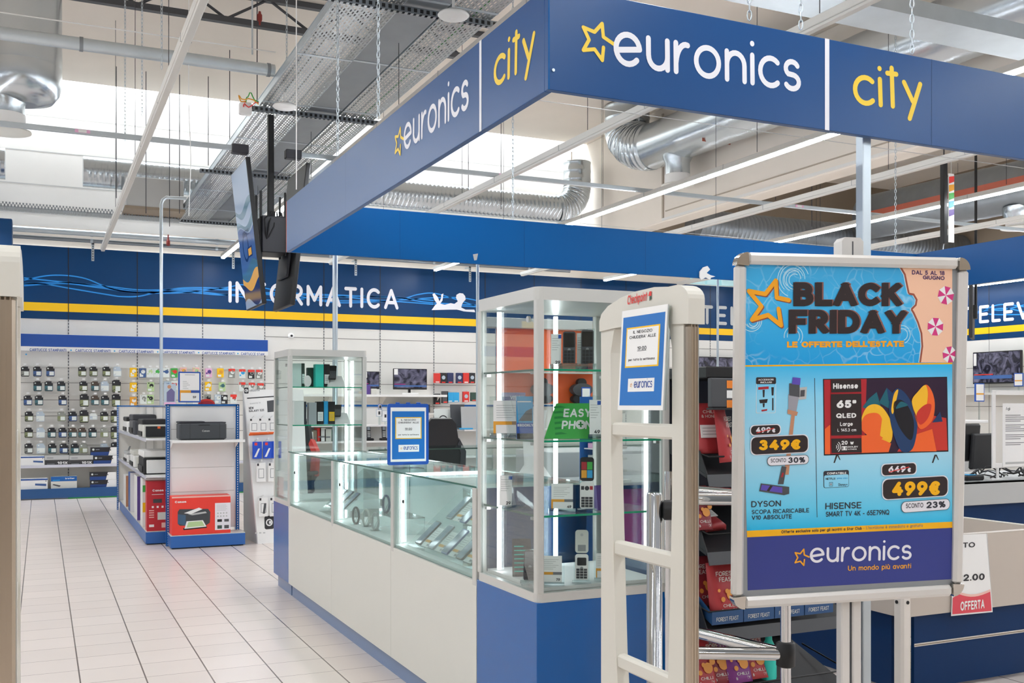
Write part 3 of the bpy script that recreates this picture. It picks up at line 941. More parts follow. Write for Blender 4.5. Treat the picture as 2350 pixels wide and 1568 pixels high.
nozzle(t, DX - .14, DY, 4.55, .17, 4.1)
t = thing('air_duct', 'ribbed galvanised duct along the back wall left of the cable trays', 'duct', (1.6, 16.5, 4.72))
b = MB(); ribbed(b, [(.57, 16.5, 4.95), (2.4, 16.5, 4.95)], .225, 'duct', .075); b.build('duct_pipe', t)
b = MB(); b.box(1.15, 16.1, 4.4, 1.97, 16.9, 4.86, 'light_grey', .01); b.box(1.13, 16.08, 4.38, 1.99, 16.92, 4.42, 'dim_brown'); b.build('fan_box', t)
b = MB(); ribbed(b, [(-3, 16.5, 4.96), (-.47, 16.5, 4.96)], .225, 'duct', .075); tag(b.build('air_duct'), 'short ribbed duct end at the left edge of the back wall', 'duct')
t = thing('air_duct', 'long ribbed galvanised duct seen over the back blue band, rising in an elbow', 'duct', (7, 16.4, 4.8))
b = MB(); ribbed(b, [(4.6, 16.4, 5.02), (8.5, 16.4, 5.02)], .24, 'duct', .075); b.build('duct_pipe', t)
b = MB()
P = [(8.5, 16.4, 5.02)] + [(8.5 + .42 * sin(radians(a)), 16.4 - .0 * a, 5.02 + .42 * (1 - cos(radians(a)))) for a in (15, 30, 45, 60, 75, 90)] + [(8.92, 16.4, 5.9)]
ribbed(b, P, .25, 'duct', .12, .012); b.build('elbow', t)
t = thing('air_duct', 'big smooth galvanised main duct above the sign frame, coming towards the entrance', 'duct', (8.95, 10, 5.3))
b = MB(); ribbed(b, [(8.95, 13.9, 5.62), (8.95, 3.0, 5.42)], .36, 'duct', 1.1, .01, 40)
b.build('duct_pipe', t)
b = MB(); P = [(8.95, 13.9, 5.62)] + [(8.95 - .15 * sin(radians(a)), 13.9 + .55 * sin(radians(a)), 5.62 + .4 * (1 - cos(radians(a)))) for a in (18, 36, 54, 72, 90)] + [(8.8, 14.45, 6.39)]
ribbed(b, P, .37, 'duct', .16, .015, 32); b.build('elbow', t)
nozzle(t, 8.95, 13.2, 5.4, .19, 4.85)
b = MB(); b.box(8.7, 12.2, 5.28, 9.2, 12.205, 5.35, 'duct_red'); b.build('warning_strip', t)
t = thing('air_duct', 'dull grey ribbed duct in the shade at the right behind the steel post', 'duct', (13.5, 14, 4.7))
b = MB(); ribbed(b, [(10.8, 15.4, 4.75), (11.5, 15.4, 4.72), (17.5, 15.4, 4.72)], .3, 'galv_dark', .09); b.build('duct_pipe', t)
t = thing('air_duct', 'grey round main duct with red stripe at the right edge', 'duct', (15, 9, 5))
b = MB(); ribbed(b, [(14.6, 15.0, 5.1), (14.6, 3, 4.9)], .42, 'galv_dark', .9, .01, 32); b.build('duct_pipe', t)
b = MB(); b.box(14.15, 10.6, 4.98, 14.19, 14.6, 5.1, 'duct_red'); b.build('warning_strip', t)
nozzle(t, 14.6, 11.6, 4.7, .24, 4.35)

# ---------------- chains, rods and wires ----------------
def chain(mb, p0, p1, pitch=.034, r=.0026):
    L = vlen(vsub(p1, p0)); n = int(L / pitch)
    d = unit(vsub(p1, p0))
    for i in range(n):
        c = vadd(p0, vmul(d, (i + .5) * pitch))
        ax = (.707, .707, 0) if i % 2 else (.707, -.707, 0)
        pts = []
        for k in range(9):
            an = 2 * pi * k / 8
            pts.append(vadd(c, vadd(vmul(d, cos(an) * pitch * .66), vmul(ax, sin(an) * .0085))))
        mb.tube(pts, r, 'galv', 4, False)
def hang_chain(px, py, label, top=6.4, **k):
    p = at(px, py, **k)
    b = MB(); chain(b, p, (p[0], p[1], min(top, p[2] + 3)))
    tag(b.build('chain'), label, 'chain', 'hanging chains')
hang_chain(775, 358, 'chain holding the left end of the angled blue sign panel', X=1.715)
hang_chain(868, 272, 'second chain from the far end on the angled blue sign panel', X=1.715)
hang_chain(287, 322, 'chain hanging to the thin stickered channel left of the unlit trunking', Y=10.1)
hang_chain(326, 265, 'chain left of the unlit trunking row, dropping past the round pipe', Y=9.5)
hang_chain(371, 158, 'chain clipped to the unlit trunking row at upper left', X=.87)
hang_chain(658, 140, 'chain beside the left cable tray edge', Y=9.4)
hang_chain(1720, 45, 'short chain above the middle of the long blue sign', Y=3.37)
hang_chain(1838, 66, 'chain left of the white bar on the long blue sign', Y=3.37)
hang_chain(2093, 122, 'chain above the yellow word on the long blue sign', Y=3.37)
hang_chain(1177, 505, 'thin chain holding the back blue band at its left part', Y=7.78)
hang_chain(2055, 580, 'chain left of the flat hanging banner at right', Y=7.78)
def rod(px, py, label, r=.006, mt='dark_grey', z1=6.4, **k):
    p = at(px, py, **k)
    b = MB(); b.tube([p, (p[0], p[1], z1)], r, mt, 6)
    tag(b.build('hanging_rod'), label, 'rod', 'hanging rods')
for px, py, Y, lb in ((267, 455, 15.9, 'dark hanging rod left of the grey fan box'), (335, 490, 15.95, 'thin hanging rod in front of the grey fan box'), (389, 520, 16.0, 'hanging rod at the right part of the grey fan box'),
                      (412, 490, 15.9, 'hanging rod at the right edge of the grey fan box'), (478, 380, 15.8, 'hanging rod just left of the left cable tray'), (527, 330, 14.5, 'thick hanging rod crossing the left cable tray edge'),
                      (590, 240, 12.5, 'thin rod above the junction box'), (1075, 460, 16, 'thin rod in front of the long ribbed duct, left part'), (1150, 480, 16, 'thin rod in front of the long ribbed duct, right part'),
                      (1612, 500, 15, 'thin rod right of the duct nozzle'), (1780, 460, 13, 'grey rod left of the steel post'), (1863, 520, 12, 'thin rod beside the steel post')):
    rod(px, py, lb, Y=Y)
rod(680, 435, 'white cord holding the far end of the angled blue sign panel', .004, 'white', X=1.715)
rod(579, 125, 'bright blue-grey drop rod above the round pipe', .008, 'galv', Y=9.5)
b = MB(); p = at(433, 240, Y=9.5); b.tube([p, (p[0] + .02, p[1], p[2] - .5), (p[0], p[1], p[2] - 1.0)], .004, 'white', 5); b.tube([p, (p[0], p[1], 6.4)], .003, 'white', 5)
tag(b.build('pull_cord'), 'loose white cord dangling beside the unlit trunking row', 'cord')
for i, (px, py) in enumerate(((386, 556), (596, 38))):
    b = MB(); p = at(px, py, Y=17.1 if i == 0 else 12.3)
    b.lathe(p, [(.02, -.06), (.03, -.04), (.03, .02), (.02, .03), (.014, .06)], 'valve_red', 12); b.tube([(p[0], p[1], p[2] + .06), (p[0], p[1], 6.0 if i else p[2] + .12)], .012, 'valve_red', 6)
    tag(b.build('sprinkler'), ['red sprinkler valve on the pipe over the blue fascia', 'red sprinkler head under the dark roof joist'][i], 'sprinkler')
# conduits dropping to the gondola, counter and tower
def conduit(px, ytop, X=None, Y=None, label='', ztop=None, hook=0, r=.018):
    p = at(px, 930, Y=Y)
    z = ztop or at(px, ytop, Y=Y)[2]
    b = MB(); path = [(p[0], p[1], .0), (p[0], p[1], z)]
    if hook: path += [(p[0] + .02, p[1], z + .07), (p[0] + .07, p[1], z + .11), (p[0] + hook, p[1], z + .12)]
    b.tube(path, r, 'galv', 10)
    tag(b.build('conduit'), label, 'conduit', 'vertical conduits')
conduit(370, 470, Y=15.5, label='tall grey conduit behind the printer gondola with a bent top', hook=.35, r=.024)
conduit(769, 590, Y=8.36, label='grey conduit rising behind the small glass cabinet to the blue band', ztop=2.9, r=.022)
conduit(1096, 620, Y=8.36, label='thin grey conduit rising left of the tall glass cabinet', ztop=2.9, r=.014)
conduit(1647, 640, Y=8.36, label='thin grey conduit in front of the phone department lettering', ztop=2.9, r=.012)


# ---------------- hanging square sign over the counter island ----------------
SX0, SX1, SY0, SY1, SZ0, SZ1 = 1.70, 8.2, 3.348, 7.764, 2.617, 3.005
t = thing('hanging_sign', 'long blue hanging sign facing the entrance, white lettering with yellow star', 'sign', (4.9, SY0, SZ0))
b = MB(); b.box(SX0, SY0, SZ0, SX1, SY0 + .03, SZ1, 'sign_blue', .002); f = XF((0, SY0, 0)); b.rect(f, SX0, SZ0, SX0 + .006, SZ1, .0005, 'band_blue')
b.rect(f, 3.63, SZ0, 3.633, SZ1, .0005, 'navy'); b.build('panel', t)
b = MB(); b.rect(f, 3.014, SZ0, 3.038, SZ1, .001, 'letter_white'); b.build('white_bar', t)
b = MB(); logo_px(b, f, 'euronics', (1408, 149), (1838, 213), 68, 'letter_white', w=.2); b.build('lettering', t)
b = MB(); star(b, f, 1.906, 2.826, .073, 'sign_yellow', h=.001); b.build('star_emblem', t)
b = MB(); logo_px(b, f, 'city', (1958, 240), (2118, 257), 169, 'sign_yellow', w=.2); b.build('yellow_lettering', t)
b = MB(); b.lathe((SX0 + .02, SY0 - .001, 2.69), [(.006, 0), (.006, .004)], 'galv', 10, (0, -1, 0)); b.build('screw', t)
t = thing('hanging_sign', 'blue sign panel seen at an angle on the left, facing the aisle', 'sign', (SX0, 5.5, SZ0))
b = MB(); b.box(SX0, SY0 + .031, SZ0, SX0 + .03, SY1, SZ1, 'sign_blue', .002); f = LF((SX0, 0, 0)); b.rect(f, -6.1, SZ0, -6.097, SZ1, .0005, 'navy'); b.rect(f, -SY1, SZ0, -SY1 + .012, SZ1, .001, 'orange'); b.build('panel', t)
b = MB(); b.rect(f, -3.996, SZ0, -3.972, SZ1, .001, 'letter_white'); b.build('white_bar', t)
b = MB(); logo_px(b, f, 'euronics', (927, 348), (1076, 249), 287, 'letter_white', w=.2); b.build('lettering', t)
b = MB(); star(b, f, -5.07, 2.826, .073, 'sign_yellow', h=.001); b.build('star_emblem', t)
b = MB(); logo_px(b, f, 'city', (1133, 204), (1228, 146), 134, 'sign_yellow', w=.2); b.build('yellow_lettering', t)
t = thing('hanging_sign', 'plain blue band at the back of the hanging sign square', 'sign', (4.9, SY1, SZ0))
b = MB(); b.box(SX0 + .031, SY1 - .03, SZ0, SX1, SY1, SZ1, 'band_blue', .002); f = XF((0, SY1 - .03, 0))
for x in (2.6, 3.7, 4.9, 6.1): b.rect(f, x, SZ0, x + .002, SZ1, .0005, 'navy')
b.build('panel', t)
b = MB(); f2 = XF((0, SY1 - .032, 0))
for q in ([(1085, 584), (1097, 582), (1094, 597), (1088, 598)],): b.poly(f2, [f2.px(*p) for p in q][::-1], .002, 'light_grey')
b.build('torn_tape', t)
q = [(1604, 636), (1604, 624), (1612, 614), (1622, 611), (1628, 619), (1620, 627), (1629, 632), (1640, 635), (1630, 638), (1628, 643), (1618, 637), (1608, 643)]
b = MB(); b.prism(f2, [f2.px(*p) for p in q][::-1], .003, .012, 'white'); tag(b.build('paper_scrap'), 'white torn paper scrap hanging from the lower edge of the back blue band', 'paper')
t = thing('hanging_sign', 'plain dark blue band closing the hanging sign square at the right', 'sign', (SX1, 5.5, SZ0))
b = MB(); b.box(SX1 - .03, SY0 + .031, SZ0, SX1, SY1 - .031, SZ1, 'navy_panel', .002); b.build('panel', t)
for i, (p0, p1) in enumerate((((SX0 + .05, SY0 + .25, 2.655), (SX1 - .05, SY0 + .25, 2.66)), ((SX0 + .2, SY1 - .06, 3.03), (SX1 - .1, SY1 - .06, 3.0)))):
    b = MB(); b.tube([p0, p1], .0016, 'wire', 5)
    tag(b.build('bracing_wire'), ('thin white wire strung just behind the long lettered blue sign', 'thin white wire strung along the top of the back blue band')[i], 'wire')
# square steel post and small hangers
t = thing('steel_post', 'square galvanised steel post rising behind the poster stand', 'post', at(1983, 900, Y=3.42)[:2] + (0,))
p = at(1983, 900, Y=3.42)
b = MB(); b.box(p[0] - .024, 3.40, .012, p[0] + .024, 3.448, 2.99, 'galv', .004); b.build('tube', t)
b = MB(); b.box(p[0] - .08, 3.35, 0, p[0] + .08, 3.5, .012, 'galv'); b.build('base_plate', t)
# hanging television bracket pair
TVY0, TVY1 = 10.02, 10.86
t = thing('ceiling_tv_mount', 'black ceiling pole with double bracket between the two hanging televisions', 'mount', (2.12, 10.42, 2.95))
b = MB(); b.box(2.09, 10.38, 3.1, 2.15, 10.44, 4.4, 'black', .004); b.build('pole', t)
b = MB(); b.box(2.0, 10.25, 2.98, 2.25, 10.6, 3.35, 'dark_grey', .01); b.build('bracket_box', t)
b = MB()
for y in (10.3, 10.55):
    b.box(1.99, y - .02, 2.7, 2.01, y + .02, 3.6, 'black'); b.box(2.235, y - .02, 2.96, 2.25, y + .02, 3.6, 'black')
b.build('tilt_arms', t)
b = MB()
for k in range(6): b.tube([(2.1 + .02 * k, 10.3, 3.4), (2.02 + .05 * k, 10.2 + .02 * k, 3.3 - .03 * k), (2.05, 10.26, 3.1)], .008, 'cable', 6)
b.build('cables', t)
def tv(label, top, bot, sgn):
    """portrait television hanging along Y; top/bot are X of the upper and lower edge, sgn the side it faces"""
    t = thing('television', label, 'television', ((top + bot) / 2, 10.44, 2.44), group='hanging television pair')
    zb, zt = 2.44, 3.86
    v = unit((top - bot, 0, zt - zb)); L = vlen((top - bot, 0, zt - zb))
    f = Fr((bot, TVY1 if sgn < 0 else TVY0, zb), (0, sgn, 0), v)
    W = TVY1 - TVY0
    b = MB(); b.fbox(f, 0, 0, W, L, -.045, 0, 'black', .006); b.fbox(f, .2, .3, W - .2, L - .3, -.075, -.045, 'dark_grey', .01); b.build('casing', t)
    b = MB(); e = .012
    b.rect(f, e, e, W - e, L - e, .001, 'tv_sky')
    def band(ys0, ys1, mt, h):
        n = 14
        up = [(e + (W - 2 * e) * i / n, ys1 + .05 * sin(5.5 * i / n + ys1 * 9)) for i in range(n + 1)]
        dn = [(e + (W - 2 * e) * i / n, ys0 + .05 * sin(5.5 * i / n + ys0 * 9)) for i in range(n + 1)]
        b.poly(f, dn + up[::-1], h, mt)
    band(.06, .22, 'tv_navy', .0015); band(.22, .32, 'tv_orange', .0015); band(.32, .42, 'tv_teal', .0015); band(.42, .78, 'tv_blue', .0015); band(.8, .86, 'tv_teal', .0015); band(.95, 1.02, 'tv_teal', .0016)
    b.ring(f, W * .42, .62, .12, .15, .002, 'tv_navy'); b.rect(f, W * .5, .5, W * .78, .6, .0022, 'tv_navy'); b.rect(f, W * .55, .515, W * .74, .585, .0025, 'tv_orange')
    text(b, f, 'OFFERTE', W * .3, .72, .06, 'tv_navy', w=.18, h=.0025)
    b.build('screen', t)
for n_, c_, e_ in (('tv_sky', '8fa3bd', .22), ('tv_navy', '1d3466', .15), ('tv_orange', 'd3a044', .35), ('tv_teal', '47738c', .2), ('tv_blue', '44659c', .2)): mat(n_, c_, .1, emit=e_)
tv('left hanging television, its bright blue promo screen facing the aisle', 1.80, 1.96, -1)
tv('right hanging television, showing its dark back between pole and blue sign', 2.44, 2.28, 1)
# black pole with a flat coloured banner at the right
b = MB(); p = at(2166, 560, Y=8.6); b.box(p[0] - .03, 8.57, p[2], p[0] + .03, 8.63, at(2163, 372, Y=8.6)[2], 'black', .004); b.tube([p, (p[0] - .02, p[1], p[2] - .08)], .006, 'galv', 6); b.tube([(p[0], p[1], p[2] + .5), (p[0], p[1], 6.4)], .006, 'dark_grey', 6)
tag(b.build('hanging_pole'), 'black pole hanging beside the narrow rainbow banner', 'pole')
t = thing('hanging_banner', 'narrow rainbow coloured banner hanging at the right of the black pole', 'banner', at(2181, 552, Y=8.5))
f = XF((0, 8.5, 0)); b = MB()
a0, b0 = f.px(2176, 556); a1, b1 = f.px(2188, 400)
b.fbox(f, a0, b0, a1, b1, 0, .01, 'white')
for k, c in enumerate(('white', 'purple', 'cyan', 'green', 'gold', 'red')):
    y0 = b0 + (b1 - b0) * (.25 + k * .12) if k else b0
    if k == 0: b.tube([f.P((a0 + a1) / 2, b1, .005), f.P((a0 + a1) / 2, 6.4, .005)], .003, 'wire', 5)
    b.poly(f, [(a0, y0), (a1, y0 + .03), (a1, y0 + (b1 - b0) * .12), (a0, y0 + (b1 - b0) * .1)], .0105 + k * .0003, c)
b.build('panel', t)


# ---------------- counter island: glass counters ----------------
CX, CB, CG, CTOP = 1.70, 2.25, .69, 1.10
mods = [(4.03, 5.21), (5.21, 6.44), (6.44, 7.69)]
names = ['glass display counter nearest the tall glass cabinet, phones on a slope inside', 'middle glass display counter with watches inside', 'far glass display counter next to the small glass cabinet']
for (y0, y1), lb in zip(mods, names):
    t = thing('display_counter', lb, 'counter', ((CX + CB) / 2, (y0 + y1) / 2, 0), group='counters along the aisle')
    b = MB(); b.box(CX, y0 + .0015, .10, CB, y1 - .0015, CG, 'cream', .001); b.build('cabinet_body', t)
    b = MB(); b.box(CX + .03, y0, 0, CB - .02, y1, .10, 'kick'); b.build('plinth', t)
    b = MB(); b.box(CX + .012, y0 + .0, CG, CB, y1, CG + .018, 'white'); b.build('display_floor', t)
    b = MB(); b.box(CX + .006, y0 + .02, CG + .004, CX + .012, y1 - .02, CTOP - .008, 'glass_green'); b.box(CX + .004, y0 + .02, CG, CX + .014, y1 - .02, CG + .004, 'alu'); b.build('front_glass', t)
    b = MB(); b.box(CX, y0, CTOP - .008, CB, y1, CTOP, 'glass_green'); b.box(CX - .001, y0, CTOP - .008, CX, y1, CTOP, 'teal_edge'); b.build('top_glass', t)
    b = MB(); b.box(CB - .02, y0 + .02, CG + .018, CB - .012, y1 - .02, CTOP - .01, 'frost'); b.build('rear_door', t)
    for yy in ((y1 - .045,) if y1 < 7.6 else (y1 - .045,)):
        b = MB(); b.box(CX - .002, yy, CG - .02, CX + .04, yy + .043, CTOP - .0085, 'alu_paint', .003); b.build('corner_post', t)
        b = MB(); b.box(CX + .044, yy - .012, CG + .03, CX + .058, yy + .004, CTOP - .02, 'led_case'); b.box(CX + .06, yy - .01, CTOP - .03, CB - .03, yy + .008, CTOP - .014, 'led_case'); b.build('light_strip', t)
    if y0 < 4.1:
        b = MB(); b.box(CX + .042, y0 + .003, CG + .019, 2.242, y0 + .012, CTOP - .01, 'end_blue'); b.build('end_panel', t)
        b = MB(); b.box(CX - .002, y0 + .002, CG - .02, CX + .04, y0 + .045, CTOP - .0085, 'alu_paint', .003); b.build('corner_post', t)
    b = MB(); b.lathe((CX + .005, y1 - .2, .95), [(.01, 0), (.01, .006)], 'black', 12, (-1, 0, 0)); b.build('lock', t)

# ---------------- glass tower cabinets ----------------
def tower(name, label, x0, y0, x1, y1, zb, zt, shelves, leds, kick=None):
    t = thing(name, label, 'glass cabinet', ((x0 + x1) / 2, (y0 + y1) / 2, 0))
    b = MB()
    b.box(x0, y0, .1 if kick else 0, x1, y1, zb, 'base_blue', .002)
    if kick: b.box(x0 + .03, y0 + .03, 0, x1 - .03, y1 - .03, .1, 'kick')
    b.build('base', t)
    b = MB(); r = .045
    b.prism(UF((0, 0, 0)), rrect_pts(x0, y0, x1, y1, .03), zt - .05, zt, 'alu_paint'); b.build('top_frame', t)
    b = MB(); b.prism(UF((0, 0, 0)), rrect_pts(x0, y0, x1, y1, .03), zb, zb + .035, 'alu_paint'); b.build('bottom_frame', t)
    for px_, py_ in ((x0, y0), (x1 - .034, y0), (x0, y1 - .034), (x1 - .034, y1 - .034)):
        b = MB(); b.prism(UF((0, 0, 0)), rrect_pts(px_, py_, px_ + .034, py_ + .034, .009), zb + .035, zt - .05, 'alu_paint'); b.build('corner_post', t)
    for n, (a, c, e, g) in (('side_glass', (x0 + .006, y0 + .034, x0 + .012, y1 - .034)), ('side_glass', (x1 - .012, y0 + .034, x1 - .006, y1 - .034)), ('front_glass', (x0 + .034, y0 + .006, x1 - .034, y0 + .012)), ('back_glass', (x0 + .034, y1 - .012, x1 - .034, y1 - .006))):
        b = MB(); b.box(a, c, zb + .036, e, g, zt - .051, 'glass'); b.build(n, t)
    b = MB(); b.box(x0 + .035, y0 + .035, zb + .036, x1 - .035, y1 - .035, zb + .05, 'white'); b.build('display_floor', t)
    for z in shelves:
        b = MB(); b.add([(x0 + .02, y0 + .02, z), (x1 - .02, y0 + .02, z), (x1 - .02, y1 - .02, z), (x0 + .02, y1 - .02, z)], [(0, 1, 2, 3)], 'glass_green')
        b.box(x0 + .02, y0 + .018, z - .008, x1 - .02, y0 + .02, z, 'glass_edge'); b.box(x0 + .018, y0 + .02, z - .008, x0 + .02, y1 - .02, z, 'teal_edge')
        gs = b.build('glass_shelf', t)
        b = MB()
        for sx in (x0 + .012, x1 - .03):
            for sy in (y0 + .06, y1 - .08): b.box(sx, sy, z - .02, sx + .018, sy + .02, z - .009, 'alu')
        b.build('shelf_clips', gs)
    for lx, ly in leds:
        b = MB(); b.box(lx - .007, ly - .007, zb + .06, lx + .007, ly + .007, zt - .06, 'led_case'); b.build('light_strip', t)
    b = MB(); b.lathe((x0 + .004, y0 + .07, zt - .12), [(.012, 0), (.012, .01)], 'alu', 14, (-1, 0, 0)); b.build('lock', t)
    return t
TW = dict(x0=1.70, y0=3.443, x1=2.30, y1=4.03)
tower('glass_cabinet', 'tall glass cabinet on a blue base with simple mobile phones, nearest the entrance gate', 1.70, 3.443, 2.30, 4.025, .70, 1.90, (1.589, 1.315, 1.028), ((1.745, 3.89), (2.06, 3.985)))  # rear middle light strip is added, imitating a reflection of the corner strip
tower('glass_cabinet', 'smaller glass cabinet at the far end of the counter with phone boxes', 1.70, 7.693, 2.315, 8.23, .68, 1.875, (1.591, 1.299), ((2.28, 8.17),), kick=1)

# ---------------- goods in the cabinets ----------------
def fr_lean(x, y, z, lean=.35, rz=0):
    u = (cos(rz), sin(rz), 0)
    return Fr((x, y, z), u, (-sin(rz) * sin(lean), cos(rz) * sin(lean), cos(lean)))
def card_stand(label, px, py, Y, zs, w=.05, h=.12, txt='39', bar=False, lean=.3, cat='price card', acr=True, rz=-.5, group='price cards in the glass cabinets'):
    x = at(px, py, Y=Y)[0]
    t = thing('price_card', label, cat, (x, Y, zs), group=group)
    f = fr_lean(x, Y, zs + .012, lean, rz)
    b = MB(); b.fbox(f, -w / 2, 0, w / 2, h, 0, .002, 'paper')
    for k in range(6): b.rect(f, -w * .4, h * (.5 + k * .07), w * (.1 + .25 * ((k * 7) % 3) / 2), h * (.515 + k * .07), .0026, 'light_grey')
    if bar:
        b.rect(f, -w / 2, h * .3, w * .1, h * .4, .0026, 'gold'); b.rect(f, w * .1, h * .3, w * .5, h * .4, .0028, 'ink_grey'); b.rect(f, -w / 2, 0, -w * .42, h * .32, .0027, 'gold')
    else: b.rect(f, w * .2, h * .86, w * .5, h * .97, .0026, 'blue_frame')
    text(b, f, txt, w * .42, h * .07, h * .1, 'ink', w=.2, align='r', h=.003)
    b.build('card', t)
    if acr:
        b = MB(); b.fbox(f, -w * .62, -.004, w * .62, h * 1.12, -.004, -.001, 'acrylic'); b.fbox(f, -w * .62, -.012, w * .62, .0, -.03, .03, 'acrylic'); b.build('acrylic_holder', t)
    return t
def keypad_phone(label, px, py, Y, zs, w=.052, h=.125, body='charcoal', lean=.32, flip=None, cat='mobile phone'):
    x = at(px, py, Y=Y)[0]
    t = thing('keypad_phone', label, cat, (x, Y, zs), group='simple phones in the tall cabinet')
    f = fr_lean(x, Y, zs + .014, lean, -.52)
    b = MB(); b.prism(f, rrect_pts(-w / 2, 0, w / 2, h, .01), 0, .012, body)
    body_o = b.build('body', t)
    if flip:
        f2 = Fr(f.P(0, h, .004), f.u, unit(vadd(f.v, vmul(f.n, -.12))))
        b = MB(); b.prism(f2, rrect_pts(-w / 2, .004, w / 2, h * .95, .012), 0, .009, flip)
        lid_o = b.build('flip_lid', t)
        b = MB()
        if flip == 'black':
            for k, c in enumerate(('dark_red', 'green', 'gold', 'cyan')): b.rect(f2, -w * .4 + (k % 2) * w * .41, h * (.14 if k > 1 else .46), -w * .02 + (k % 2) * w * .41, h * (.44 if k > 1 else .76), .0096, c)
        else:
            b.rect(f2, -w * .3, h * .1, w * .3, h * .35, .0096, 'grey'); b.disc(f2, 0, h * .75, .006, .0096, 'light_grey')
        b.build('screen', lid_o)
        top = h * .97
    else: top = h * .95
    b = MB()
    if not flip: b.prism(f, rrect_pts(-w * .42, h * .52, w * .42, top, .004), .0121, .0126, 'black_gloss')
    elif flip == 'cream': b.prism(f, rrect_pts(-w * .35, h * .55, w * .35, h * .86, .004), .0121, .0126, 'black_gloss')
    else:
        b.disc(f, 0, h * .76, .009, .0125, 'dark_grey'); b.rect(f, -w * .42, h * .7, -w * .2, h * .84, .0125, 'dark_grey'); b.rect(f, w * .2, h * .7, w * .42, h * .84, .0125, 'dark_red')
    if flip != 'black' : b.disc(f, 0, h * .45, .006, .0128, 'grey')
    b.build('display', t) if not flip or flip == 'cream' else b.build('call_keys', t)
    b = MB(); kc = 'dark_grey' if body in ('white', 'cream') else 'black'
    for r in range(4):
        for c in range(3): b.fbox(f, -w * .4 + c * w * .28, h * (.05 + r * .1), -w * .16 + c * w * .28, h * (.13 + r * .1), .012, .0133, kc)
    b.build('keypad', body_o)
    b = MB(); b.fbox(f, -w * .6, -.006, w * .6, h * 1.06 if not flip else h * .9, -.004, -.001, 'acrylic'); b.fbox(f, -w * .7, -.014, w * .7, -.002, -.03, .035, 'acrylic'); b.build('acrylic_holder', t)
    return t
S3, S2, S1, S0 = 1.589, 1.315, 1.028, .75
card_stand('narrow price card at the left of the top shelf of the tall cabinet', 1276, 845, 3.53, S3, .04, .135, txt='29')
keypad_phone('dark grey keypad phone left on the top shelf of the tall cabinet', 1306, 845, 3.50, S3, .05, .14)
card_stand('narrow price card between the two dark keypad phones', 1335, 845, 3.56, S3, .04, .145, txt='39')
keypad_phone('dark grey keypad phone right on the top shelf of the tall cabinet', 1348, 845, 3.50, S3, .05, .15)
# second shelf
def leaning_box(name, label, cat, px, Y, zs, w, h, d, front, side=None, lean=.2, rz=0, deco=None, group=None):
    x = at(px, 930, Y=Y)[0]
    t = thing(name, label, cat, (x, Y, zs), group=group)
    f = fr_lean(x, Y, zs + .001 + max(0, sin(lean)) * .0, lean, rz)
    b = MB(); b.fbox(f, -w / 2, 0, w / 2, h, -d, 0, side or front, .001); b.rect(f, -w / 2, 0, w / 2, h, .0004, front)
    if deco: deco(b, f, w, h)
    b.build('box', t) if deco is None else b.build('printed_box', t)
    return t
def d_easy(b, f, w, h):
    for k in range(6): b.poly(f, [(-w / 2, h * (.1 + k * .15)), (-w * .2, h * (.13 + k * .15)), (-w * .35, h * (.18 + k * .15)), (-w / 2, h * (.16 + k * .15))], .0007, 'green_dark')
    text(b, f, 'EASY', -w * .28, h * .60, h * .24, 'white', w=.2, h=.001, slant=.15, fit=w * .68)
    text(b, f, 'PHONE', -w * .34, h * .26, h * .24, 'white', w=.2, h=.001, slant=.15, fit=w * .9)
    b.disc(f, w * .135, h * .385, h * .13, .0022, 'white'); b.rect(f, w * .115, h * .31, w * .155, h * .46, .0026, 'green_dark'); b.rect(f, w * .075, h * .367, w * .195, h * .403, .0026, 'green_dark')
x = at(1315, 930, Y=3.56)[0]
t = thing('leaflet', 'green leaflet with slanted white lettering on the middle shelf of the tall cabinet', 'leaflet', (x, 3.56, S2))
f = fr_lean(x, 3.56, S2 + .002, .5, -.38); b = MB(); b.prism(f, [(-.115, 0), (.10, 0), (.10, .16), (-.06, .16)], -.004, 0, 'green'); d_easy(b, f.sub(.012, 0), .165, .16); b.build('printed_sheet', t)
card_stand('white price card leaning before the green leaflet, at the right', 1366, 1005, 3.49, S2, .045, .15, txt='49', lean=.3)
keypad_phone('white keypad phone at the right end of the middle shelf', 1378, 1005, 3.54, S2, .045, .13, body='white')
card_stand('wide price card with gold bar at the left of the middle shelf', 1168, 1005, 3.72, S2, .125, .15, txt='89', bar=True, lean=.35, rz=-.4)
def d_bro(b, f, w, h):
    b.rect(f, -w / 2, 0, w / 2, h * .13, .0008, 'black'); b.rect(f, -w / 2, h * .13, w / 2, h * .38, .0008, 'blue_frame')
    b.poly(f, [(-w * .4, h * .42), (w * .45, h * .42), (w * .45, h * .72), (w * .1, h * .66)], .0008, 'dark_grey'); text(b, f, 'BROOKLYN', -w * .45, h * .29, h * .06, 'white', w=.22, h=.0012, fit=w * 1.1)
    b.rect(f, -w * .45, h * .86, w * .4, h * .89, .0008, 'white')
leaning_box('phone_box', 'bright blue phone box standing on the middle shelf behind the front post', 'box', 1205, 3.62, S2, .065, .17, .03, 'cyan', 'blue_mid', lean=.12, rz=-.35, deco=d_bro)
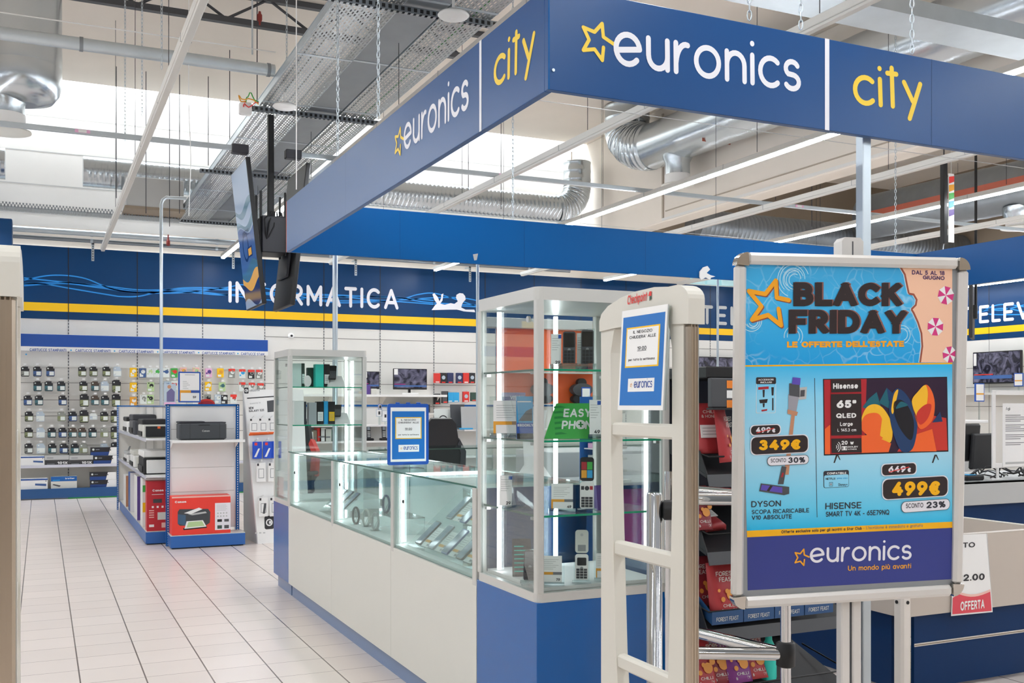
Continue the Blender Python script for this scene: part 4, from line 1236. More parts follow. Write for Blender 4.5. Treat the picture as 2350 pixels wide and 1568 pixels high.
# third shelf
for i, (px, Y, lb) in enumerate(((1160, 3.72, 'narrow price card at the left of the lower shelf of the tall cabinet'),)):
    card_stand(lb, px, 1160, Y, S1, .05, .13, txt='29')
b = MB(); x = at(1206, 1150, Y=3.66)[0]; f = fr_lean(x, 3.66, S1 + .012, .3, -.5); b.fbox(f, -.035, 0, .035, .12, -.003, 0, 'acrylic'); b.fbox(f, -.04, -.012, .04, 0, -.03, .03, 'acrylic')
tag(b.build('acrylic_stand'), 'empty clear phone stand on the lower shelf behind the front post', 'stand')
card_stand('price card with gold bar beside the open flip phone, lower shelf', 1290, 1160, 3.52, S1, .085, .105, txt='49', bar=True, lean=.3)
keypad_phone('open white flip phone with four coloured tiles on its screen', 1347, 1160, 3.50, S1, .055, .105, body='white', flip='black', lean=.2)
leaning_box('phone_box', 'purple box at the right end of the lower shelf of the tall cabinet', 'box', 1385, 3.54, S1, .05, .1, .03, 'purple', lean=.15)
# bottom
def d_list(b, f, w, h):
    for k in range(7): b.rect(f, -w * .4, h * (.12 + .11 * k), w * (.1 + .1 * (k % 3)), h * (.15 + .11 * k), .001, 'turq')
leaning_box('smartphone', 'black smartphone leaning on the cabinet floor, teal list on screen', 'mobile phone', 1198, 3.74, S0, .078, .155, .01, 'black', lean=.3, rz=-.4, deco=d_list)
keypad_phone('black keypad phone on the cabinet floor, behind the front post', 1216, 1330, 3.56, S0, .05, .12, body='dark_grey', lean=.35)
card_stand('price card with gold bar on the cabinet floor left of the white flip phone', 1264, 1330, 3.50, S0, .085, .105, txt='79', bar=True)
keypad_phone('open cream flip phone standing on the cabinet floor', 1335, 1335, 3.50, S0, .052, .1, body='white', flip='cream', lean=.2)
card_stand('price card with gold edge at the right on the cabinet floor', 1385, 1330, 3.5, S0, .06, .1, txt='59', bar=True)
# far small cabinet: phone boxes
def vbox(name, label, px0, px1, ytop, Y, zs, d, col, sidec='black', lab=None, tilt=0):
    x0, x1 = at(px0, 930, Y=Y)[0], at(px1, 930, Y=Y)[0]
    zt = at(px0, ytop, Y=Y)[2]
    t = thing(name, label, 'box', ((x0 + x1) / 2, Y + d / 2, zs), group='phone boxes in the small cabinet')
    b = MB(); b.box(x0, Y, zs + .001, x1, Y + d, zt, col, .002); b.build('carton', t)
    if lab:
        b = MB(); f = XF((0, Y, 0)); b.rect(f, x0 + (x1 - x0) * .1, zs + (zt - zs) * .15, x1 - (x1 - x0) * .1, zs + (zt - zs) * .55, .001, lab)
        for k in range(4): b.rect(f, x0 + (x1 - x0) * .2, zs + (zt - zs) * (.2 + .08 * k), x1 - (x1 - x0) * .25, zs + (zt - zs) * (.215 + .08 * k), .0016, 'grey')
        b.build('sticker', t)
Z1, Z2 = 1.591, 1.299
vbox('phone_box', 'pale mint phone box at the left of the upper shelf', 671, 692, 834, 7.86, Z1, .07, 'mint')
vbox('phone_box', 'dark green box spine beside the pale mint box', 692.5, 699.5, 834, 7.86, Z1, .07, 'dgreen', lab='mint')
vbox('phone_box', 'dark green box behind the round white gadget', 706, 723.5, 844, 7.92, Z1, .05, 'dgreen')
vbox('phone_box', 'turquoise phone box in the middle of the upper shelf', 724, 743, 836, 7.84, Z1, .07, 'turq')
vbox('phone_box', 'black phone box with white sticker, upper shelf', 743.5, 757, 836, 7.84, Z1, .07, 'black', lab='white')
vbox('phone_box', 'white phone box at the left of the second shelf', 675, 698, 920, 7.82, Z2, .07, 'white')
vbox('phone_box', 'dark box spine next to the white phone box', 698.5, 703, 922, 7.83, Z2, .06, 'dark_grey')
vbox('phone_box', 'silver grey phone box on the second shelf', 709, 727, 924, 7.82, Z2, .07, 'silver')
vbox('phone_box', 'black phone box with white sticker left of the cyan spine, second shelf', 727.5, 743, 922, 7.82, Z2, .07, 'black', lab='white')
vbox('phone_box', 'cyan box spine on the second shelf', 743.5, 753, 921, 7.82, Z2, .07, 'cyan')
vbox('phone_box', 'black phone box with yellow note on the second shelf', 753.5, 769, 922, 7.82, Z2, .07, 'black', lab='yellow')
b = MB(); x = at(707, 880, Y=7.8)[0]; f = fr_lean(x, 7.8, Z1 + .002, .15); b.prism(f, arc(0, .045, .028, .044, 0, 340, 17), -.02, 0, 'white'); tag(b.build('gadget'), 'round white gadget standing on the upper shelf of the small cabinet', 'gadget')
def ramp_phone(label, px, Y, zs, w, h):
    x = at(px, 930, Y=Y)[0]
    t = thing('smartphone', label, 'mobile phone', (x, Y, zs))
    b = MB(); b.add([(x - .06, Y - .05, zs + .001), (x + .08, Y - .05, zs + .001), (x + .08, Y + .1, zs + .001), (x - .06, Y + .1, zs + .001), (x - .03, Y + .06, zs + .09), (x + .08, Y + .06, zs + .09)], [(3, 2, 1, 0), (0, 1, 5, 4), (2, 3, 4, 5), (0, 4, 3), (1, 2, 5)], 'white'); b.build('ramp', t)
    f = Fr((x - .02, Y - .02, zs + .055), unit((1, .0, 0)), unit((.18, .5, .9)))
    b = MB(); b.prism(f, rrect_pts(-w / 2, 0, w / 2, h, .008), .002, .01, 'black'); b.build('body', t)
    b = MB(); b.prism(f, rrect_pts(-w * .4, h * .1, w * .4, h * .62, .005), .0101, .0106, 'charcoal'); b.build('screen', t)
ramp_phone('dark folding phone on a white ramp, upper shelf of the small cabinet', 766, 7.85, Z1, .06, .13)
ramp_phone('grey phone on a white ramp, second shelf of the small cabinet', 778, 7.88, Z2, .055, .11)

# ---------------- goods inside the low counters ----------------
def slope(label, y0, y1):
    t = thing('display_slope', label, 'display stand', (1.95, (y0 + y1) / 2, .708))
    b = MB()
    vs = [(1.76, y0, .71), (2.08, y0, .71), (2.08, y0, 1.0), (1.76, y1, .71), (2.08, y1, .71), (2.08, y1, 1.0)]
    b.add(vs, [(0, 1, 2), (5, 4, 3), (0, 2, 5, 3), (1, 4, 5, 2), (0, 3, 4, 1)], 'acrylic'); b.build('acrylic_slope', t)
slope('clear sloping stand for phones in the nearest glass counter', 4.1, 5.12)
slope('clear sloping stand for phones in the far glass counter', 6.5, 7.0)
sv = unit((.32, 0, .29))
def slope_item(name, label, cat, y, s, w, h, kind, col='black'):
    """lies on the slope; y = centre, s = distance up the slope"""
    f = Fr(vadd((1.76, y, .712), vmul(sv, s)), (0, -1, 0), sv)
    t = thing(name, label, cat, f.P(0, 0, .002), group='phones and cards on the counter slopes')
    b = MB()
    if kind == 'phone':
        b.prism(f, rrect_pts(-w / 2, 0, w / 2, h, .008), .003, .012, col); b.build('body', t)
        b = MB(); b.prism(f, rrect_pts(-w * .46, h * .03, w * .46, h * .97, .007), .0121, .0124, 'phone_screen'); b.build('screen', t)
    else:
        b.fbox(f, -w / 2, 0, w / 2, h, .003, .005, 'paper')
        for k in range(4): b.rect(f, -w * .4, h * (.5 + .1 * k), w * .3, h * (.53 + .1 * k), .0055, 'light_grey')
        b.rect(f, -w * .5, h * .22, w * .2, h * .34, .0055, 'gold'); b.rect(f, w * .2, h * .22, w * .5, h * .34, .0057, 'ink_grey')
        text(b, f, '199', w * .42, h * .05, h * .1, 'ink', w=.2, align='r', h=.006); b.build('card', t)
k = 0
for row, s in enumerate((.02, .215)):
    for i in range(5):
        y = 4.98 - i * .19 - row * .07
        if y < 4.15: continue
        slope_item('smartphone', 'smartphone, %s from the far end in the %s row of the nearest counter slope' % (ORD[i], ('lower', 'upper')[row]), 'mobile phone', y, s, .075, .16, 'phone', ('black', 'silver', 'blue_mid')[(i + row) % 3])
        if y - .095 > 4.14: slope_item('price_card', 'white card with gold bar after the %s phone of the %s row, nearest counter slope' % (ORD[i], ('lower', 'upper')[row]), 'price card', y - .095, s, .09, .13, 'card')
for i in range(3):
    slope_item('smartphone', 'smartphone, %s from the near end on the far counter slope' % ORD[i], 'mobile phone', 6.56 + i * .15, .06, .075, .16, 'phone', 'black')
    if i < 2: slope_item('price_card', 'price card after the %s phone on the far counter slope' % ORD[i], 'price card', 6.635 + i * .15, .03, .06, .12, 'card')
def watch(label, x, y, z, col, face):
    t = thing('smart_watch', label, 'watch', (x, y, z), group='watches in the middle counter')
    b = MB(); f = Fr((x, y, z + .052), unit((.5, -.85, 0)), (0, 0, 1))
    pts = arc(0, 0, .026, .05, 0, 345, 23); b.tube([f.P(a, c, 0) for a, c in pts] + [f.P(*pts[0], 0)], .007, col, 8); b.build('strap', t)
    b = MB(); f3 = Fr(f.P(-.026, .01, 0), unit((.4, -.1, .2)), unit((-.35, .3, .9))); b.fbox(Fr(f.P(-.03, .008, 0), f.n, f.v), -.018, -.02, .018, .02, -.005, .006, face, .004); b.build('watch_case', t)
    b = MB(); b.box(x - .03, y - .03, z, x + .03, y + .03, z + .006, 'acrylic'); b.tube([(x, y, z + .006), (x + .02, y, z + .05)], .01, 'acrylic', 8); b.build('acrylic_stand', t)
watch('black smart watch on a clear stand, left in the middle counter', 1.78, 6.15, .71, 'black', 'silver')
watch('cream smart watch in the middle counter', 1.80, 6.0, .71, 'cream', 'white')
watch('white watch at the right of the middle counter floor', 1.79, 5.78, .71, 'light_grey', 'cream')
t = thing('riser', 'clear acrylic riser carrying the blue watch in the middle counter', 'display stand', (1.86, 5.75, .71))
b = MB(); b.box(1.83, 5.5, .80, 2.0, 5.95, .806, 'acrylic'); b.build('plate', t)
for yy in (5.5, 5.942):
    b = MB(); b.box(1.83, yy, .71, 2.0, yy + .008, .80, 'acrylic'); b.build('leg', t)
watch('dark blue smart watch raised on the clear riser', 1.87, 5.82, .807, 'navy', 'light_grey')

# ---------------- notice in a blue frame on the counter ----------------
def notice(mb, f, w, h, h0=.001, border='blue_mid'):
    """closing-time notice: blue sheet, white panel with yellow rim, shop logo"""
    mb.rect(f, 0, 0, w, h, h0, 'paper'); mb.rect(f, w * .04, h * .045, w * .96, h * .93, h0 + .0004, 'notice_blue')
    mb.rect(f, w * .13, h * .42, w * .87, h * .82, h0 + .0008, 'yellow'); mb.rect(f, w * .155, h * .435, w * .845, h * .805, h0 + .0012, 'paper')
    for tx, by, sz, fw in (('IL NEGOZIO', .755, .026, .42), ("CHIUDERA' ALLE", .705, .026, .58), ('19:00', .585, .034, .2), ('per tutta la settimana', .485, .022, .58)):
        text(mb, f, tx, w * .5 - w * fw / 2, h * by, h * sz * 1.15, 'ink', w=.16, fit=w * fw, h=h0 + .0016)
    mb.rect(f, w * .4, h * .578, w * .6, h * .582, h0 + .0016, 'ink')
    mb.rect(f, w * .22, h * .18, w * .8, h * .31, h0 + .0008, 'paper')
    text(mb, f, 'euronics', w * .36, h * .222, h * .055, 'ink_blue', w=.2, fit=w * .4, h=h0 + .0013, font=LOGO); star(mb, f, w * .3, h * .245, h * .02, 'gold', h=h0 + .0013)
t = thing('counter_sign', 'closing-time notice in a bright blue frame standing on the glass counter', 'sign', (1.83, 5.32, CTOP))
f = XF((1.712, 5.3, CTOP + .022)); b = MB(); b.prism(f, rrect_pts(0, 0, .237, .335, .012), -.01, 0, 'blue_frame'); b.build('frame', t)
b = MB(); notice(b, f.sub(.016, .018), .205, .297); b.build('sheet', t)
b = MB(); b.box(1.76, 5.24, CTOP, 1.9, 5.37, CTOP + .006, 'acrylic'); b.box(1.8, 5.3, CTOP + .006, 1.86, 5.304, CTOP + .03, 'acrylic'); b.build('foot', t)
b = MB(); f2 = f.sub(.1185, .335)
for q in (-.06, 0, .06): b.fbox(f2, q - .012, -.002, q + .012, .008, -.008, -.002, 'blue_frame', .002)
b.build('clips', t)

# ---------------- counters on the other sides of the island ----------------
t = thing('display_counter', 'glass display counter closing the far side of the island', 'counter', (3.6, 8.0, 0))
b = MB(); b.box(2.33, 7.72, 0, 5.6, 8.23, .72, 'white'); b.build('cabinet_body', t)
b = MB(); b.box(2.33, 7.70, 1.092, 5.6, 8.23, 1.1, 'glass_green'); b.box(2.33, 7.698, 1.090, 5.6, 7.70, 1.1, 'dgreen'); b.build('top_glass', t)
b = MB(); b.box(2.33, 7.705, .74, 5.6, 7.711, 1.09, 'glass_green'); b.build('front_glass', t)
for x in (2.33, 3.4, 4.5, 5.57):
    b = MB(); b.box(x, 7.70, .72, x + .03, 7.73, 1.09, 'alu_paint'); b.build('corner_post', t)
for i in range(10):
    x = 2.5 + i * .12
    b = MB(); b.box(x, 7.85, .721, x + .1, 7.95, .80 + .015 * (i % 3), ('dark_red', 'white', 'teal', 'dark_red', 'cyan')[i % 5], .002)
    tag(b.build('small_box'), 'small %s carton in the far island counter, %s from its left end' % (('dark red', 'white', 'teal', 'dark red', 'cyan')[i % 5], ORD[i]), 'box', 'cartons in the far island counter')
# staff side: cabinets seen through the tall glass cabinet
t = thing('staff_cabinet', 'white staff cabinet with an oval grip behind the tall glass cabinet', 'cabinet', (3.55, 6.1, 0))
b = MB(); b.box(2.95, 5.7, 0, 3.9, 6.3, 1.15, 'light_grey', .003); b.build('body', t)
b = MB(); b.box(3.42, 5.69, .86, 3.88, 5.7, 1.13, 'white'); door = b.build('door', t)
b = MB(); b.prism(XF((3.58, 5.69, .95)), rrect_pts(0, 0, .1, .035, .017), 0, .002, 'dim_brown'); b.build('grip', door)
t = thing('staff_desk', 'dark blue staff desk panel seen low through the tall glass cabinet', 'desk', (2.9, 5.2, 0))
b = MB(); b.box(2.42, 5.2, 0, 3.6, 5.24, .98, 'navy_panel'); b.build('panel', t)
b = MB(); b.box(2.4, 5.1, .98, 3.62, 5.6, 1.0, 'light_grey', .003); b.build('desk_top', t)
b = MB(); b.box(3.0, 5.196, .55, 3.35, 5.199, .95, 'magenta'); tag(b.build('leaflet'), 'purple leaflet stuck to the dark blue staff desk', 'leaflet')
t = thing('paper_rack', 'white wire rack with papers behind the tall glass cabinet', 'rack', (3.0, 4.9, 1.0))
b = MB(); b.box(2.9, 5.14, 1.001, 3.16, 5.3, 1.01, 'white'); b.box(2.9, 5.29, 1.0, 3.16, 5.3, 1.5, 'base_blue'); b.build('frame', t)
for k in range(6):
    b = MB(); b.box(2.92, 5.16, 1.05 + k * .07, 3.14, 5.28, 1.056 + k * .07, 'white'); b.box(2.92, 5.155, 1.056 + k * .07, 3.14, 5.16, 1.07 + k * .07, 'wire'); b.build('tier', t)
    b = MB(); b.box(2.94, 5.17, 1.0565 + k * .07, 3.12, 5.27, 1.085 + k * .07, ('paper', 'light_grey', 'pink')[k % 3]); tag(b.build('paper_stack'), 'stack of papers on the %s tier from below of the white wire rack' % ORD[k], 'paper', 'papers in the wire rack')
t = thing('monitor_stand', 'white flared monitor foot seen through the middle of the tall cabinet', 'stand', (2.62, 5.3, 1.0))
b = MB(); b.lathe((2.62, 5.35, 1.0), [(.12, .001), (.11, .02), (.055, .1), (.07, .36), (.08, .42)], 'white', 24); b.build('foot', t)


# ---------------- poster stand ----------------
PSI = radians(13.3)
r_, f_ = (CT, -ST, 0), (ST, CT, 0)
pu = tuple(r_[i] * cos(PSI) + f_[i] * sin(PSI) for i in range(3))
pv = unit(vadd((0, 0, 1), vmul(f_, -.045)))
pn = cross(pu, pv)
pv = unit(cross(pn, pu))
PF = Fr(at(1944, 985, d=3.0), pu, pv).sub(0, 0, 0, .011)
def pavg(*ps):
    q = [PF.px(*p) for p in ps]
    return q
(a00, b00), (a10, b10), (a01, b01), (a11, b11) = [PF.px(*p) for p in ((1690, 1393), (2215, 1370), (1676, 583), (2213, 588))]
PA0, PA1, PB0, PB1 = (a00 + a01) / 2, (a10 + a11) / 2, (b00 + b10) / 2, (b01 + b11) / 2
root = PF.P((PA0 + PA1) / 2, PB0, -.05)
t = thing('poster_stand', 'poster stand with rounded aluminium frame and blue summer sale poster', 'poster stand', (root[0], root[1], 0))
fw = .034
b = MB()
ri = .036
for q in ((PA0 + ri, PB0, PA1 - ri, PB0 + fw), (PA0 + ri, PB1 - fw, PA1 - ri, PB1), (PA0, PB0 + ri, PA0 + fw, PB1 - ri), (PA1 - fw, PB0 + ri, PA1, PB1 - ri)):
    b.fbox(PF, *q, -.018, .012, 'alu_frame', .009)
b.build('snap_frame', t)
for i, (cx, cy, an) in enumerate(((PA0, PB0, 180), (PA1, PB0, 270), (PA1, PB1, 0), (PA0, PB1, 90))):
    b = MB(); ox, oy = cx + (ri if cx == PA0 else -ri), cy + (ri if cy == PB0 else -ri)
    pts = arc(ox, oy, ri, ri, an, an + 90, 8) + [(ox - ri * .1 * cos(radians(an + 45)), oy - ri * .1 * sin(radians(an + 45)))]
    b.prism(PF, pts, -.017, .0125, 'chrome_dull'); b.build('corner_cap', t)
b = MB(); b.fbox(PF, PA0 + .02, PB0 + .02, PA1 - .02, PB1 - .02, -.016, -.004, 'grey'); b.build('back_panel', t)
b = MB(); f = PF; H0 = -.0035
X = lambda x, y: PF.px(x, y)
def pp(pts, h, mt): b.poly(f, [X(*p) for p in pts][::-1], h, mt)
def px_r(x0, y0, x1, y1, r, h, mt, slope=0):
    """rounded rectangle between photo points"""
    a0, b0 = X(x0, y1); a1, b1 = X(x1, y0)
    q = f.sub(a0, b0, 0, slope)
    b.poly(q, rrect_pts(0, 0, a1 - a0, b1 - b0 , r), h, mt)
def grad_mat(name, stops, z0, z1, water=False):
    m = bpy.data.materials.new(name); m.use_nodes = True
    nt = m.node_tree; N, L = nt.nodes, nt.links; p = N['Principled BSDF']
    geo = N.new('ShaderNodeNewGeometry'); sp = N.new('ShaderNodeSeparateXYZ'); L.new(geo.outputs['Position'], sp.inputs[0])
    mp = N.new('ShaderNodeMapRange'); mp.inputs['From Min'].default_value = z0; mp.inputs['From Max'].default_value = z1
    L.new(sp.outputs[2], mp.inputs['Value'])
    cr = N.new('ShaderNodeValToRGB'); L.new(mp.outputs['Result'], cr.inputs[0])
    el = cr.color_ramp.elements
    el[0].position, el[0].color = stops[0][0], lin(stops[0][1]); el[1].position, el[1].color = stops[-1][0], lin(stops[-1][1])
    for ps, c in stops[1:-1]:
        e = el.new(ps); e.color = lin(c)
    col = cr.outputs['Color']
    if water:
        nz = N.new('ShaderNodeTexNoise'); nz.inputs['Scale'].default_value = 9; nz.inputs['Detail'].default_value = 2
        L.new(geo.outputs['Position'], nz.inputs['Vector'])
        md = N.new('ShaderNodeVectorMath'); md.operation = 'MULTIPLY_ADD'; md.inputs[1].default_value = (.1, .1, .1)
        L.new(nz.outputs['Color'], md.inputs[0]); L.new(geo.outputs['Position'], md.inputs[2])
        vo = N.new('ShaderNodeTexVoronoi'); vo.feature = 'DISTANCE_TO_EDGE'; vo.inputs['Scale'].default_value = 22; L.new(md.outputs[0], vo.inputs['Vector'])
        m2 = N.new('ShaderNodeMapRange'); m2.inputs['From Min'].default_value = 0; m2.inputs['From Max'].default_value = .06; m2.inputs['To Min'].default_value = .5; m2.inputs['To Max'].default_value = 0
        L.new(vo.outputs['Distance'], m2.inputs['Value'])
        n2 = N.new('ShaderNodeTexNoise'); n2.inputs['Scale'].default_value = 7; L.new(geo.outputs['Position'], n2.inputs['Vector'])
        m3 = N.new('ShaderNodeMapRange'); m3.inputs['From Min'].default_value = .42; m3.inputs['From Max'].default_value = .7; L.new(n2.outputs['Fac'], m3.inputs['Value'])
        ml = N.new('ShaderNodeMath'); ml.operation = 'MULTIPLY'; L.new(m2.outputs['Result'], ml.inputs[0]); L.new(m3.outputs['Result'], ml.inputs[1])
        mx = N.new('ShaderNodeMix'); mx.data_type = 'RGBA'; L.new(ml.outputs[0], mx.inputs['Factor']); L.new(col, mx.inputs['A']); mx.inputs['B'].default_value = lin('cdeefa')
        col = mx.outputs['Result']
    L.new(col, p.inputs['Base Color']); p.inputs['Roughness'].default_value = .35
    MATS[name] = m
ztop, zmid, zlow = PF.P(*X(1940, 605))[2], PF.P(*X(1940, 838))[2], PF.P(*X(1940, 1210))[2]
grad_mat('pool_water', [(0, '0c9ee0'), (.6, '3fb6ec'), (1, '38a6dc')], zmid, ztop, True)
grad_mat('poster_sky', [(0, '14b4e4'), (.12, '62cdf0'), (.45, 'a8def4'), (.8, '8fd8f6'), (1, '2db8ee')], zlow, zmid)
# background fields
pp([(1703, 606), (2187, 611), (2187, 832), (1706, 838)], H0, 'pool_water')
pp([(1706, 838), (2187, 832), (2187, 1198), (1715, 1219)], H0, 'poster_sky')
pp([(1706, 838.5), (2187, 832.5), (2187, 836), (1706, 842)], H0 + .0003, 'poster_gold')
pp([(1715, 1219), (2187, 1198), (2187, 1212), (1716, 1234)], H0 + .0003, 'poster_gold')
pp([(1716, 1234), (2187, 1212), (2189, 1330), (1717, 1356)], H0, 'poster_navy')
coast = [(2066, 610), (2078, 630), (2083, 655), (2087, 674), (2098, 676), (2105, 688), (2103, 700), (2093, 710), (2098, 718), (2108, 740), (2116, 765), (2118, 795), (2113, 832)]
pp([(2066, 610)] + [(2187, 611), (2187, 832)] + coast[:0:-1], H0 + .0003, 'sand')
for pl in stroke_polys([X(*p) for p in coast], .006, 'b'): b.poly(f, pl, H0 + .0006, 'sand_edge')
for pl in stroke_polys([X(p[0] - 3, p[1]) for p in coast], .003, 'b'): b.poly(f, pl, H0 + .0005, 'ripple')
for cx, cy, s, a in ((1820, 640, 30, 0), (1825, 643, 20, 60), (1726, 735, 24, 150), (1730, 738, 15, 200), (1822, 772, 22, -40), (2072, 768, 20, -70), (1822, 642, 38, 20)):
    ca, cb = X(cx, cy); sc = s / 2331 * 3
    for k in (0, .35): b.ring(f, ca, cb, sc * (1 - k), sc * (1 - k) + .0022, H0 + .0004, 'ripple', 20, a, a + 230)
def umbrella(cx, cy, r, rot, clip=None):
    ca, cb = X(cx, cy); rr = r / 2331 * 3
    am = PA1 - fw - .002
    for k in range(8):
        p = [(0, 0)] + [(rr * cos(radians(rot + 45 * k + q)), rr * sin(radians(rot + 45 * k + q))) for q in (0, 45)]
        p = [(min(ca + x, am), cb + y) for x, y in p]
        b.poly(f, p, H0 + .0009, 'umb_pink' if k % 2 else 'white')
umbrella(2172, 678, 22, 10); umbrella(2148, 750, 22, 20); umbrella(2181, 814, 20, 30)
text_px(b, f, 'DAL 5 AL 18', (2094, 630), (2169, 632), 620, 'vac_dark', w=.2, h=H0 + .0009)
text_px(b, f, 'GIUGNO', (2119, 641), (2169, 643), 632, 'vac_dark', w=.2, h=H0 + .0009)
# title
for tx, p0, p1, tp in (('BLACK', (1821, 703), (2069, 703), 648), ('FRIDAY', (1810, 766), (2080, 766), 711)):
    text_px(b, f, tx, (p0[0] + 4, p0[1] - 1), (p1[0] + 4, p1[1] - 1), tp - 1, 'shadow_ink', w=.27, h=H0 + .0009, cap='s', sp=.05, heavy=True)
    text_px(b, f, tx, p0, p1, tp, 'poster_ink', w=.27, h=H0 + .0021, cap='s', sp=.05, heavy=True)
text_px(b, f, "LE OFFERTE DELL'ESTATE", (1807, 798), (2076, 796), 784, 'star_gold', w=.27, h=H0 + .0009, cap='s', sp=.03, heavy=True)
sp_ = [(1811, 689), (1783, 683), (1781, 644), (1757, 675), (1719, 668), (1748, 703), (1726, 734), (1763, 723), (1793, 747), (1787, 709)]
for off, mt, hh in ((2.5, 'sand_edge', .0006), (0, 'star_gold', .0016)):
    for i in range(9):
        for pl in stroke_polys([X(sp_[i][0] + off, sp_[i][1] + off), X(sp_[i + 1][0] + off, sp_[i + 1][1] + off)], .0125, 'r'): b.poly(f, pl, H0 + hh + .0001 * i, mt)
# accessories box
px_r(1736, 866, 1782, 949, .004, H0 + .0004, 'price_white'); px_r(1737, 867, 1781, 948, .004, H0 + .0007, 'poster_sky'); px_r(1736, 866, 1782, 882, .004, H0 + .001, 'poster_ink')
text_px(b, f, 'ACCESSORI', (1741, 874), (1776, 873.4), 870, 'white', w=.2, h=H0 + .0013); text_px(b, f, 'INCLUSI', (1746, 880), (1772, 879.6), 876, 'white', w=.2, h=H0 + .0013)
for q in ([(1741, 889), (1765, 887), (1765, 893), (1741, 895)], [(1751, 895), (1756, 895), (1755, 912), (1752, 912)], [(1743, 918), (1763, 916), (1761, 925), (1745, 926)], [(1751, 926), (1756, 926), (1755, 935), (1752, 935)], [(1771, 889), (1777, 889), (1776, 908), (1772, 908)], [(1773, 914), (1776, 914), (1776, 942), (1773, 942)], [(1748, 941), (1762, 939), (1761, 943), (1749, 945)]):
    pp(q, H0 + .0011, 'dark_red' if q[0][1] in (941, 889) and q[0][0] < 1760 else 'poster_ink')
# upright vacuum cleaner
pp([(1818, 945), (1826, 945), (1811, 1090), (1800, 1090)], H0 + .0011, 'copper')
pp([(1810, 905), (1835, 908), (1828, 948), (1810, 944)], H0 + .0014, 'steel_print'); pp([(1812, 880), (1836, 882), (1836, 912), (1812, 908)], H0 + .0016, 'charcoal'); pp([(1820, 866), (1838, 868), (1837, 884), (1818, 882)], H0 + .0018, 'vac_purple')
pp([(1836, 890), (1853, 888), (1851, 916), (1834, 918)], H0 + .0013, 'light_grey'); pp([(1838, 896), (1848, 895), (1847, 910), (1837, 911)], H0 + .0017, 'charcoal'); pp([(1808, 940), (1832, 946), (1829, 955), (1808, 950)], H0 + .0017, 'copper')
pp([(1795, 1070), (1806, 1072), (1799, 1112), (1786, 1112)], H0 + .0012, 'charcoal'); pp([(1796, 1085), (1800, 1086), (1797, 1096), (1793, 1096)], H0 + .0015, 'dark_red')
pp([(1747, 1110), (1812, 1118), (1812, 1134), (1800, 1137), (1743, 1128)], H0 + .0014, 'charcoal'); pp([(1749, 1113), (1796, 1119), (1796, 1132), (1746, 1125)], H0 + .0017, 'vac_purple'); pp([(1768, 1115), (1774, 1116), (1766, 1128), (1760, 1127)], H0 + .002, 'poster_ink')
def price(x0, y0, x1, y1, mt, r, tx, bx0, bx1, by, ty, tmt, w=.24, rim=True, sl=.025):
    if rim: px_r(x0 - 2, y0 - 2, x1 + 2, y1 + 2, r, H0 + .0021, 'price_white', sl)
    px_r(x0, y0, x1, y1, r, H0 + .0024, mt, sl)
    for q in tx: text_px(b, f, q[0], (q[1], q[3]), (q[2], q[3] - (q[2] - q[1]) * .02), q[4], tmt, w=q[5], h=H0 + .0027, cap=q[6])
price(1724, 977, 1791, 999, 'poster_ink', .012, [('499', 1735, 1769, 994, 981, .24, 'r'), ('\u20ac', 1772, 1780, 993, 984, .24, 'r')], 0, 0, 0, 0, 'price_white')
pp([(1736, 993), (1776, 982), (1776, 984), (1736, 995)], H0 + .004, 'red')
price(1725, 1002, 1855, 1044, 'poster_ink', .016, [('349\u20ac', 1742, 1838, 1034, 1010, .26, 'r')], 0, 0, 0, 0, 'poster_gold')
px_r(1761, 1046, 1857, 1070, .012, H0 + .0024, 'charcoal', .02); px_r(1762, 1047, 1856, 1069, .012, H0 + .0027, 'price_white', .02)
text_px(b, f, 'SCONTO', (1769, 1062), (1804, 1061), 1053, 'poster_text', w=.16, h=H0 + .003); text_px(b, f, '30%', (1809, 1063), (1848, 1062), 1050, 'poster_text', w=.22, h=H0 + .003)
for tx, x0, x1, y, tp, w in (('DYSON', 1725, 1793, 1165, 1151, .16), ('SCOPA RICARICABILE', 1726, 1858, 1181, 1171, .16), ('V10 ABSOLUTE', 1726, 1818, 1194, 1184, .18), ('HISENSE', 1895, 1978, 1170, 1155, .16), ('SMART TV 4K - 65E79NQ', 1896, 2042, 1187, 1175, .17)):
    text_px(b, f, tx, (x0, y), (x1, y - (x1 - x0) * .035), tp, 'poster_text', w=w, h=H0 + .0009)
pp([(1870, 868), (1871.2, 868), (1877, 1188), (1875.8, 1188)], H0 + .0006, 'poster_text')
# printed television
pp([(1890, 870), (2175, 865), (2178, 1037), (1892, 1046)], H0 + .0006, 'tv_blk')
TVP = lambda pts, k, mt: pp(pts, H0 + .0009 + .00015 * k, mt)
TVP([(1892, 872), (2173, 867), (2176, 1034), (1894, 1043)], 0, 'tv_deep'); TVP([(1892, 872), (1990, 870), (1985, 1040), (1894, 1043)], 1, 'dark_red'); TVP([(1894, 985), (1906, 975), (1906, 1043), (1894, 1043)], 2, 'tv_or')
TVP([(2120, 950), (2173, 960), (2176, 1034), (2060, 1037)], 1, 'tv_red')
def petal(pts, k, mt):
    n = len(pts); P = []
    for i in range(n):
        p0, p1, p2, p3 = [pts[(i + j) % n] for j in (-1, 0, 1, 2)]
        for q in range(5):
            t_ = q / 5
            P.append(tuple(.5 * (2 * p1[j] + (p2[j] - p0[j]) * t_ + (2 * p0[j] - 5 * p1[j] + 4 * p2[j] - p3[j]) * t_ * t_ + (3 * p1[j] - p0[j] - 3 * p2[j] + p3[j]) * t_ ** 3) for j in (0, 1)))
    TVP(P, k, mt)
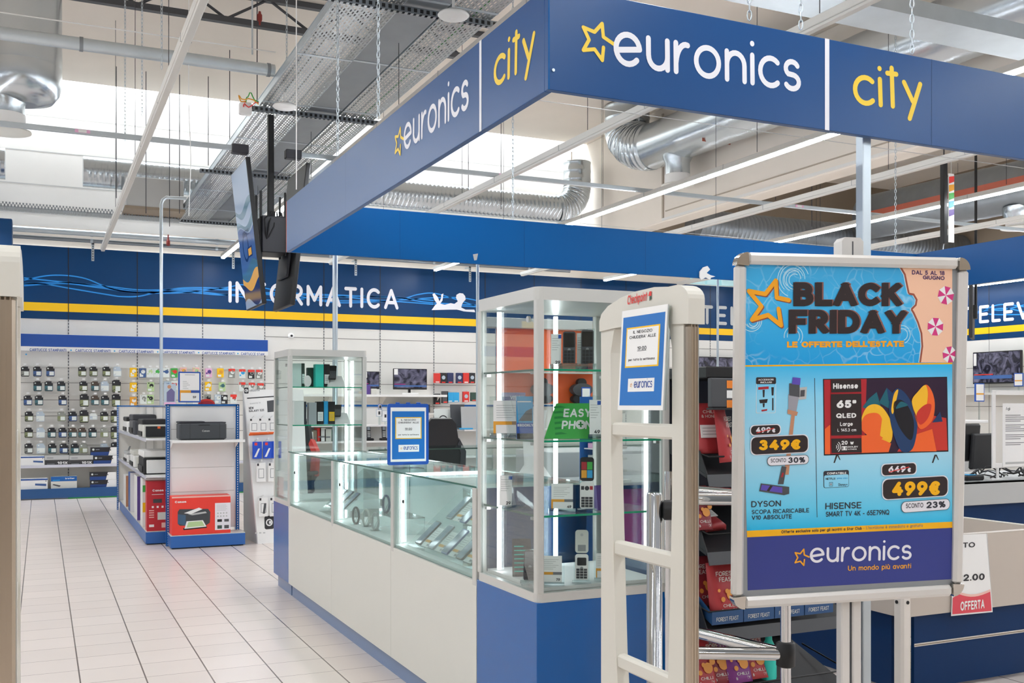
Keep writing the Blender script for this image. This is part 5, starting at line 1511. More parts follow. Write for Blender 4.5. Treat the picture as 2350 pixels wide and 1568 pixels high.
TVP([(1980, 935), (1995, 915), (2013, 900), (2023, 935), (2020, 950)], 3, 'tv_dteal'); TVP([(2018, 925), (2036, 890), (2048, 905), (2045, 940)], 3, 'tv_dteal'); TVP([(2036, 890), (2052, 905), (2048, 925), (2040, 920)], 4, 'tv_dblue')
petal([(1978, 960), (1990, 935), (2010, 928), (2030, 940), (2048, 975), (2045, 1015), (2020, 1010), (1995, 1000), (1978, 985)], 5, 'tv_yel')
petal([(1978, 985), (1985, 955), (2010, 948), (2024, 960), (2030, 1000), (2010, 1010)], 6, 'tv_or')
TVP([(1978, 1000), (2000, 998), (2046, 1018), (2040, 1038), (1978, 1040)], 7, 'tv_or'); TVP([(2025, 960), (2046, 985), (2040, 1015), (2020, 1000)], 8, 'tv_yel')
petal([(2050, 900), (2062, 892), (2080, 905), (2100, 940), (2106, 980), (2095, 1030), (2070, 1036), (2052, 1000), (2042, 955), (2042, 925)], 9, 'tv_dblue')
petal([(2052, 925), (2068, 918), (2086, 935), (2098, 970), (2092, 1010), (2070, 990), (2054, 955)], 10, 'tv_blk')
petal([(2046, 940), (2052, 905), (2062, 895), (2056, 925), (2050, 950)], 10, 'tv_yel'); petal([(2056, 938), (2068, 922), (2084, 930), (2070, 935)], 11, 'tv_dteal')
petal([(2094, 925), (2110, 900), (2126, 883), (2140, 900), (2146, 930), (2140, 965), (2118, 985), (2106, 975)], 9, 'tv_or')
petal([(2093, 922), (2108, 898), (2124, 884), (2130, 905), (2124, 940), (2108, 960)], 10, 'tv_yel'); petal([(2104, 950), (2122, 930), (2138, 930), (2130, 960), (2112, 975)], 11, 'tv_red')
TVP([(2140, 970), (2158, 945), (2164, 968)], 8, 'tv_dblue'); TVP([(2095, 1000), (2140, 985), (2150, 1036), (2085, 1037)], 8, 'tv_or')
for x0, y0, x1, y1 in ((1907, 872, 1976, 901), (1907, 905, 1977, 1000), (1908, 1007, 1977, 1040)): TVP([(x0, y0), (x1, y0 - 1), (x1 + 1, y1 - 1.5), (x0 + 1, y1)], 13, 'poster_ink')
for tx, x0, x1, y, tp, w in (('Hisense', 1912, 1969, 893, 880, .22), ('65"', 1920, 1965, 937, 919, .26), ('QLED', 1919, 1965, 960, 949, .24), ('Large', 1928, 1957, 978, 969, .18), ('L 145.3 cm', 1922, 1965, 991, 984, .16), ('20 w', 1931, 1959, 1021, 1012, .22), ('DOLBY', 1946, 1969, 1028, 1024, .2), ('ATMOS', 1946, 1966, 1033, 1030, .18)):
    text_px(b, f, tx, (x0, y), (x1, y - (x1 - x0) * .02), tp, 'white', w=w, h=H0 + .0033)
for k in range(3):
    ca, cb = X(1917, 1026); b.ring(f, ca, cb, .004 + .006 * k, .0062 + .006 * k, H0 + .0033, 'white', 10, -55, 55)
ca, cb = X(1938, 1029); b.outline(f, ca - .009, cb - .006, ca + .009, cb + .006, .002, H0 + .0033, 'white'); b.rect(f, ca - .004, cb - .004, ca + .004, cb + .004, H0 + .0033, 'white')
for x in (1920, 2146):
    for q in (((x, 1044), (x + 4, 1044), (x + 1 - 4, 1063), (x - 6, 1063)), ((x + 2, 1044), (x + 5, 1044), (x + 10, 1056), (x + 8, 1056))): pp(list(q), H0 + .0008, 'poster_ink')
# compatibility box and right-hand prices
px_r(1891, 1080, 1950, 1121, .006, H0 + .0006, 'poster_text', .02); px_r(1892.5, 1090, 1949, 1120, .005, H0 + .0009, 'poster_sky', .02)
text_px(b, f, 'COMPATIBILE', (1899, 1089.5), (1943, 1088.5), 1084.5, 'white', w=.22, h=H0 + .0012)
text_px(b, f, 'NETFLIX', (1896, 1102), (1918, 1101.5), 1097, 'poster_text', w=.18, h=H0 + .0013); text_px(b, f, 'prime video', (1922, 1100), (1946, 1099.5), 1096, 'cyan', w=.16, h=H0 + .0013); text_px(b, f, 'Disney+', (1925, 1116), (1946, 1115.5), 1110, 'poster_text', w=.16, h=H0 + .0013)
ca, cb = X(1908, 1112); b.outline(f, ca - .006, cb - .006, ca + .006, cb + .006, .001, H0 + .0013, 'poster_text'); b.rect(f, ca - .003, cb - .003, ca + .003, cb + .003, H0 + .0013, 'steel_print')
price(2025, 1065, 2103, 1092, 'poster_ink', .012, [('649', 2039, 2079, 1085, 1070, .24, 'r'), ('\u20ac', 2083, 2091, 1084, 1074, .24, 'r')], 0, 0, 0, 0, 'price_white')
pp([(2040, 1083), (2086, 1071), (2086, 1073), (2040, 1085)], H0 + .004, 'red')
price(2027, 1097, 2176, 1147, 'poster_ink', .018, [('499\u20ac', 2047, 2158, 1139, 1106, .26, 'r')], 0, 0, 0, 0, 'poster_gold')
px_r(2069, 1148, 2181, 1178, .014, H0 + .0026, 'charcoal', .03); px_r(2070, 1149, 2180, 1177, .014, H0 + .0029, 'price_white', .03)
text_px(b, f, 'SCONTO', (2079, 1167), (2119, 1165), 1156, 'poster_text', w=.16, h=H0 + .0032); text_px(b, f, '23%', (2126, 1167), (2170, 1165), 1152, 'poster_text', w=.22, h=H0 + .0032)
text_px(b, f, 'Offerte esclusive solo per gli iscritti a Star Club', (1794, 1225), (1979, 1216.5), 1218, 'poster_text', w=.2, h=H0 + .0008)
text_px(b, f, "- L'iscrizione \u00e8 immediata e gratuita", (1982, 1216), (2119, 1210), 1209, 'dim_brown', w=.15, h=H0 + .0008)
logo_px(b, f, 'euronics', (1859, 1293), (2093, 1285), 1258, 'price_white', w=.2, h=H0 + .0008)
ca, cb = X(1840, 1280); star(b, f, ca, cb, .025, 'star_gold', h=H0 + .0008, w=.18)
text_px(b, f, 'Un mondo pi\u00f9 avanti', (1947, 1311), (2092, 1305), 1299, 'star_gold', w=.15, h=H0 + .0008)
b.build('poster', t)
# upright, head clamp and foot
zt = at(1940, 545, d=3.05)[2]
bp = at(1946, 985, d=3.075)
b = MB()
up = Fr((bp[0], bp[1], 0), pu, (0, 0, 1))
b.fbox(up, -.034, .02, -.004, zt - .06, -.012, .02, 'alu_frame', .004); b.fbox(up, .004, .02, .034, zt - .06, -.012, .02, 'alu_frame', .004); b.fbox(up, -.005, .02, .005, zt - .06, -.006, .012, 'charcoal'); b.build('upright', t)
b = MB(); b.prism(up, [(-.036, zt - .07), (.036, zt - .07), (.036, zt - .012), (.026, zt), (-.026, zt), (-.036, zt - .012)], -.02, .026, 'alu_frame'); b.fbox(up, -.002, zt - .06, .002, zt - .012, .026, .0265, 'charcoal'); b.build('head_cap', t)
b = MB(); b.fbox(up, -.25, 0, .25, .02, -.2, .2, 'light_grey', .006); b.build('foot_plate', t)


# ---------------- anti-theft gates ----------------
def gate(label, x0, side, extra=None):
    """panel in the plane X = x0, from Y 2.10 to 2.585; side = +1 when the moulded front faces -X"""
    y0, y1, th = 2.165, 2.585, .038
    xa, xb = (x0, x0 + th)
    t = thing('security_gate', label, 'security gate', (x0 + th / 2, (y0 + y1) / 2, 0), group='anti-theft gates at the entrance')
    f = Fr((xa, y1, 0), (0, -1, 0), (0, 0, 1))          # a runs from the far end to the near end
    W = y1 - y0
    # moulded cap
    b = MB()
    pts = [(0, 1.665), (0, 1.695), (.012, 1.715), (.05, 1.735), (.12, 1.752), (.2, 1.762), (W * .7, 1.764), (W - .06, 1.758)] + arc(W - .04, 1.72, .07, .04, 75, 0, 5) + [(W + .03, 1.655), (W - .05, 1.66), (W * .55, 1.675), (.06, 1.668)]
    b.prism(f, pts[::-1][::-1], -th - .006, .006, 'gate_white')
    b.build('cap', t)
    # legs widen towards the floor, rails between them
    b = MB(); b.prism(f, [(0, .02), (.16, .02), (.085, .75), (.058, 1.3), (.055, 1.60), (.075, 1.668), (0, 1.666)], -th, 0, 'gate_white'); b.build('leg', t)
    b = MB(); b.prism(f, [(W - .13, .02), (W, .02), (W, 1.66), (W - .07, 1.668), (W - .052, 1.60), (W - .052, 1.2), (W - .07, .75)], -th, 0, 'gate_white'); b.build('leg', t)
    for z0, z1, ins in ((1.36, 1.40, .055), (1.02, 1.062, .062), (.70, .74, .08), (.36, .40, .1)):
        b = MB(); b.fbox(f, ins - .01, z0, W - ins + .012, z1, -th + .004, -.004, 'gate_white', .006); b.build('rail', t)
    # aluminium end profile facing the entrance
    b = MB(); q = Fr((xa, y0, 0), (1, 0, 0), (0, 0, 1))
    b.fbox(q, .002, .02, th - .002, 1.655, -.0, .022, 'gate_metal', .006)
    for a in (.008, .017, .026): b.fbox(q, a, .02, a + .003, 1.655, .022, .0235, 'gate_metal')
    b.build('end_profile', t)
    b = MB(); b.box(xa - .06, y0 - .05, 0, xb + .06, y1 + .05, .02, 'grey', .005); b.build('base_plate', t)
    return t, f
tg, gf = gate('white anti-theft gate at the right, closing notice hanging on it', 1.486, 1)
b = MB(); lf = Fr((1.48 - .001, 2.585, 0), (0, -1, 0), (0, 0, 1))
text_px(b, lf, 'Checkpoint', (1440, 700), (1485, 690), 679, 'red', w=.17, h=.0012, slant=.25)
a_, b_ = lf.px(1492, 681); b.poly(lf, [(a_ - .008, b_ + .002), (a_ + .008, b_ + .002), (a_ + .008, b_ + .014), (a_ - .002, b_ + .014)], .0012, 'red'); b.poly(lf, [(a_ - .002, b_ - .012), (a_ + .008, b_ - .006), (a_ + .008, b_ + .001), (a_ - .002, b_ + .001)], .0012, 'dgreen'); b.build('gate_lettering', tg)
gate('white anti-theft gate cut by the left edge of the photo', -.08, -1)
# the notice: plastic sleeve hanging over the cap, leaning out a little
q0, q1, q2, q3 = [at(*p, X=1.458) for p in ((1418, 940), (1519, 941), (1432, 708), (1524, 697))]
vv = unit(vsub(q2, q0)); nf = Fr(q0, (0, -1, 0), (0, vv[1], vv[2]))
nf = Fr(at(1418, 941, X=1.452), (0, -1, 0), unit((.055, -.0, 1)))
w_, h_ = nf.px(1522, 941)[0], nf.px(1432, 706)[1] * .965
t = thing('closing_notice', 'closing-time notice sheet hanging from the right anti-theft gate', 'notice', nf.o)
nf2 = Fr(nf.o, unit((0, -1, 0)), unit((.055, -.0, 1)))
b = MB(); b.fbox(nf2, 0, 0, w_, h_, -.004, 0, 'paper'); notice(b, nf2, w_, h_); b.build('sheet', t)
b = MB(); b.fbox(nf2, w_ + .0005, .0, w_ + .004, h_ - .004, -.008, -.001, 'acrylic'); b.build('clear_sleeve', t)

# ---------------- chrome barrier ----------------
t = thing('barrier_gate', 'chrome tube swing barrier with black joints between gate and poster stand', 'barrier', (1.87, 2.75, 0))
P1 = at(1502, 1130, d=3.0); P2 = (1.86, 2.78, 0)
b = MB(); b.tube([(P2[0], P2[1], .0), (P2[0], P2[1], 1.235)], .021, 'chrome', 20); b.build('post', t)
APX = at(1803, 1528, d=3.28)
far = at(1560, 1440, Z=.65)
for z in (1.145, .645):
    b = MB(); b.tube([(P2[0], P2[1] - .0, z), (APX[0], APX[1], z)], .021, 'chrome', 16); b.build('arm_tube', t)
    b = MB(); b.tube([(far[0], far[1], z), (APX[0], APX[1], z)], .021, 'chrome', 16); b.build('arm_tube', t)
    b = MB(); b.lathe((APX[0], APX[1], z), [(.024, -.04), (.03, -.036), (.03, .036), (.024, .04)], 'black', 18); b.build('joint', t)
b = MB(); b.tube([(APX[0], APX[1], .0), (APX[0], APX[1], 1.18)], .017, 'chrome', 16); b.build('apex_tube', t)
b = MB(); b.tube([(far[0], far[1], .0), (far[0], far[1], 1.19)], .021, 'chrome', 16); b.build('far_post', t)
t = thing('barrier_post', 'polished chrome post seen through the rungs of the right anti-theft gate', 'post', (P1[0], P1[1], 0))
b = MB(); b.lathe((P1[0], P1[1], 0), [(.06, 0), (.06, .012), (.0235, .02), (.0235, 1.185), (.021, 1.192)], 'chrome', 28); b.build('tube', t)
b = MB(); d_ = unit((CT, -ST - .05, 0)); c0 = (P1[0] + d_[0] * .024, P1[1] + d_[1] * .024, 1.14); b.lathe(c0, [(.024, 0), (.03, .005), (.03, .044), (.025, .05)], 'black', 22, d_); b.build('black_coupling', t)

# ---------------- snack rack ----------------
RX0, RX1, RY = 2.33, 3.05, 3.22
t = thing('snack_rack', 'black snack rack with sloping trays between chrome barrier and poster', 'rack', ((RX0 + RX1) / 2, 3.5, 0))
b = MB(); b.box(RX0 + .03, 3.66, 0, RX1, 3.70, 1.60, 'rack_navy'); b.build('back_panel', t)
for x in (RX0 + .02, RX1 - .03):
    b = MB(); b.box(x, 3.60, 0, x + .03, 3.66, 1.6, 'rack_black'); b.build('upright', t)
b = MB(); b.box(RX0 + .0, 3.24, 1.555, RX1, 3.68, 1.60, 'black', .004); b.box(RX0, 3.21, 1.44, RX1, 3.235, 1.555, 'charcoal', .004); b.box(RX0, 3.20, 1.432, RX1, 3.24, 1.44, 'rack_black'); b.build('header', t)
b = MB(); b.box(RX0 + .02, 3.24, .0, RX1, 3.66, .06, 'rack_black', .004); b.build('foot', t)
trays = (1.20, .90, .60, .30)
for z in trays:
    b = MB(); b.add([(RX0 + .0, RY + .02, z - .02), (RX1, RY + .02, z - .02), (RX1, 3.66, z + .12), (RX0, 3.66, z + .12), (RX0, RY + .02, z - .032), (RX1, RY + .02, z - .032), (RX1, 3.66, z + .108), (RX0, 3.66, z + .108)], [(0, 1, 2, 3), (7, 6, 5, 4), (0, 4, 5, 1), (1, 5, 6, 2), (2, 6, 7, 3), (3, 7, 4, 0)], 'rack_black')
    b.fbox(Fr((RX0, RY + .02, z), (1, 0, 0), (0, .3, 1)), 0, -.07, RX1 - RX0, -.02, -.004, .002, 'charcoal'); b.build('tray', t)
    b = MB(); b.tube([(RX0 + .01, RY + .3, z + .1), (RX0 + .01, RY + .02, z + .05), (RX1 - .01, RY + .02, z + .05), (RX1 - .01, RY + .3, z + .1)], .0035, 'black', 6, False); b.build('wire_guard', t)
    b = MB(); b.prism(Fr((RX0 + .004, RY + .02, z - .02), (0, 1, 0), (0, 0, 1)), [(0, 0), (.30, .10), (.30, .2), (.05, .09)], -.003, .003, 'rack_black'); b.build('side_cheek', t)
b = MB()
for k in range(3): b.rect(XF((0, 3.2085, 0)), at(1671, 860 + k * 27, Y=3.2)[0], 1.545 - k * .038, at(1690, 860 + k * 27, Y=3.2)[0], 1.545 - k * .038 - .03, 0, ('orange_tag', 'paper', 'orange_tag')[k])
tag(b.build('price_tags'), 'orange and white price tags hanging at the right of the rack header', 'price tags')
def pouch(label, x, y, z, w, h, mt='pouch_red', lean=.2, rz=0, top='CHILLI', fruit=True, sticker=False):
    t = thing('snack_pouch', label, 'snack pouch', (x, y, z), group='snack pouches on the rack')
    f = fr_lean(x, y, z, lean, rz)
    b = MB(); b.bag(f, w, h, .035, mt); b.build('bag', t)
    b = MB(); hh = .0362
    if sticker:
        b.fbox(f, -w * .36, h * .3, w * .3, h * .55, hh - .003, hh, 'paper')
        for k in range(3): b.rect(f, -w * .3, h * (.36 + .06 * k), w * .22, h * (.375 + .06 * k), hh + .0005, 'light_grey')
        text(b, f, 'CHILLI', -w * .2, h * .78, h * .06, 'cream', w=.14, fit=w * .5, h=hh - .006); text(b, f, '& HONEY', -w * .28, h * .69, h * .06, 'cream', w=.14, fit=w * .6, h=hh - .003)
    else:
        text(b, f, 'FOREST', -w * .34, h * .74, h * .085, 'cream', w=.14, fit=w * .66, h=hh - .006); text(b, f, 'FEAST', -w * .26, h * .63, h * .085, 'cream', w=.14, fit=w * .52, h=hh - .003)
        for cx, cy, r in ((-.3, .47, .05), (.3, .5, .1), (-.18, .3, .075), (.12, .38, .16), (-.02, .45, .07)): b.disc(f, w * cx, h * cy, w * r, hh - .001 + abs(cx) * .001, 'fruit', n=12)
        text(b, f, 'CHILLI', -w * .2, h * .15, h * .06, 'cream', w=.14, fit=w * .42, h=hh); text(b, f, '& HONEY', -w * .25, h * .06, h * .06, 'cream', w=.14, fit=w * .52, h=hh - .003)
    b.build('print', t)
pouch('red snack pouch with a white sticker on its back, upper rack tray', at(1638, 1045, Y=3.3)[0], 3.34, 1.255, .135, .205, lean=.15, sticker=True)
pouch('red snack pouch turned sideways at the right of the upper rack tray', at(1672, 1060, Y=3.25)[0], 3.27, 1.225, .10, .215, lean=.12, rz=.5)
pouch('dark red snack pouch peeking out at the far left under the upper tray', at(1612, 1110, Y=3.3)[0], 3.31, .955, .11, .18, 'pouch_dark', lean=.25)
pouch('red snack pouch lying tilted in the second tray behind the chrome tubes', at(1665, 1190, Y=3.3)[0], 3.36, .945, .13, .16, lean=1.0, rz=.3, sticker=True)
pouch('dark red snack pouch behind the front pouch of the third tray', at(1622, 1400, Y=3.34)[0], 3.36, .645, .13, .2, 'pouch_dark', lean=.25)
pouch('bright red snack pouch standing in front in the third tray', at(1668, 1410, Y=3.26)[0], 3.275, .625, .135, .205, lean=.15)
for i, dx in enumerate((.16, .30, .44)):
    pouch('snack pouch in the third tray behind the poster, %s from the red front pouch' % ORD[i], at(1668, 1410, Y=3.26)[0] + dx, 3.3, .63, .125, .19, ('pouch_purple', 'pouch_red', 'pouch_purple')[i], lean=.2)
for i, px in enumerate((1618, 1660, 1700, 1745)):
    pouch('snack pouch in the lowest tray, %s from the left' % ORD[i], at(px, 1540, Y=3.3)[0], 3.31 + .02 * (i % 2), .335, .135, .19, ('pouch_red', 'pouch_dark', 'pouch_purple', 'pouch_red')[i], lean=.35)
for i in range(4):
    x0 = at(1640, 1425, Y=3.22)[0] + i * .152
    t = thing('display_carton', 'dark blue display carton at the front of the third rack tray, %s from the left' % ORD[i], 'carton', (x0 + .07, 3.24, .59), group='display cartons in the third tray')
    b = MB(); f = XF((x0, 3.236, .598)); b.fbox(f, 0, 0, .148, .05, -.004, 0, 'tray_blue'); text(b, f, 'FOREST FEAST', .02, .012, .016, 'cream', w=.14, fit=.105, h=.0008)
    b.add([(x0, 3.24, .60), (x0, 3.5, .70), (x0, 3.5, .80), (x0, 3.24, .648)], [(0, 1, 2, 3)], 'tray_blue'); b.build('carton_front', t)
t = thing('bottle', 'teal bottle at the right of the lowest rack tray', 'bottle', (at(1775, 1560, Y=3.3)[0], 3.33, .33))
b = MB(); x = at(1775, 1560, Y=3.3)[0]; b.lathe((x, 3.33, .33), [(.03, 0), (.032, .01), (.032, .12), (.014, .16), (.012, .2)], 'turq', 18); b.build('glass_body', t)
b = MB(); b.lathe((x, 3.33, .53), [(.014, 0), (.014, .03)], 'black', 14); b.build('cap', t)

# ---------------- promotion bin with the red offer flag ----------------
BX0, BX1, BY0, BY1, BZ0, BZ1 = 3.87, 4.95, 3.75, 4.75, .395, .782
t = thing('promotion_bin', 'open greige promotion bin on legs at the lower right with blue board below', 'bin', ((BX0 + BX1) / 2, (BY0 + BY1) / 2, 0))
th = .02
for q in ((BX0 + .02, BY0, BX1 - .02, BY0 + th), (BX0 + .02, BY1 - th, BX1 - .02, BY1), (BX0, BY0 + .02, BX0 + th, BY1 - .02), (BX1 - th, BY0 + .02, BX1, BY1 - .02)):
    b = MB(); b.box(q[0], q[1], BZ0, q[2], q[3], BZ1, 'bin_grey'); b.box(q[0], q[1], BZ1, q[2], q[3], BZ1 + .008, 'bin_edge', .002); b.build('side_panel', t)
b = MB(); b.box(BX0 + th, BY0 + th, BZ0 + .02, BX1 - th, BY1 - th, BZ0 + .04, 'bin_grey'); b.build('bottom_panel', t)
for x, y in ((BX0 - .005, BY0 - .005), (BX1 - .06, BY0 - .005), (BX0 - .005, BY1 - .06), (BX1 - .06, BY1 - .06)):
    b = MB(); b.box(x, y, 0, x + .065, y + .065, BZ1 + .002, 'bin_edge', .012)
    if y < 4:
        for sx in (0,): b.lathe((x - .001, y + .035, .47), [(.009, 0), (.009, .003)], 'black', 12, (-1, 0, 0)); b.lathe((x + .034, y - .001, .47), [(.009, 0), (.009, .003)], 'black', 12, (0, -1, 0))
    b.build('leg', t)
b = MB(); b.box(BX0 + .11, BY0 + .03, .02, BX1 - .07, BY0 + .05, BZ0 - .001, 'board_blue'); b.box(BX0 + .11, BY0 + .026, .235, BX1 - .07, BY0 + .03, .25, 'bin_edge'); b.box(BX0 + .11, BY0 + .024, .24, BX1 - .07, BY0 + .026, .245, 'dim_brown'); b.box(BX0 + .03, BY0 + .1, .02, BX0 + .05, BY1 - .1, BZ0 - .001, 'board_blue'); b.build('blue_board', t)
t = thing('offer_flag', 'white price flag with a red offer band hanging on the bin', 'price flag', (4.35, 3.735, .375))
f = XF((0, 3.742, 0)); b = MB()
P = lambda x, y: f.px(x, y)
out = [P(2182, 1414), P(2277, 1405), P(2262, 1225), P(2190, 1229)]
vs = [f.P(*p, .003) for p in out] + [f.P(p[0], p[1], .0005) for p in out]
b.add(vs, [(0, 1, 2, 3), (7, 6, 5, 4), (0, 4, 5, 1), (1, 5, 6, 2), (2, 6, 7, 3), (3, 7, 4, 0)], 'paper')
red = [P(2184, 1410), P(2274, 1402), P(2271, 1357)] + [P(2271 - k * 9, 1357 + 12 * sin(pi * k / 9.5)) for k in range(1, 9)] + [P(2185, 1372)]
b.poly(f, red, .0045, 'offer_red')
wv = [P(2271 - k * 9, 1355 + 12 * sin(pi * k / 9.5)) for k in range(0, 10)]
for pl in stroke_polys(wv, .012, 'b'): b.poly(f, pl, .005, 'offer_pale')
text_px(b, f, 'OFFERTA', (2202, 1402), (2257, 1396), 1381, 'white', w=.2, h=.006)
text_px(b, f, 'SCONTO', (2150, 1260), (2236, 1256), 1248, 'ink', w=.18, h=.0045); text_px(b, f, '12.00', (2199, 1334.5), (2258, 1331), 1319, 'ink', w=.2, h=.0045)
b.build('printed_sheet', t)
b = MB(); x0, z0 = P(2262, 1225); x1, z1 = P(2277, 1405); b.add([f.P(x0, z0, .003), f.P(x0 + .012, z0, .0), f.P(x1 + .002, z1 + .03, .0), f.P(x1, z1, .003)], [(0, 3, 2, 1), (0, 1, 2, 3)], 'paper'); b.build('folded_edge', t)

# ---------------- service desk ----------------
DY0 = 5.18
t = thing('service_desk', 'grey topped service desk with dark blue front at the right edge', 'desk', (6.6, 5.5, 0))
b = MB(); b.box(5.2, DY0, .735, 8.0, DY0 + .03, .905, 'light_grey', .003); b.build('apron', t)
b = MB(); b.box(5.2, DY0, .885, 8.0, DY0 + .8, .905, 'light_grey', .003); b.build('desk_top', t)
b = MB(); b.box(5.22, DY0 + .04, 0, 7.98, DY0 + .06, .735, 'board_blue'); b.build('front_board', t)
DT = .905
t = thing('sign_holder', 'white frame holding an information sheet on the service desk', 'sign', (6.45, DY0 + .02, DT))
f = XF((0, DY0 + .07, 0)); a0, b0 = f.px(2278, 1075); a1, b1 = f.px(2278, 896)
b = MB(); W = .46
for q in ((a0, b0, a0 + .034, b1), (a0 + W - .034, b0, a0 + W, b1), (a0 + .034, b0, a0 + W - .034, b0 + .034), (a0 + .034, b1 - .034, a0 + W - .034, b1)): b.fbox(f, *q, -.012, 0, 'white', .002)
b.build('frame', t)
b = MB(); b.fbox(f, a0 + .05, DT, a0 + .068, b0 + .02, -.012, -.002, 'white'); b.box(a0 - .02, DY0 + .06, DT, a0 + .12, DY0 + .16, DT + .006, 'white'); b.build('stem', t)
b = MB(); c0, d0 = f.px(2300, 1072); c1, d1 = f.px(2300, 926)
b.fbox(f, c0, d0, c0 + .33, d1, .002, .006, 'paper'); text(b, f, 'Agli', c0 + .03, d1 - .05, .022, 'ink_grey', w=.12, h=.007)
for k in range(16):
    if k in (4, 9, 13): continue
    b.rect(f, c0 + .025, d1 - .085 - k * .0145, c0 + .025 + .16 + .05 * ((k * 5) % 3), d1 - .09 - k * .0145, .007, 'ink_grey')
b.rect(f, c0 + .025, d0 + .02, c0 + .28, d0 + .035, .007, 'light_grey'); b.build('sheet', t)
t = thing('monitor', 'black checkout monitor seen from behind on the service desk', 'monitor', (6.08, DY0 + .35, DT))
f = Fr((at(2222, 1060, Y=DY0 + .3)[0], DY0 + .3, DT + .06), unit((1, .15, 0)), unit((.1, .0, 1)))
b = MB(); b.fbox(f, -.06, .06, .16, .34, -.05, -.02, 'black', .01); b.build('stand_plate', t)
b = MB(); b.fbox(f, .02, 0, .3, .27, -.02, .02, 'rack_black', .012); b.build('housing', t)
b = MB(); b.box(6.0, DY0 + .25, DT, 6.3, DY0 + .45, DT + .03, 'black', .008); b.build('foot', t)
b = MB()
for k in range(12):
    x = 5.95 + .09 * k; y = DY0 + .12 + .02 * (k % 4)
    b.tube([(x + .034 * q, y + .03 * sin(q * .9 + k), DT + .012 + (.05 + .02 * (k % 3)) * sin(pi * q / 12) * (.7 + .3 * sin(q * 1.3 + k * 2))) for q in range(13)], .0055, ('cable', 'dark_grey', 'cable', 'light_grey')[k % 4], 6)
tag(b.build('cables'), 'tangle of black cables lying on the service desk', 'cables', kind='stuff')
t = thing('payment_terminal', 'black payment terminal lying among the cables on the service desk', 'payment terminal', (6.12, DY0 + .1, DT))
b = MB(); b.box(6.02, DY0 + .05, DT, 6.2, DY0 + .15, DT + .04, 'black', .01); b.build('housing', t)
b = MB(); b.box(6.04, DY0 + .055, DT + .04, 6.12, DY0 + .14, DT + .043, 'cyan'); b.build('screen', t)
t = thing('back_counter', 'pale grey back counter with rounded screen panel behind the service desk', 'counter', (6.6, 6.9, 0))
b = MB(); b.box(5.6, 6.8, 0, 8.0, 7.2, 1.28, 'light_grey', .01); b.box(5.55, 6.75, 1.28, 8.05, 7.25, 1.31, 'white', .006); b.build('body', t)
for i, (px0, py0, px1, py1, lb) in enumerate(((2238, 880, 2259, 922, 'small price sheet in a blue rim standing behind the service desk'), (2327, 856, 2348, 887, 'blue rimmed price sheet hanging at the lower right of the wall television'))):
    yy = 6.9 if i == 0 else 8.0
    x0, _, z0 = at(px0, py1, Y=yy) if i == 0 else at(px0, py1, X=17.1)
    if i == 0:
        x1, _, z1 = at(px1, py0, Y=yy); f = XF((0, yy, 0)); A, B = x0, x1
    else:
        f = LF((17.15, 0, 0)); A, z0 = f.px(px0, py1); B, z1 = f.px(px1, py0)
    b = MB(); b.fbox(f, A, z0, B, z1, -.01, 0, 'blue_frame')
    if i == 0: b.fbox(f, (A + B) / 2 - .01, 1.311, (A + B) / 2 + .01, z0, -.008, -.004, 'acrylic')
    else: b.fbox(f, (A + B) / 2 - .02, 1.70, (A + B) / 2 + .02, z0, -.008, -.004, 'acrylic')
    m_ = (B - A) * .08; b.rect(f, A + m_, z0 + m_, B - m_, z1 - m_, .002, 'paper'); b.rect(f, A + m_, z0 + (z1 - z0) * .38, B - m_, z0 + (z1 - z0) * .46, .004, 'gold')
    tag(b.build('price_sheet'), lb, 'price sheet')
# wall television on the right and its shelf
f = LF((17.45, 0, 0)); a0, b0 = f.px(2232, 882); a1, b1 = f.px(2343, 803)
t = thing('television', 'wall television with dark rocks on screen under the television lettering', 'television', f.P((a0 + a1) / 2, b0, 0))
b = MB(); b.fbox(f, a0, b0, a1, b1, -.06, 0, 'black', .01); b.build('casing', t)
b = MB(); b.fbox(f, (a0 + a1) / 2 - .2, b0 + .2, (a0 + a1) / 2 + .2, b1 - .2, -.245, -.06, 'dark_grey'); b.build('wall_bracket', t)
def rocks_mat():
    m = bpy.data.materials.new('screen_rocks'); m.use_nodes = True; nt = m.node_tree; N, L = nt.nodes, nt.links; p = N['Principled BSDF']
    g = N.new('ShaderNodeNewGeometry'); nz = N.new('ShaderNodeTexNoise'); nz.inputs['Scale'].default_value = 6; nz.inputs['Detail'].default_value = 5; nz.inputs['Distortion'].default_value = 1.2
    L.new(g.outputs['Position'], nz.inputs['Vector']); cr = N.new('ShaderNodeValToRGB'); L.new(nz.outputs['Fac'], cr.inputs[0])
    cr.color_ramp.elements[0].position = .4; cr.color_ramp.elements[0].color = lin('1a1a26'); cr.color_ramp.elements[1].position = .75; cr.color_ramp.elements[1].color = lin('6b6a80')
    L.new(cr.outputs['Color'], p.inputs['Base Color']); L.new(cr.outputs['Color'], p.inputs['Emission Color']); p.inputs['Emission Strength'].default_value = .5; p.inputs['Roughness'].default_value = .12
    MATS['screen_rocks'] = m
rocks_mat()
b = MB(); b.rect(f, a0 + .02, b0 + .03, a1 - .02, b1 - .02, .003, 'screen_rocks'); b.rect(f, a0 + .04, b0 + .1, a1 - .2, b0 + .17, .006, 'tv_blue'); b.rect(f, a0 + .04, b0 + .18, a0 + .5, b0 + .2, .006, 'red'); b.rect(f, a0 + .03, b1 - .28, a0 + .1, b1 - .03, .006, 'paper'); b.build('screen', t)
b = MB(); b.box(17.1, 8, 1.66, 17.7, 16, 1.70, 'slat_white'); tag(b.build('wall_shelf'), 'white wall shelf under the televisions on the right wall', 'shelf')
t = thing('television', 'black television seen edge-on left of the right wall lettering', 'television', at(2224, 775, Y=11))
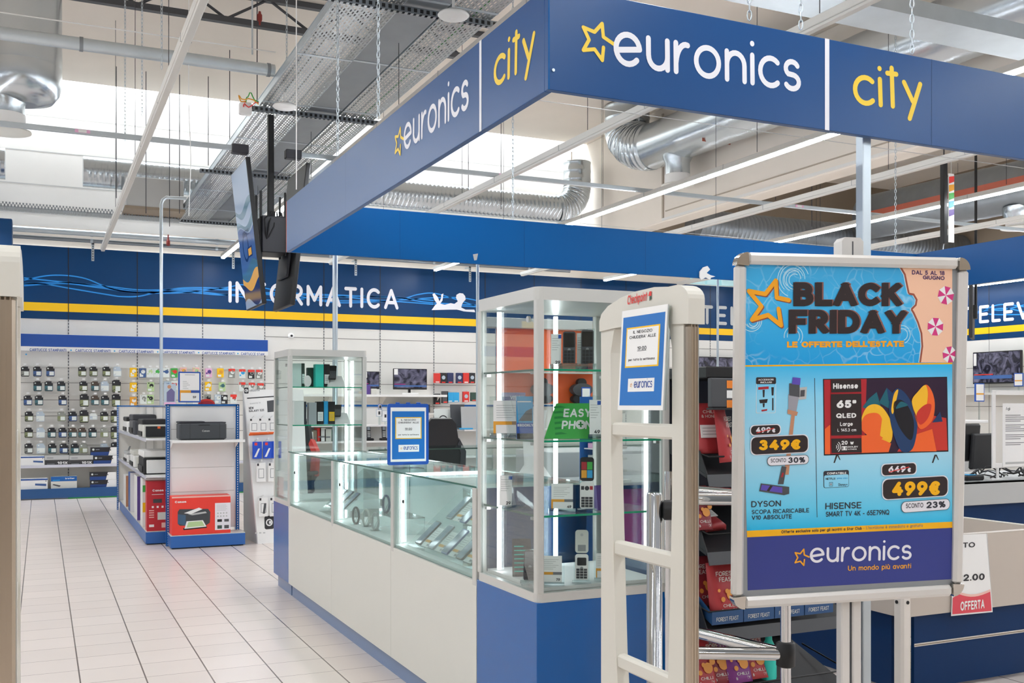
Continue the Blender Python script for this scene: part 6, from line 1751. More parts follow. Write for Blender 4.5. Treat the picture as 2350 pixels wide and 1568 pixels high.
f = Fr(at(2226, 778, Y=11), unit((-.79, -.61, 0)), unit((-.02, -.02, 1))); b = MB(); b.fbox(f, -.3, 0, .3, at(2224, 657, Y=11)[2] - at(2224, 778, Y=11)[2], -.05, 0, 'black', .01); b.build('casing', t)
b = MB(); b.fbox(f, -.28, .04, .28, .9, 0, .002, 'black_gloss'); b.build('screen', t)
b = MB(); p = f.P(0, .4, -.08); b.tube([(p[0], p[1], p[2]), (p[0], p[1], 6.4)], .02, 'black', 8); b.fbox(f, -.1, .3, .1, .5, -.1, -.051, 'black'); b.build('hanging_pole', t)
# televisions on the far phone wall
for i, (x0, z0, w) in enumerate(((12.1, 1.72, 1.3), (14.0, 1.75, 1.2), (15.6, 1.75, 1.2))):
    f = XF((x0, 17.3, z0)); t = thing('television', 'dark television on the back wall under the grey phone department lettering, %s from the left' % ORD[i], 'television', (x0 + w / 2, 17.3, z0), group='televisions under the phone lettering')
    b = MB(); b.fbox(f, 0, 0, w, w * .56, -.05, 0, 'black', .01); b.build('casing', t); b = MB(); b.rect(f, .02, .03, w - .02, w * .56 - .02, .003, 'screen_rocks'); b.build('screen', t)
    b = MB(); b.fbox(f, w * .4, w * .2, w * .6, w * .4, -.188, -.05, 'dark_grey'); b.build('wall_bracket', t)


# ---------------- printer gondola ----------------
GX0, GX1, GY = 1.165, 1.90, 10.68
def perf_post(b, x0, y0, x1, y1, z0, z1, faces='-y'):
    b.box(x0, y0, z0, x1, y1, z1, 'base_blue')
    n = int((z1 - z0) / .025)
    for k in range(n): b.box((x0 + x1) / 2 - .004, y0 - .001, z0 + .01 + k * .025, (x0 + x1) / 2 + .004, y0, z0 + .022 + k * .025, 'white')
t = thing('gondola_end', 'white end shelf unit with blue frame and blue plinth, one black printer on its shelf', 'shelf unit', ((GX0 + GX1) / 2, 10.85, 0))
b = MB(); b.box(GX0 + .03, 10.96, .165, GX1 - .03, 11.0, 1.44, 'white'); 
for z in (.55, .8, 1.2): b.box(GX0 + .05, 10.959, z, GX1 - .05, 10.96, z + .003, 'seam')
b.build('back_panel', t)
b = MB(); perf_post(b, GX0, 10.94, GX0 + .035, 11.02, 0, 1.455); b.build('upright', t)
b = MB(); perf_post(b, GX1 - .035, 10.94, GX1, 11.02, 0, 1.455); b.build('upright', t)
b = MB(); b.box(GX0, 10.94, 1.44, GX1, 11.02, 1.46, 'base_blue', .003); b.build('top_rail', t)
b = MB(); b.box(GX0 + .015, GY, .012, GX1 + .015, 10.94, .13, 'plinth_blue', .003); b.box(GX0 + .03, GY + .03, 0, GX1, 10.94, .012, 'black'); b.box(GX0 + .015, GY + .005, .13, GX1 + .015, 10.955, .136, 'cream'); b.build('plinth', t)
b = MB(); b.box(GX0 + .03, 10.66, 1.08, GX1 + .01, 10.96, 1.092, 'white'); b.box(GX0 + .03, 10.655, 1.068, GX1 + .01, 10.66, 1.095, 'white', .002); b.build('shelf', t)
for x in (GX0 + .04, GX1 - .045):
    b = MB(); b.add([(x, 10.95, 1.0), (x, 10.95, 1.08), (x, 10.72, 1.08), (x + .006, 10.95, 1.0), (x + .006, 10.95, 1.08), (x + .006, 10.72, 1.08)], [(0, 1, 2), (5, 4, 3), (0, 3, 4, 1), (1, 4, 5, 2), (2, 5, 3, 0)], 'white'); b.build('bracket', t)
def printer(label, x0, x1, y0, y1, z0, z1, body, lid, brand='Canon', tray=True, step=.4):
    t = thing('printer', label, 'printer', ((x0 + x1) / 2, (y0 + y1) / 2, z0), group='printers on the gondola')
    h = z1 - z0
    b = MB(); b.box(x0, y0, z0 + .008, x1, y1, z0 + h * .9, body, .012); b.box(x0 + .02, y0 + .02, z0, x1 - .02, y1 - .02, z0 + .01, 'black'); b.build('body', t)
    b = MB(); b.box(x0 - .004, y0 + .015, z0 + h * .9, x0 + (x1 - x0) * .55, y1, z1, lid, .008); b.box(x0 + (x1 - x0) * .5, y0 + .02, z0 + h * .89, x1, y1, z0 + h * .96, lid, .006); b.build('lid', t)
    f = XF((x0, y0, z0)); w = x1 - x0
    b = MB()
    for q in (.22, .85): b.rect(f, w * q, h * .08, w * q + .003, h * .88, .001, 'black')
    b.fbox(f, w * .4, h * .78, w * .64, h * .82, 0, .004, 'black'); fp = b.build('front_panel', t)
    if brand:
        b = MB(); text(b, f, brand, w * .48, h * .44, h * .1, 'light_grey', w=.2, h=.0015); b.build('badge', fp)
printer('black inkjet printer on the shelf of the white end unit', 1.265, 1.73, 10.70, 10.95, 1.0935, 1.285, 'printer_grey', 'dark_grey')
# red printer carton
t = thing('printer_carton', 'wide red printer carton standing on the blue plinth of the end unit', 'carton', (1.48, 10.78, .137))
x0, x1, z0, z1 = 1.194, 1.77, .137, .525
b = MB(); b.box(x0, 10.70, z0, x1, 10.92, z1, 'carton_red', .002); f = XF((x0, 10.70, z0)); W, H = x1 - x0, z1 - z0
b.rect(f, 0, H * .965, W, H, .0008, 'offer_pale'); text(b, f, 'Canon', W * .05, H * .84, H * .055, 'white', w=.26, fit=W * .19, h=.001)
b.rect(f, W * .73, H * .09, W, H * .8, .0008, 'price_white')
for k in range(5): b.rect(f, W * .76, H * (.74 - .035 * k), W * (.92 + .02 * (k % 2)), H * (.745 - .035 * k), .0012, 'grey')
for i in range(4):
    for j in range(2): b.disc(f, W * (.78 + .05 * i), H * (.53 - .08 * j), .008, .0012, 'light_grey', n=10)
for i, c in enumerate(('black', 'charcoal', 'dgreen', 'charcoal')): b.rect(f, W * (.77 + .12 * (i % 2)), H * (.3 - .18 * (i // 2)), W * (.85 + .12 * (i % 2)), H * (.37 - .16 * (i // 2)), .0012, c)
def prn(pts, h, m): b.poly(f, [(W * (p[0] - 394) / 134, H * (1231 - p[1]) / 93) for p in pts][::-1], h, m)
prn([(407, 1174), (411, 1168), (476, 1170), (481, 1178), (480, 1204), (470, 1211), (412, 1208), (407, 1203)], .001, 'printer_grey'); prn([(407, 1180), (425, 1183), (425, 1208), (407, 1203)], .0014, 'slate_blue'); prn([(421, 1178), (455, 1166), (463, 1170), (437, 1181)], .0018, 'paper'); prn([(430, 1181), (470, 1176), (473, 1180), (440, 1184)], .0016, 'light_grey')
prn([(427, 1198), (464, 1197), (472, 1213), (422, 1216)], .0018, 'paper'); prn([(431, 1200), (462, 1199), (468, 1211), (427, 1213)], .0022, 'leaf'); prn([(419, 1214), (473, 1212), (473, 1216), (420, 1219)], .0016, 'black')
b.build('printed_box', t)
# price frame and red disc on top of the end unit
t = thing('framed_price_sheet', 'blue framed price sheet standing on top of the white end unit', 'price sheet', (1.4, 10.98, 1.46))
f = XF((1.288, 10.97, 1.478)); b = MB(); b.prism(f, rrect_pts(0, 0, .222, .318, .01), -.01, 0, 'blue_frame'); b.build('frame', t)
b = MB(); g = f.sub(.014, .014); b.rect(g, 0, 0, .194, .29, .001, 'paper'); b.rect(g, 0, .085, .11, .112, .0016, 'gold'); b.rect(g, .11, .085, .194, .112, .0018, 'ink_blue'); b.rect(g, 0, 0, .008, .1, .0018, 'gold'); text(b, g, '59', .13, .03, .022, 'ink', w=.22, h=.002)
for k in range(5): b.rect(g, .03, .2 - .018 * k, .07 + .015 * (k % 3), .205 - .018 * k, .0016, 'light_grey')
b.rect(g, .05, .27, .15, .274, .0016, 'grey'); b.build('sheet', t)
b = MB(); b.fbox(f, .08, -.018, .14, 0, -.03, .0, 'acrylic'); b.build('foot', t)
b = MB(); b.prism(XF((1.575, 11.0, 1.46)), arc(0, .0, .085, .055, 0, 180, 16), -.01, .0, 'red'); b.prism(XF((1.575, 10.999, 1.46)), arc(0, 0, .065, .036, 0, 180, 14), 0, .002, 'dark_red'); tag(b.build('topper'), 'red half-round topper on the top rail of the white end unit', 'sign')

# side of the gondola along the aisle
t = thing('gondola', 'low blue-framed shelf run along the aisle with printers, left of the end unit', 'shelf unit', (1.1, 13, 0))
b = MB(); b.box(1.25, 11.03, .1, 1.29, 15.07, 1.43, 'slat_white')
for z in (.55, .8, 1.2): b.box(1.249, 11.05, z, 1.25, 15, z + .003, 'seam')
for y in (12.06, 13.09, 14.1): b.box(1.248, y - .006, .1, 1.25, y + .006, 1.43, 'charcoal')
b.build('back_panel', t)
b = MB(); b.box(.97, 15.07, .1, 1.29, 15.10, 1.43, 'slat_white'); b.build('end_panel', t)
b = MB(); perf_post(b, .955, 15.05, .975, 15.12, 0, 1.45); b.build('upright', t)
b = MB(); b.box(.955, 15.06, 1.43, 1.3, 15.12, 1.445, 'base_blue'); b.box(1.24, 11.03, 1.43, 1.3, 15.06, 1.445, 'base_blue'); b.build('top_rail', t)
b = MB(); b.prism(UF((0, 0, 0)), [(.985, 11.14), (1.18, 11.14), (1.29, 11.14), (1.29, 15.05), (1.05, 15.05)] + arc(1.06, 14.97, .075, .08, 95, 180, 5), .012, .13, 'plinth_blue'); b.prism(UF((0, 0, 0)), [(1.0, 11.16), (1.28, 11.16), (1.28, 15.0), (1.0, 15.0)], 0, .012, 'black'); b.prism(UF((0, 0, 0)), [(.99, 11.145), (1.25, 11.145), (1.25, 15.04), (.99, 15.0)], .13, .135, 'cream'); b.build('plinth', t)
for z in (1.085, .70):
    b = MB(); b.box(.98, 11.06, z, 1.249, 15.06, z + .012, 'white'); sh = b.build('shelf', t)
    b = MB(); b.box(.972, 11.06, z - .012, .98, 15.06, z + .022, 'price_rail'); b.build('price_rail', sh)
def aisle_printer(label, y0, y1, z0, h, x0, body, lid, dot=False):
    t = thing('printer', label, 'printer', ((x0 + 1.24) / 2, (y0 + y1) / 2, z0), group='printers on the gondola')
    b = MB(); b.box(x0, y0, z0, 1.245, y1, z0 + h * .72, body, .012); b.build('body', t)
    b = MB(); b.box(x0 - .004, y0 + .01, z0 + h * .72, 1.245, y1 - .01, z0 + h, lid, .01); b.build('scanner_lid', t)
    b = MB(); f = XF((x0, y0, z0)); b.fbox(f, .03, h * .05, 1.215 - x0, h * .62, 0, .01, lid, .004); b.build('front_panel', t)
    b = MB(); b.box(x0 - .012, y0 + .04, z0 + h * .1, x0, y1 - .04, z0 + h * .35, 'black', .003); b.build('paper_slot', t)
    if dot:
        b = MB(); b.rect(f, .15, h * .5, .18, h * .62, .0108, 'orange'); b.build('sticker', t)
aisle_printer('white printer with dark hood at the far end of the upper aisle shelf', 13.9, 14.5, 1.0975, .2, 1.0, 'white', 'black')
aisle_printer('grey printer with black scanner lid, middle of the upper aisle shelf', 12.75, 13.3, 1.0975, .24, .985, 'charcoal', 'dark_grey')
aisle_printer('white and black printer with an orange sticker, near end of the upper aisle shelf', 11.5, 12.05, 1.0975, .2, .985, 'cream', 'rack_black', True)
aisle_printer('open white printer at the far end of the lower aisle shelf', 13.9, 14.4, .7125, .14, 1.0, 'white', 'light_grey')
aisle_printer('white printer with raised paper tray in the middle of the lower aisle shelf', 12.7, 13.2, .7125, .2, .985, 'white', 'cream')
aisle_printer('black printer with white lid near the front of the lower aisle shelf', 11.4, 12.0, .7125, .25, .985, 'rack_black', 'white')
b = MB(); b.add([(1.0, 14.42, .713), (1.02, 14.42, .713), (1.09, 14.44, .90), (1.07, 14.44, .90), (1.0, 14.48, .713), (1.02, 14.48, .713), (1.09, 14.5, .9), (1.07, 14.5, .9)], [(0, 1, 2, 3), (7, 6, 5, 4), (0, 4, 5, 1), (1, 5, 6, 2), (2, 6, 7, 3), (3, 7, 4, 0)], 'grey'); tag(b.build('paper_support'), 'thin grey paper support leaning at the far end of the lower aisle shelf', 'paper support')
def carton(label, y0, y1, x0, x1, h, front, side, name='carton', deco=None, z0=.136):
    t = thing(name, label, 'carton', ((x0 + x1) / 2, (y0 + y1) / 2, z0), group='cartons on the gondola plinth')
    b = MB(); b.box(x0, y0, z0, x1, y1, z0 + h, side, .002); b.rect(XF((x0, y0, z0)), 0, 0, x1 - x0, h, .0008, front)
    if deco: deco(b, XF((x0, y0, z0)), x1 - x0, h)
    b.build('box' if not deco else 'printed_box', t)
def d_canon(b, f, w, h):
    text(b, f, 'Canon', w * .25, h * .79, h * .045, 'white', w=.26, fit=w * .5, h=.0012); b.rect(f, w * .22, h * .725, w * .75, h * .735, .0012, 'white')
    b.rect(f, w * .28, h * .56, w * .68, h * .64, .0012, 'printer_grey')
    for i in range(3): b.rect(f, w * (.22 + .22 * i), h * .46, w * (.31 + .22 * i), h * .5, .0012, 'white')
    for i in range(4): b.rect(f, w * .1, h * (.40 - .045 * i), w * .32, h * (.42 - .045 * i), .0012, 'offer_pale')
    b.rect(f, w * .48, h * .22, w * .9, h * .37, .0012, 'cream'); b.rect(f, w * .1, h * .08, w * .32, h * .13, .0012, 'white'); b.rect(f, w * .66, h * .06, w * .9, h * .16, .0012, 'offer_pale')
carton('tall red printer carton on the aisle plinth, closest to the end unit', 11.19, 11.35, 1.0, 1.22, .52, 'carton_dred', 'carton_dred', deco=d_canon)
def d_col(b, f, w, h):
    b.rect(f, 0, h * .72, w, h * .86, .0012, 'green'); b.rect(f, 0, h * .3, w, h * .5, .0012, 'yellow')
carton('white carton with green and yellow blocks behind the tall red carton', 11.62, 11.9, .995, 1.2, .52, 'white', 'white', deco=d_col)
carton('white carton with a purple-blue stripe behind the coloured blocks', 12.3, 12.7, .995, 1.2, .5, 'purple', 'white')
carton('white carton with blue base far along the aisle plinth', 13.3, 13.6, .995, 1.2, .48, 'price_white', 'blue_mid')
carton('flat tan carton on the aisle plinth at its far end', 14.0, 14.4, .995, 1.2, .4, 'copper', 'white')

# ---------------- leaning white accessory stand ----------------
t = thing('accessory_stand', 'leaning white accessory stand between the end unit and the small glass cabinet', 'display stand', (2.3, 10.8, 0))
sv_ = unit((0, .12, 1)); su_ = unit((1, .18, 0))
so = at(592, 1249, Z=0)
sf = Fr(so, su_, sv_)
top = sf.px(553, 893)[1]
w0 = .62
lean_x = sf.px(553, 893)[0]
fr_pts = [(0, 0), (w0 - .04, 0), (w0 + lean_x * .6, top), (lean_x, top)]
b = MB(); b.prism(sf, fr_pts, -.03, 0, 'white'); b.build('front_board', t)
b = MB(); p = [sf.P(0, 0, -.03), sf.P(lean_x, top, -.03)]; q = [(so[0] - .04, so[1] + .6, 0), (p[1][0] + .02, p[1][1] + .14, top * .98)]
b.add([p[0], p[1], q[1], q[0]] + [vadd(z, (.008, 0, 0)) for z in (p[0], p[1], q[1], q[0])], [(0, 1, 2, 3), (7, 6, 5, 4), (0, 4, 5, 1), (1, 5, 6, 2), (2, 6, 7, 3), (3, 7, 4, 0)], 'light_grey'); b.build('side_board', t)
b = MB(); SP = lambda x, y: sf.px(x, y)
b.poly(sf, [SP(560, 915), SP(560, 912.5), SP(625, 909.5), SP(625, 912)], .001, 'ink')
def logo_c(x, y, s, m='ink'):
    a, c = SP(x, y); b.poly(sf, rrect_pts(a - s * .75, c - s, a + s * .75, c + s, s * .3), .001, m); b.ring(sf, a, c, s * .35, s * .55, .0016, 'white', 12); b.rect(sf, a - s * .05, c - s * .2, a + s * .3, c + s * .2, .002, 'white')
logo_c(558, 896, .032); logo_c(617, 1200, .07); text_px(b, sf, 'cellularline', (565, 899), (589, 898), 893, 'grey', w=.14, h=.001)
text_px(b, sf, 'NEW', (565, 940), (576, 939), 934, 'ink', w=.2, h=.001); text_px(b, sf, 'GALAXY S25', (565, 946), (600, 944), 941, 'ink', w=.2, h=.001); text_px(b, sf, 'accessories for', (567, 928), (592, 926), 924, 'light_grey', w=.14, h=.001)
b.poly(sf, [SP(608, 947), SP(606, 921), SP(622, 919), SP(622, 946)], .001, 'charcoal')
b.poly(sf, [SP(566, 1000), SP(566, 996), SP(622, 994), SP(622, 998)], .001, 'orange')
for i in range(3): b.rect(sf, *SP(585 + 9 * i, 1225), *SP(590 + 9 * i, 1222), .001, 'light_grey')
b.build('printed_front', t)
def hang_pack(label, px, py, w, h, mt, kind):
    a, c = SP(px, py)
    t2 = thing('accessory_pack', label, 'accessory pack', sf.P(a, c - h, .06), group='packs on the leaning accessory stand')
    g = Fr(sf.P(a, c, .06), su_, (0, 0, 1))
    b = MB(); b.fbox(g, -w / 2, -h, w / 2, 0, 0, .012, mt, .003)
    if kind == 'blue':
        b.rect(g, -w * .3, -h * .22, 0, -h * .06, .0125, 'carton_red'); b.poly(g, [(-w * .35, -h * .9), (-w * .1, -h * .9), (w * .3, -h * .4), (w * .1, -h * .4)], .0125, 'white')
    else:
        b.outline(g, -w * .3, -h * .8, w * .3, -h * .3, w * .06, .0125, 'grey'); b.rect(g, -w * .45, -h * .15, -w * .25, -h * .02, .0125, 'ink')
        if kind == 'ring': b.rect(g, -w * .5, -h, w * .5, -h * .9, .0128, 'orange')
        if kind == 'band': b.poly(g, [(-w * .1, -h * .85), (w * .15, -h * .85), (w * .3, -h * .3), (w * .05, -h * .3)], .0128, 'charcoal')
    b.build('blister', t2)
    b = MB(); b.tube([sf.P(a, c + .012, 0), vadd(sf.P(a, c + .02, .0), (0, -.16, .02))], .004, 'chrome', 6); b.fbox(Fr(vadd(sf.P(a, c + .02, 0), (0, -.165, .02)), (1, 0, 0), (0, 0, 1)), -.008, -.008, .008, .01, 0, .004, 'white'); b.build('hook', t2)
rowsA = [('upper', 962, 34, 'white', 'ring', (572, 593, 614)), ('second', 1015, 38, 'blue_pack', 'blue', (580, 604, 625)), ('third', 1064, 42, 'white', 'case', (590, 617)), ('lowest', 1143, 42, 'white', 'band', (597, 622))]
for rn, py, hh, mt, kd, xs in rowsA:
    for i, px in enumerate(xs):
        hang_pack('%s pack hanging %s from the left in the %s row of the leaning stand' % ('bright blue' if kd == 'blue' else 'white', ORD[i], rn), px, py, .10, hh / 2331 * 11.0, mt, kd)


# ---------------- printer cartridge wall ----------------
BYF = 17.12
t = thing('wall_shelving', 'cartridge shelving along the back wall with blue header and blue plinth', 'shelf unit', (1.4, 17.3, 0))
b = MB(); b.box(-6, BYF, .02, 3.47, BYF + .03, .165, 'base_dark'); b.box(-6, BYF + .03, 0, 3.47, 17.49, .15, 'grey'); b.box(.38, BYF - .002, .005, 3.47, BYF + .03, .02, 'green_dark'); b.build('plinth', t)
b = MB(); b.box(-6, 17.18, .50, 3.47, 17.49, .515, 'slat_white'); b.box(-6, 17.17, .485, 3.47, 17.18, .53, 'price_rail'); b.build('shelf', t)
b = MB(); b.box(-6, 17.26, 2.355, 3.47, 17.30, 2.545, 'header_blue', .003); b.build('header', t)
b = MB(); b.box(-6, 17.245, 2.285, 3.47, 17.26, 2.352, 'white'); f = XF((0, 17.245, 0))
for i, (x0, x1) in enumerate(((68, 152), (173, 254), (273, 352), (372, 447), (464, 539), (553, 606))):
    text_px(b, f, 'CARTUCCE STAMPANTI' if i < 5 else 'CARTUCCE STAM', (x0, 806 + i * 1.8), (x1, 807.6 + i * 1.8), 799.5 + i * 1.9, 'ink_blue', w=.17, h=.002)
    a, c = f.px((163, 263, 362, 456, 546, 60)[i], 804 + i * 1.9); b.disc(f, a, c, .012, .002, 'cyan', n=10)
b.build('printed_strip', t)
for zz in (2.045, 1.83, 1.60, 1.345, 1.085, .82):
    b = MB(); b.box(-6, 17.46, zz, 3.47, 17.47, zz + .02, 'slat_white'); b.build('hook_rail', t)
dark = [('green', '3a4a2c'), ('teal', '14606a'), ('blue', '1d4a86'), ('light', 'a9adb0'), ('silver', 'b9c4cc')]
kinds = {'k': ('black ink cartridge blister', 'ink_black', 'lab_grey'), 'g': ('black and green ink cartridge blister', 'ink_black', 'lab_green'), 'c': ('black and teal ink cartridge blister', 'ink_black', 'lab_teal'), 'b': ('black and blue ink cartridge blister', 'ink_black', 'lab_blue'),
         's': ('silvery ink cartridge blister', 'lab_silver', 'lab_white'), 'n': ('brownish ink cartridge blister', 'ink_brown', 'lab_teal'), 'l': ('grey-green ink cartridge blister', 'lab_grey', 'lab_green'), 't': ('tall dark ink cartridge blister', 'ink_black', 'lab_green'), 'w': ('small white ink cartridge blister', 'lab_white', 'lab_silver')}
SC = 7.841
crt = [(415, 0, [(60, 'k'), (280, 'b'), (515, 'b'), (1090, 'g'), (1290, 'g'), (1525, 'g'), (1720, 's')]),
       (680, 0, [(285, 'c'), (485, 'c'), (710, 'c'), (1110, 'g'), (1320, 'n'), (1495, 's'), (1705, 't')]),
       (935, 0, [(110, 'b'), (310, 'c'), (735, 'b'), (1125, 't'), (1320, 'n'), (1500, 'c'), (1700, 't')]),
       (1225, 0, [(130, 'g'), (335, 's'), (715, 'l'), (920, 'b'), (1120, 't'), (1290, 'w'), (1485, 'g'), (1680, 't')]),
       (105, 1, [(125, 'g'), (340, 's'), (540, 'c'), (735, 'b'), (920, 'n'), (1090, 'n'), (1275, 'c'), (1485, 'l'), (1680, 't')]),
       (390, 1, [(125, 'k'), (345, 's'), (550, 'c'), (755, 'b'), (955, 'c'), (1115, 'l'), (1485, 's'), (1685, 't')])]
protos = {}
def cart_mesh(kd):
    """blister card with hooded top, printed lower half, white label and barcode corner; local frame, top centre at the origin"""
    _, m0, m1 = kinds[kd]
    w, h = .118, .155
    if kd == 't': w, h = .13, .2
    if kd == 'w': w, h = .115, .1
    f = Fr((0, 0, 0), (1, 0, 0), (0, 0, 1))
    root = thing('ink_cartridge', '', 'ink cartridge', (0, 0, 0), world=False)
    b = MB(); pts = [(-w / 2 + .01, -h), (w / 2 - .01, -h), (w / 2, -h + .012), (w / 2, -.03), (w / 2 - .018, -.03), (w / 2 - .02, 0), (-w / 2 + .02, 0), (-w / 2 + .018, -.012), (-w / 2, -.012), (-w / 2, -h + .012)]
    b.prism(f, pts, -.03, .0, m0); b.rect(f, -w * .47, -h * .93, w * .47, -h * .45, .0012, m1); b.disc(f, -w * .28, -h * .2, .011, .0012, 'lab_white', n=10)
    for k in range(3): b.rect(f, -w * .45 + k * w * .1, -h * (.9 - .04 * k), -w * .38 + k * w * .1, -h * (.8 - .04 * k), .0018, m0)
    bl_o = b.build('blister', root)
    b = MB(); b.fbox(f, -w * .12, -h * .88, w * .42, -h * .5, .0012, .0022, 'lab_white'); b.build('label', bl_o)
    b = MB(); b.tube([(0, .3 * 0 + .16, .012), (0, -.05, .012), (0, -.052, .024)], .0035, 'wire', 5); b.fbox(Fr((0, -.053, .03), (1, 0, 0), (0, 0, 1)), -.02, -.01, .02, .016, 0, .002, 'paper'); b.build('hook', root)
    return root
for r, (v, pg, items) in enumerate(crt):
    for i, (u, kd) in enumerate(items):
        x, y, z = at(50 + u / SC, (800 if pg == 0 else 980) + v / SC, Y=17.3)
        lb = '%s, %s from left in %s hook row of cartridge wall' % (kinds[kd][0], ORD[i], ORD[r])
        hgt = .2 if kd == 't' else .1 if kd == 'w' else .155
        if kd not in protos:
            o = protos[kd] = cart_mesh(kd); o.location = (x, 17.3, z + hgt / 2); o['label'] = lb; o['group'] = 'ink cartridges on the hooks'
        else: dup(protos[kd], (x, 17.3, z + hgt / 2), 0, lb, 'ink cartridges on the hooks')
# coloured multi-packs on the right half of the wall
S2_ = 7.344
cols = [(306, 855, 'yellow', 'white', 'yellow and white'), (306, 889, 'yellow', 'white', 'yellow and white'), (306, 922, 'gold', 'white', 'orange and white'),
        (327, 856, 'lab_blue', 'lab_white', 'light blue and white'), (344, 856, 'lab_white', 'leaf', 'pale green and white'), (360, 856, 'lab_white', 'green', 'white with green'), (381, 856, 'lab_white', 'lab_blue', 'white with light blue'), (400, 856, 'green', 'red', 'green with a red fruit'), (421, 854, 'offer_pale', 'gold', 'pale orange'), (450, 854, 'offer_pale', 'leaf', 'pale peach'),
        (346, 888, 'leaf', 'ink_black', 'pale green with a dark bird'), (329, 917, 'lab_white', 'lab_grey', 'white with grey flower'), (345, 917, 'leaf', 'ink_black', 'pale green with dark leaf'), (400, 885, 'lab_white', 'red', 'white-green red fruit'), (384, 886, 'lab_silver', 'lab_blue', 'pale grey with blue'),
        (479, 856, 'pink', 'purple', 'pink with dark blossom'), (506, 856, 'yellow', 'gold', 'bright yellow orange-slice'), (532, 857, 'lab_grey', 'lab_white', 'grey'), (556, 858, 'lab_white', 'cyan', 'white with rainbow'), (577, 859, 'ink_black', 'lab_grey', 'black'), (595, 859, 'lab_grey', 'lab_white', 'pale grey'),
        (478, 887, 'yellow', 'lab_white', 'yellow with flower'), (510, 888, 'leaf', 'lab_teal', 'sage green'), (477, 916, 'lab_grey', 'ink_black', 'dark patterned'), (500, 916, 'lab_silver', 'lab_white', 'pale silver'), (515, 917, 'ink_black', 'lab_white', 'black and white'), (536, 916, 'lab_white', 'red', 'white with red top'), (556, 888, 'lab_white', 'lab_grey', 'white and grey'), (578, 889, 'lab_white', 'lab_grey', 'white and light grey'), (598, 890, 'lab_grey', 'lab_white', 'grey and white')]
red_tops = {532, 556, 577, 595, 578, 598, 536}
for i, (px, py, m0, m1, cn) in enumerate(cols):
    x, y, z = at(px, py, Y=17.3)
    near = ('in the top hook row', 'in the middle hook row', 'in the third hook row')[0 if py < 875 else 1 if py < 905 else 2]
    rank = sorted(c[0] for c in cols if (c[1] < 875, c[1] < 905) == (py < 875, py < 905)).index(px)
    t = thing('ink_multipack', '%s ink pack, %s from left %s' % (cn, ORD[rank] if rank < 16 else 'last', near), 'ink pack', (x, 17.3, z - .08), group='coloured ink packs on the hooks')
    f = XF((x, 17.3, z)); w, h = (.105, .15)
    b = MB(); b.fbox(f, -w / 2, -h / 2, w / 2, h / 2, -.045, 0, m0, .004); b.disc(f, w * .1, h * .12, w * .3, .0015, m1, n=14); b.rect(f, -w * .4, -h * .42, w * .1, -h * .2, .0018, 'lab_white')
    for q in range(3): b.disc(f, w * (.3 * sin(i * 2.1 + q * 2.2)), h * (.1 + .28 * cos(i * 1.7 + q * 1.9)), w * (.06 + .04 * q), .0022 + .0003 * q, (m0, 'lab_grey', m1)[(i + q) % 3], n=9)
    if px in red_tops: b.rect(f, -w / 2, h * .22, w / 2, h / 2, .002, 'carton_red')
    b.build('pack', t)
    b = MB(); b.tube([(x, 17.46, z + h / 2 + .015), (x, 17.24, z + h / 2 + .015)], .0035, 'wire', 5); b.fbox(Fr((x, 17.238, z + h / 2 + .02), (1, 0, 0), (0, 0, 1)), -.02, -.008, .02, .02, 0, .002, 'paper'); b.build('hook', t)
t = thing('ink_multipack', 'tall blue-purple photo pack hanging left of the blue price frame', 'ink pack', at(390, 910, Y=17.25))
f = XF(at(390, 905, Y=17.25)); b = MB(); b.fbox(f, -.095, -.17, .095, .17, -.05, 0, 'lab_silver', .004); b.poly(f, [(-.05, -.12), (.07, -.12), (.075, .04), (.02, .1), (-.05, .03)], .002, 'purple_grey'); b.rect(f, -.09, -.168, .09, -.13, .0025, 'pink'); b.disc(f, -.01, .12, .03, .0028, 'copper', n=12); b.build('pack', t)
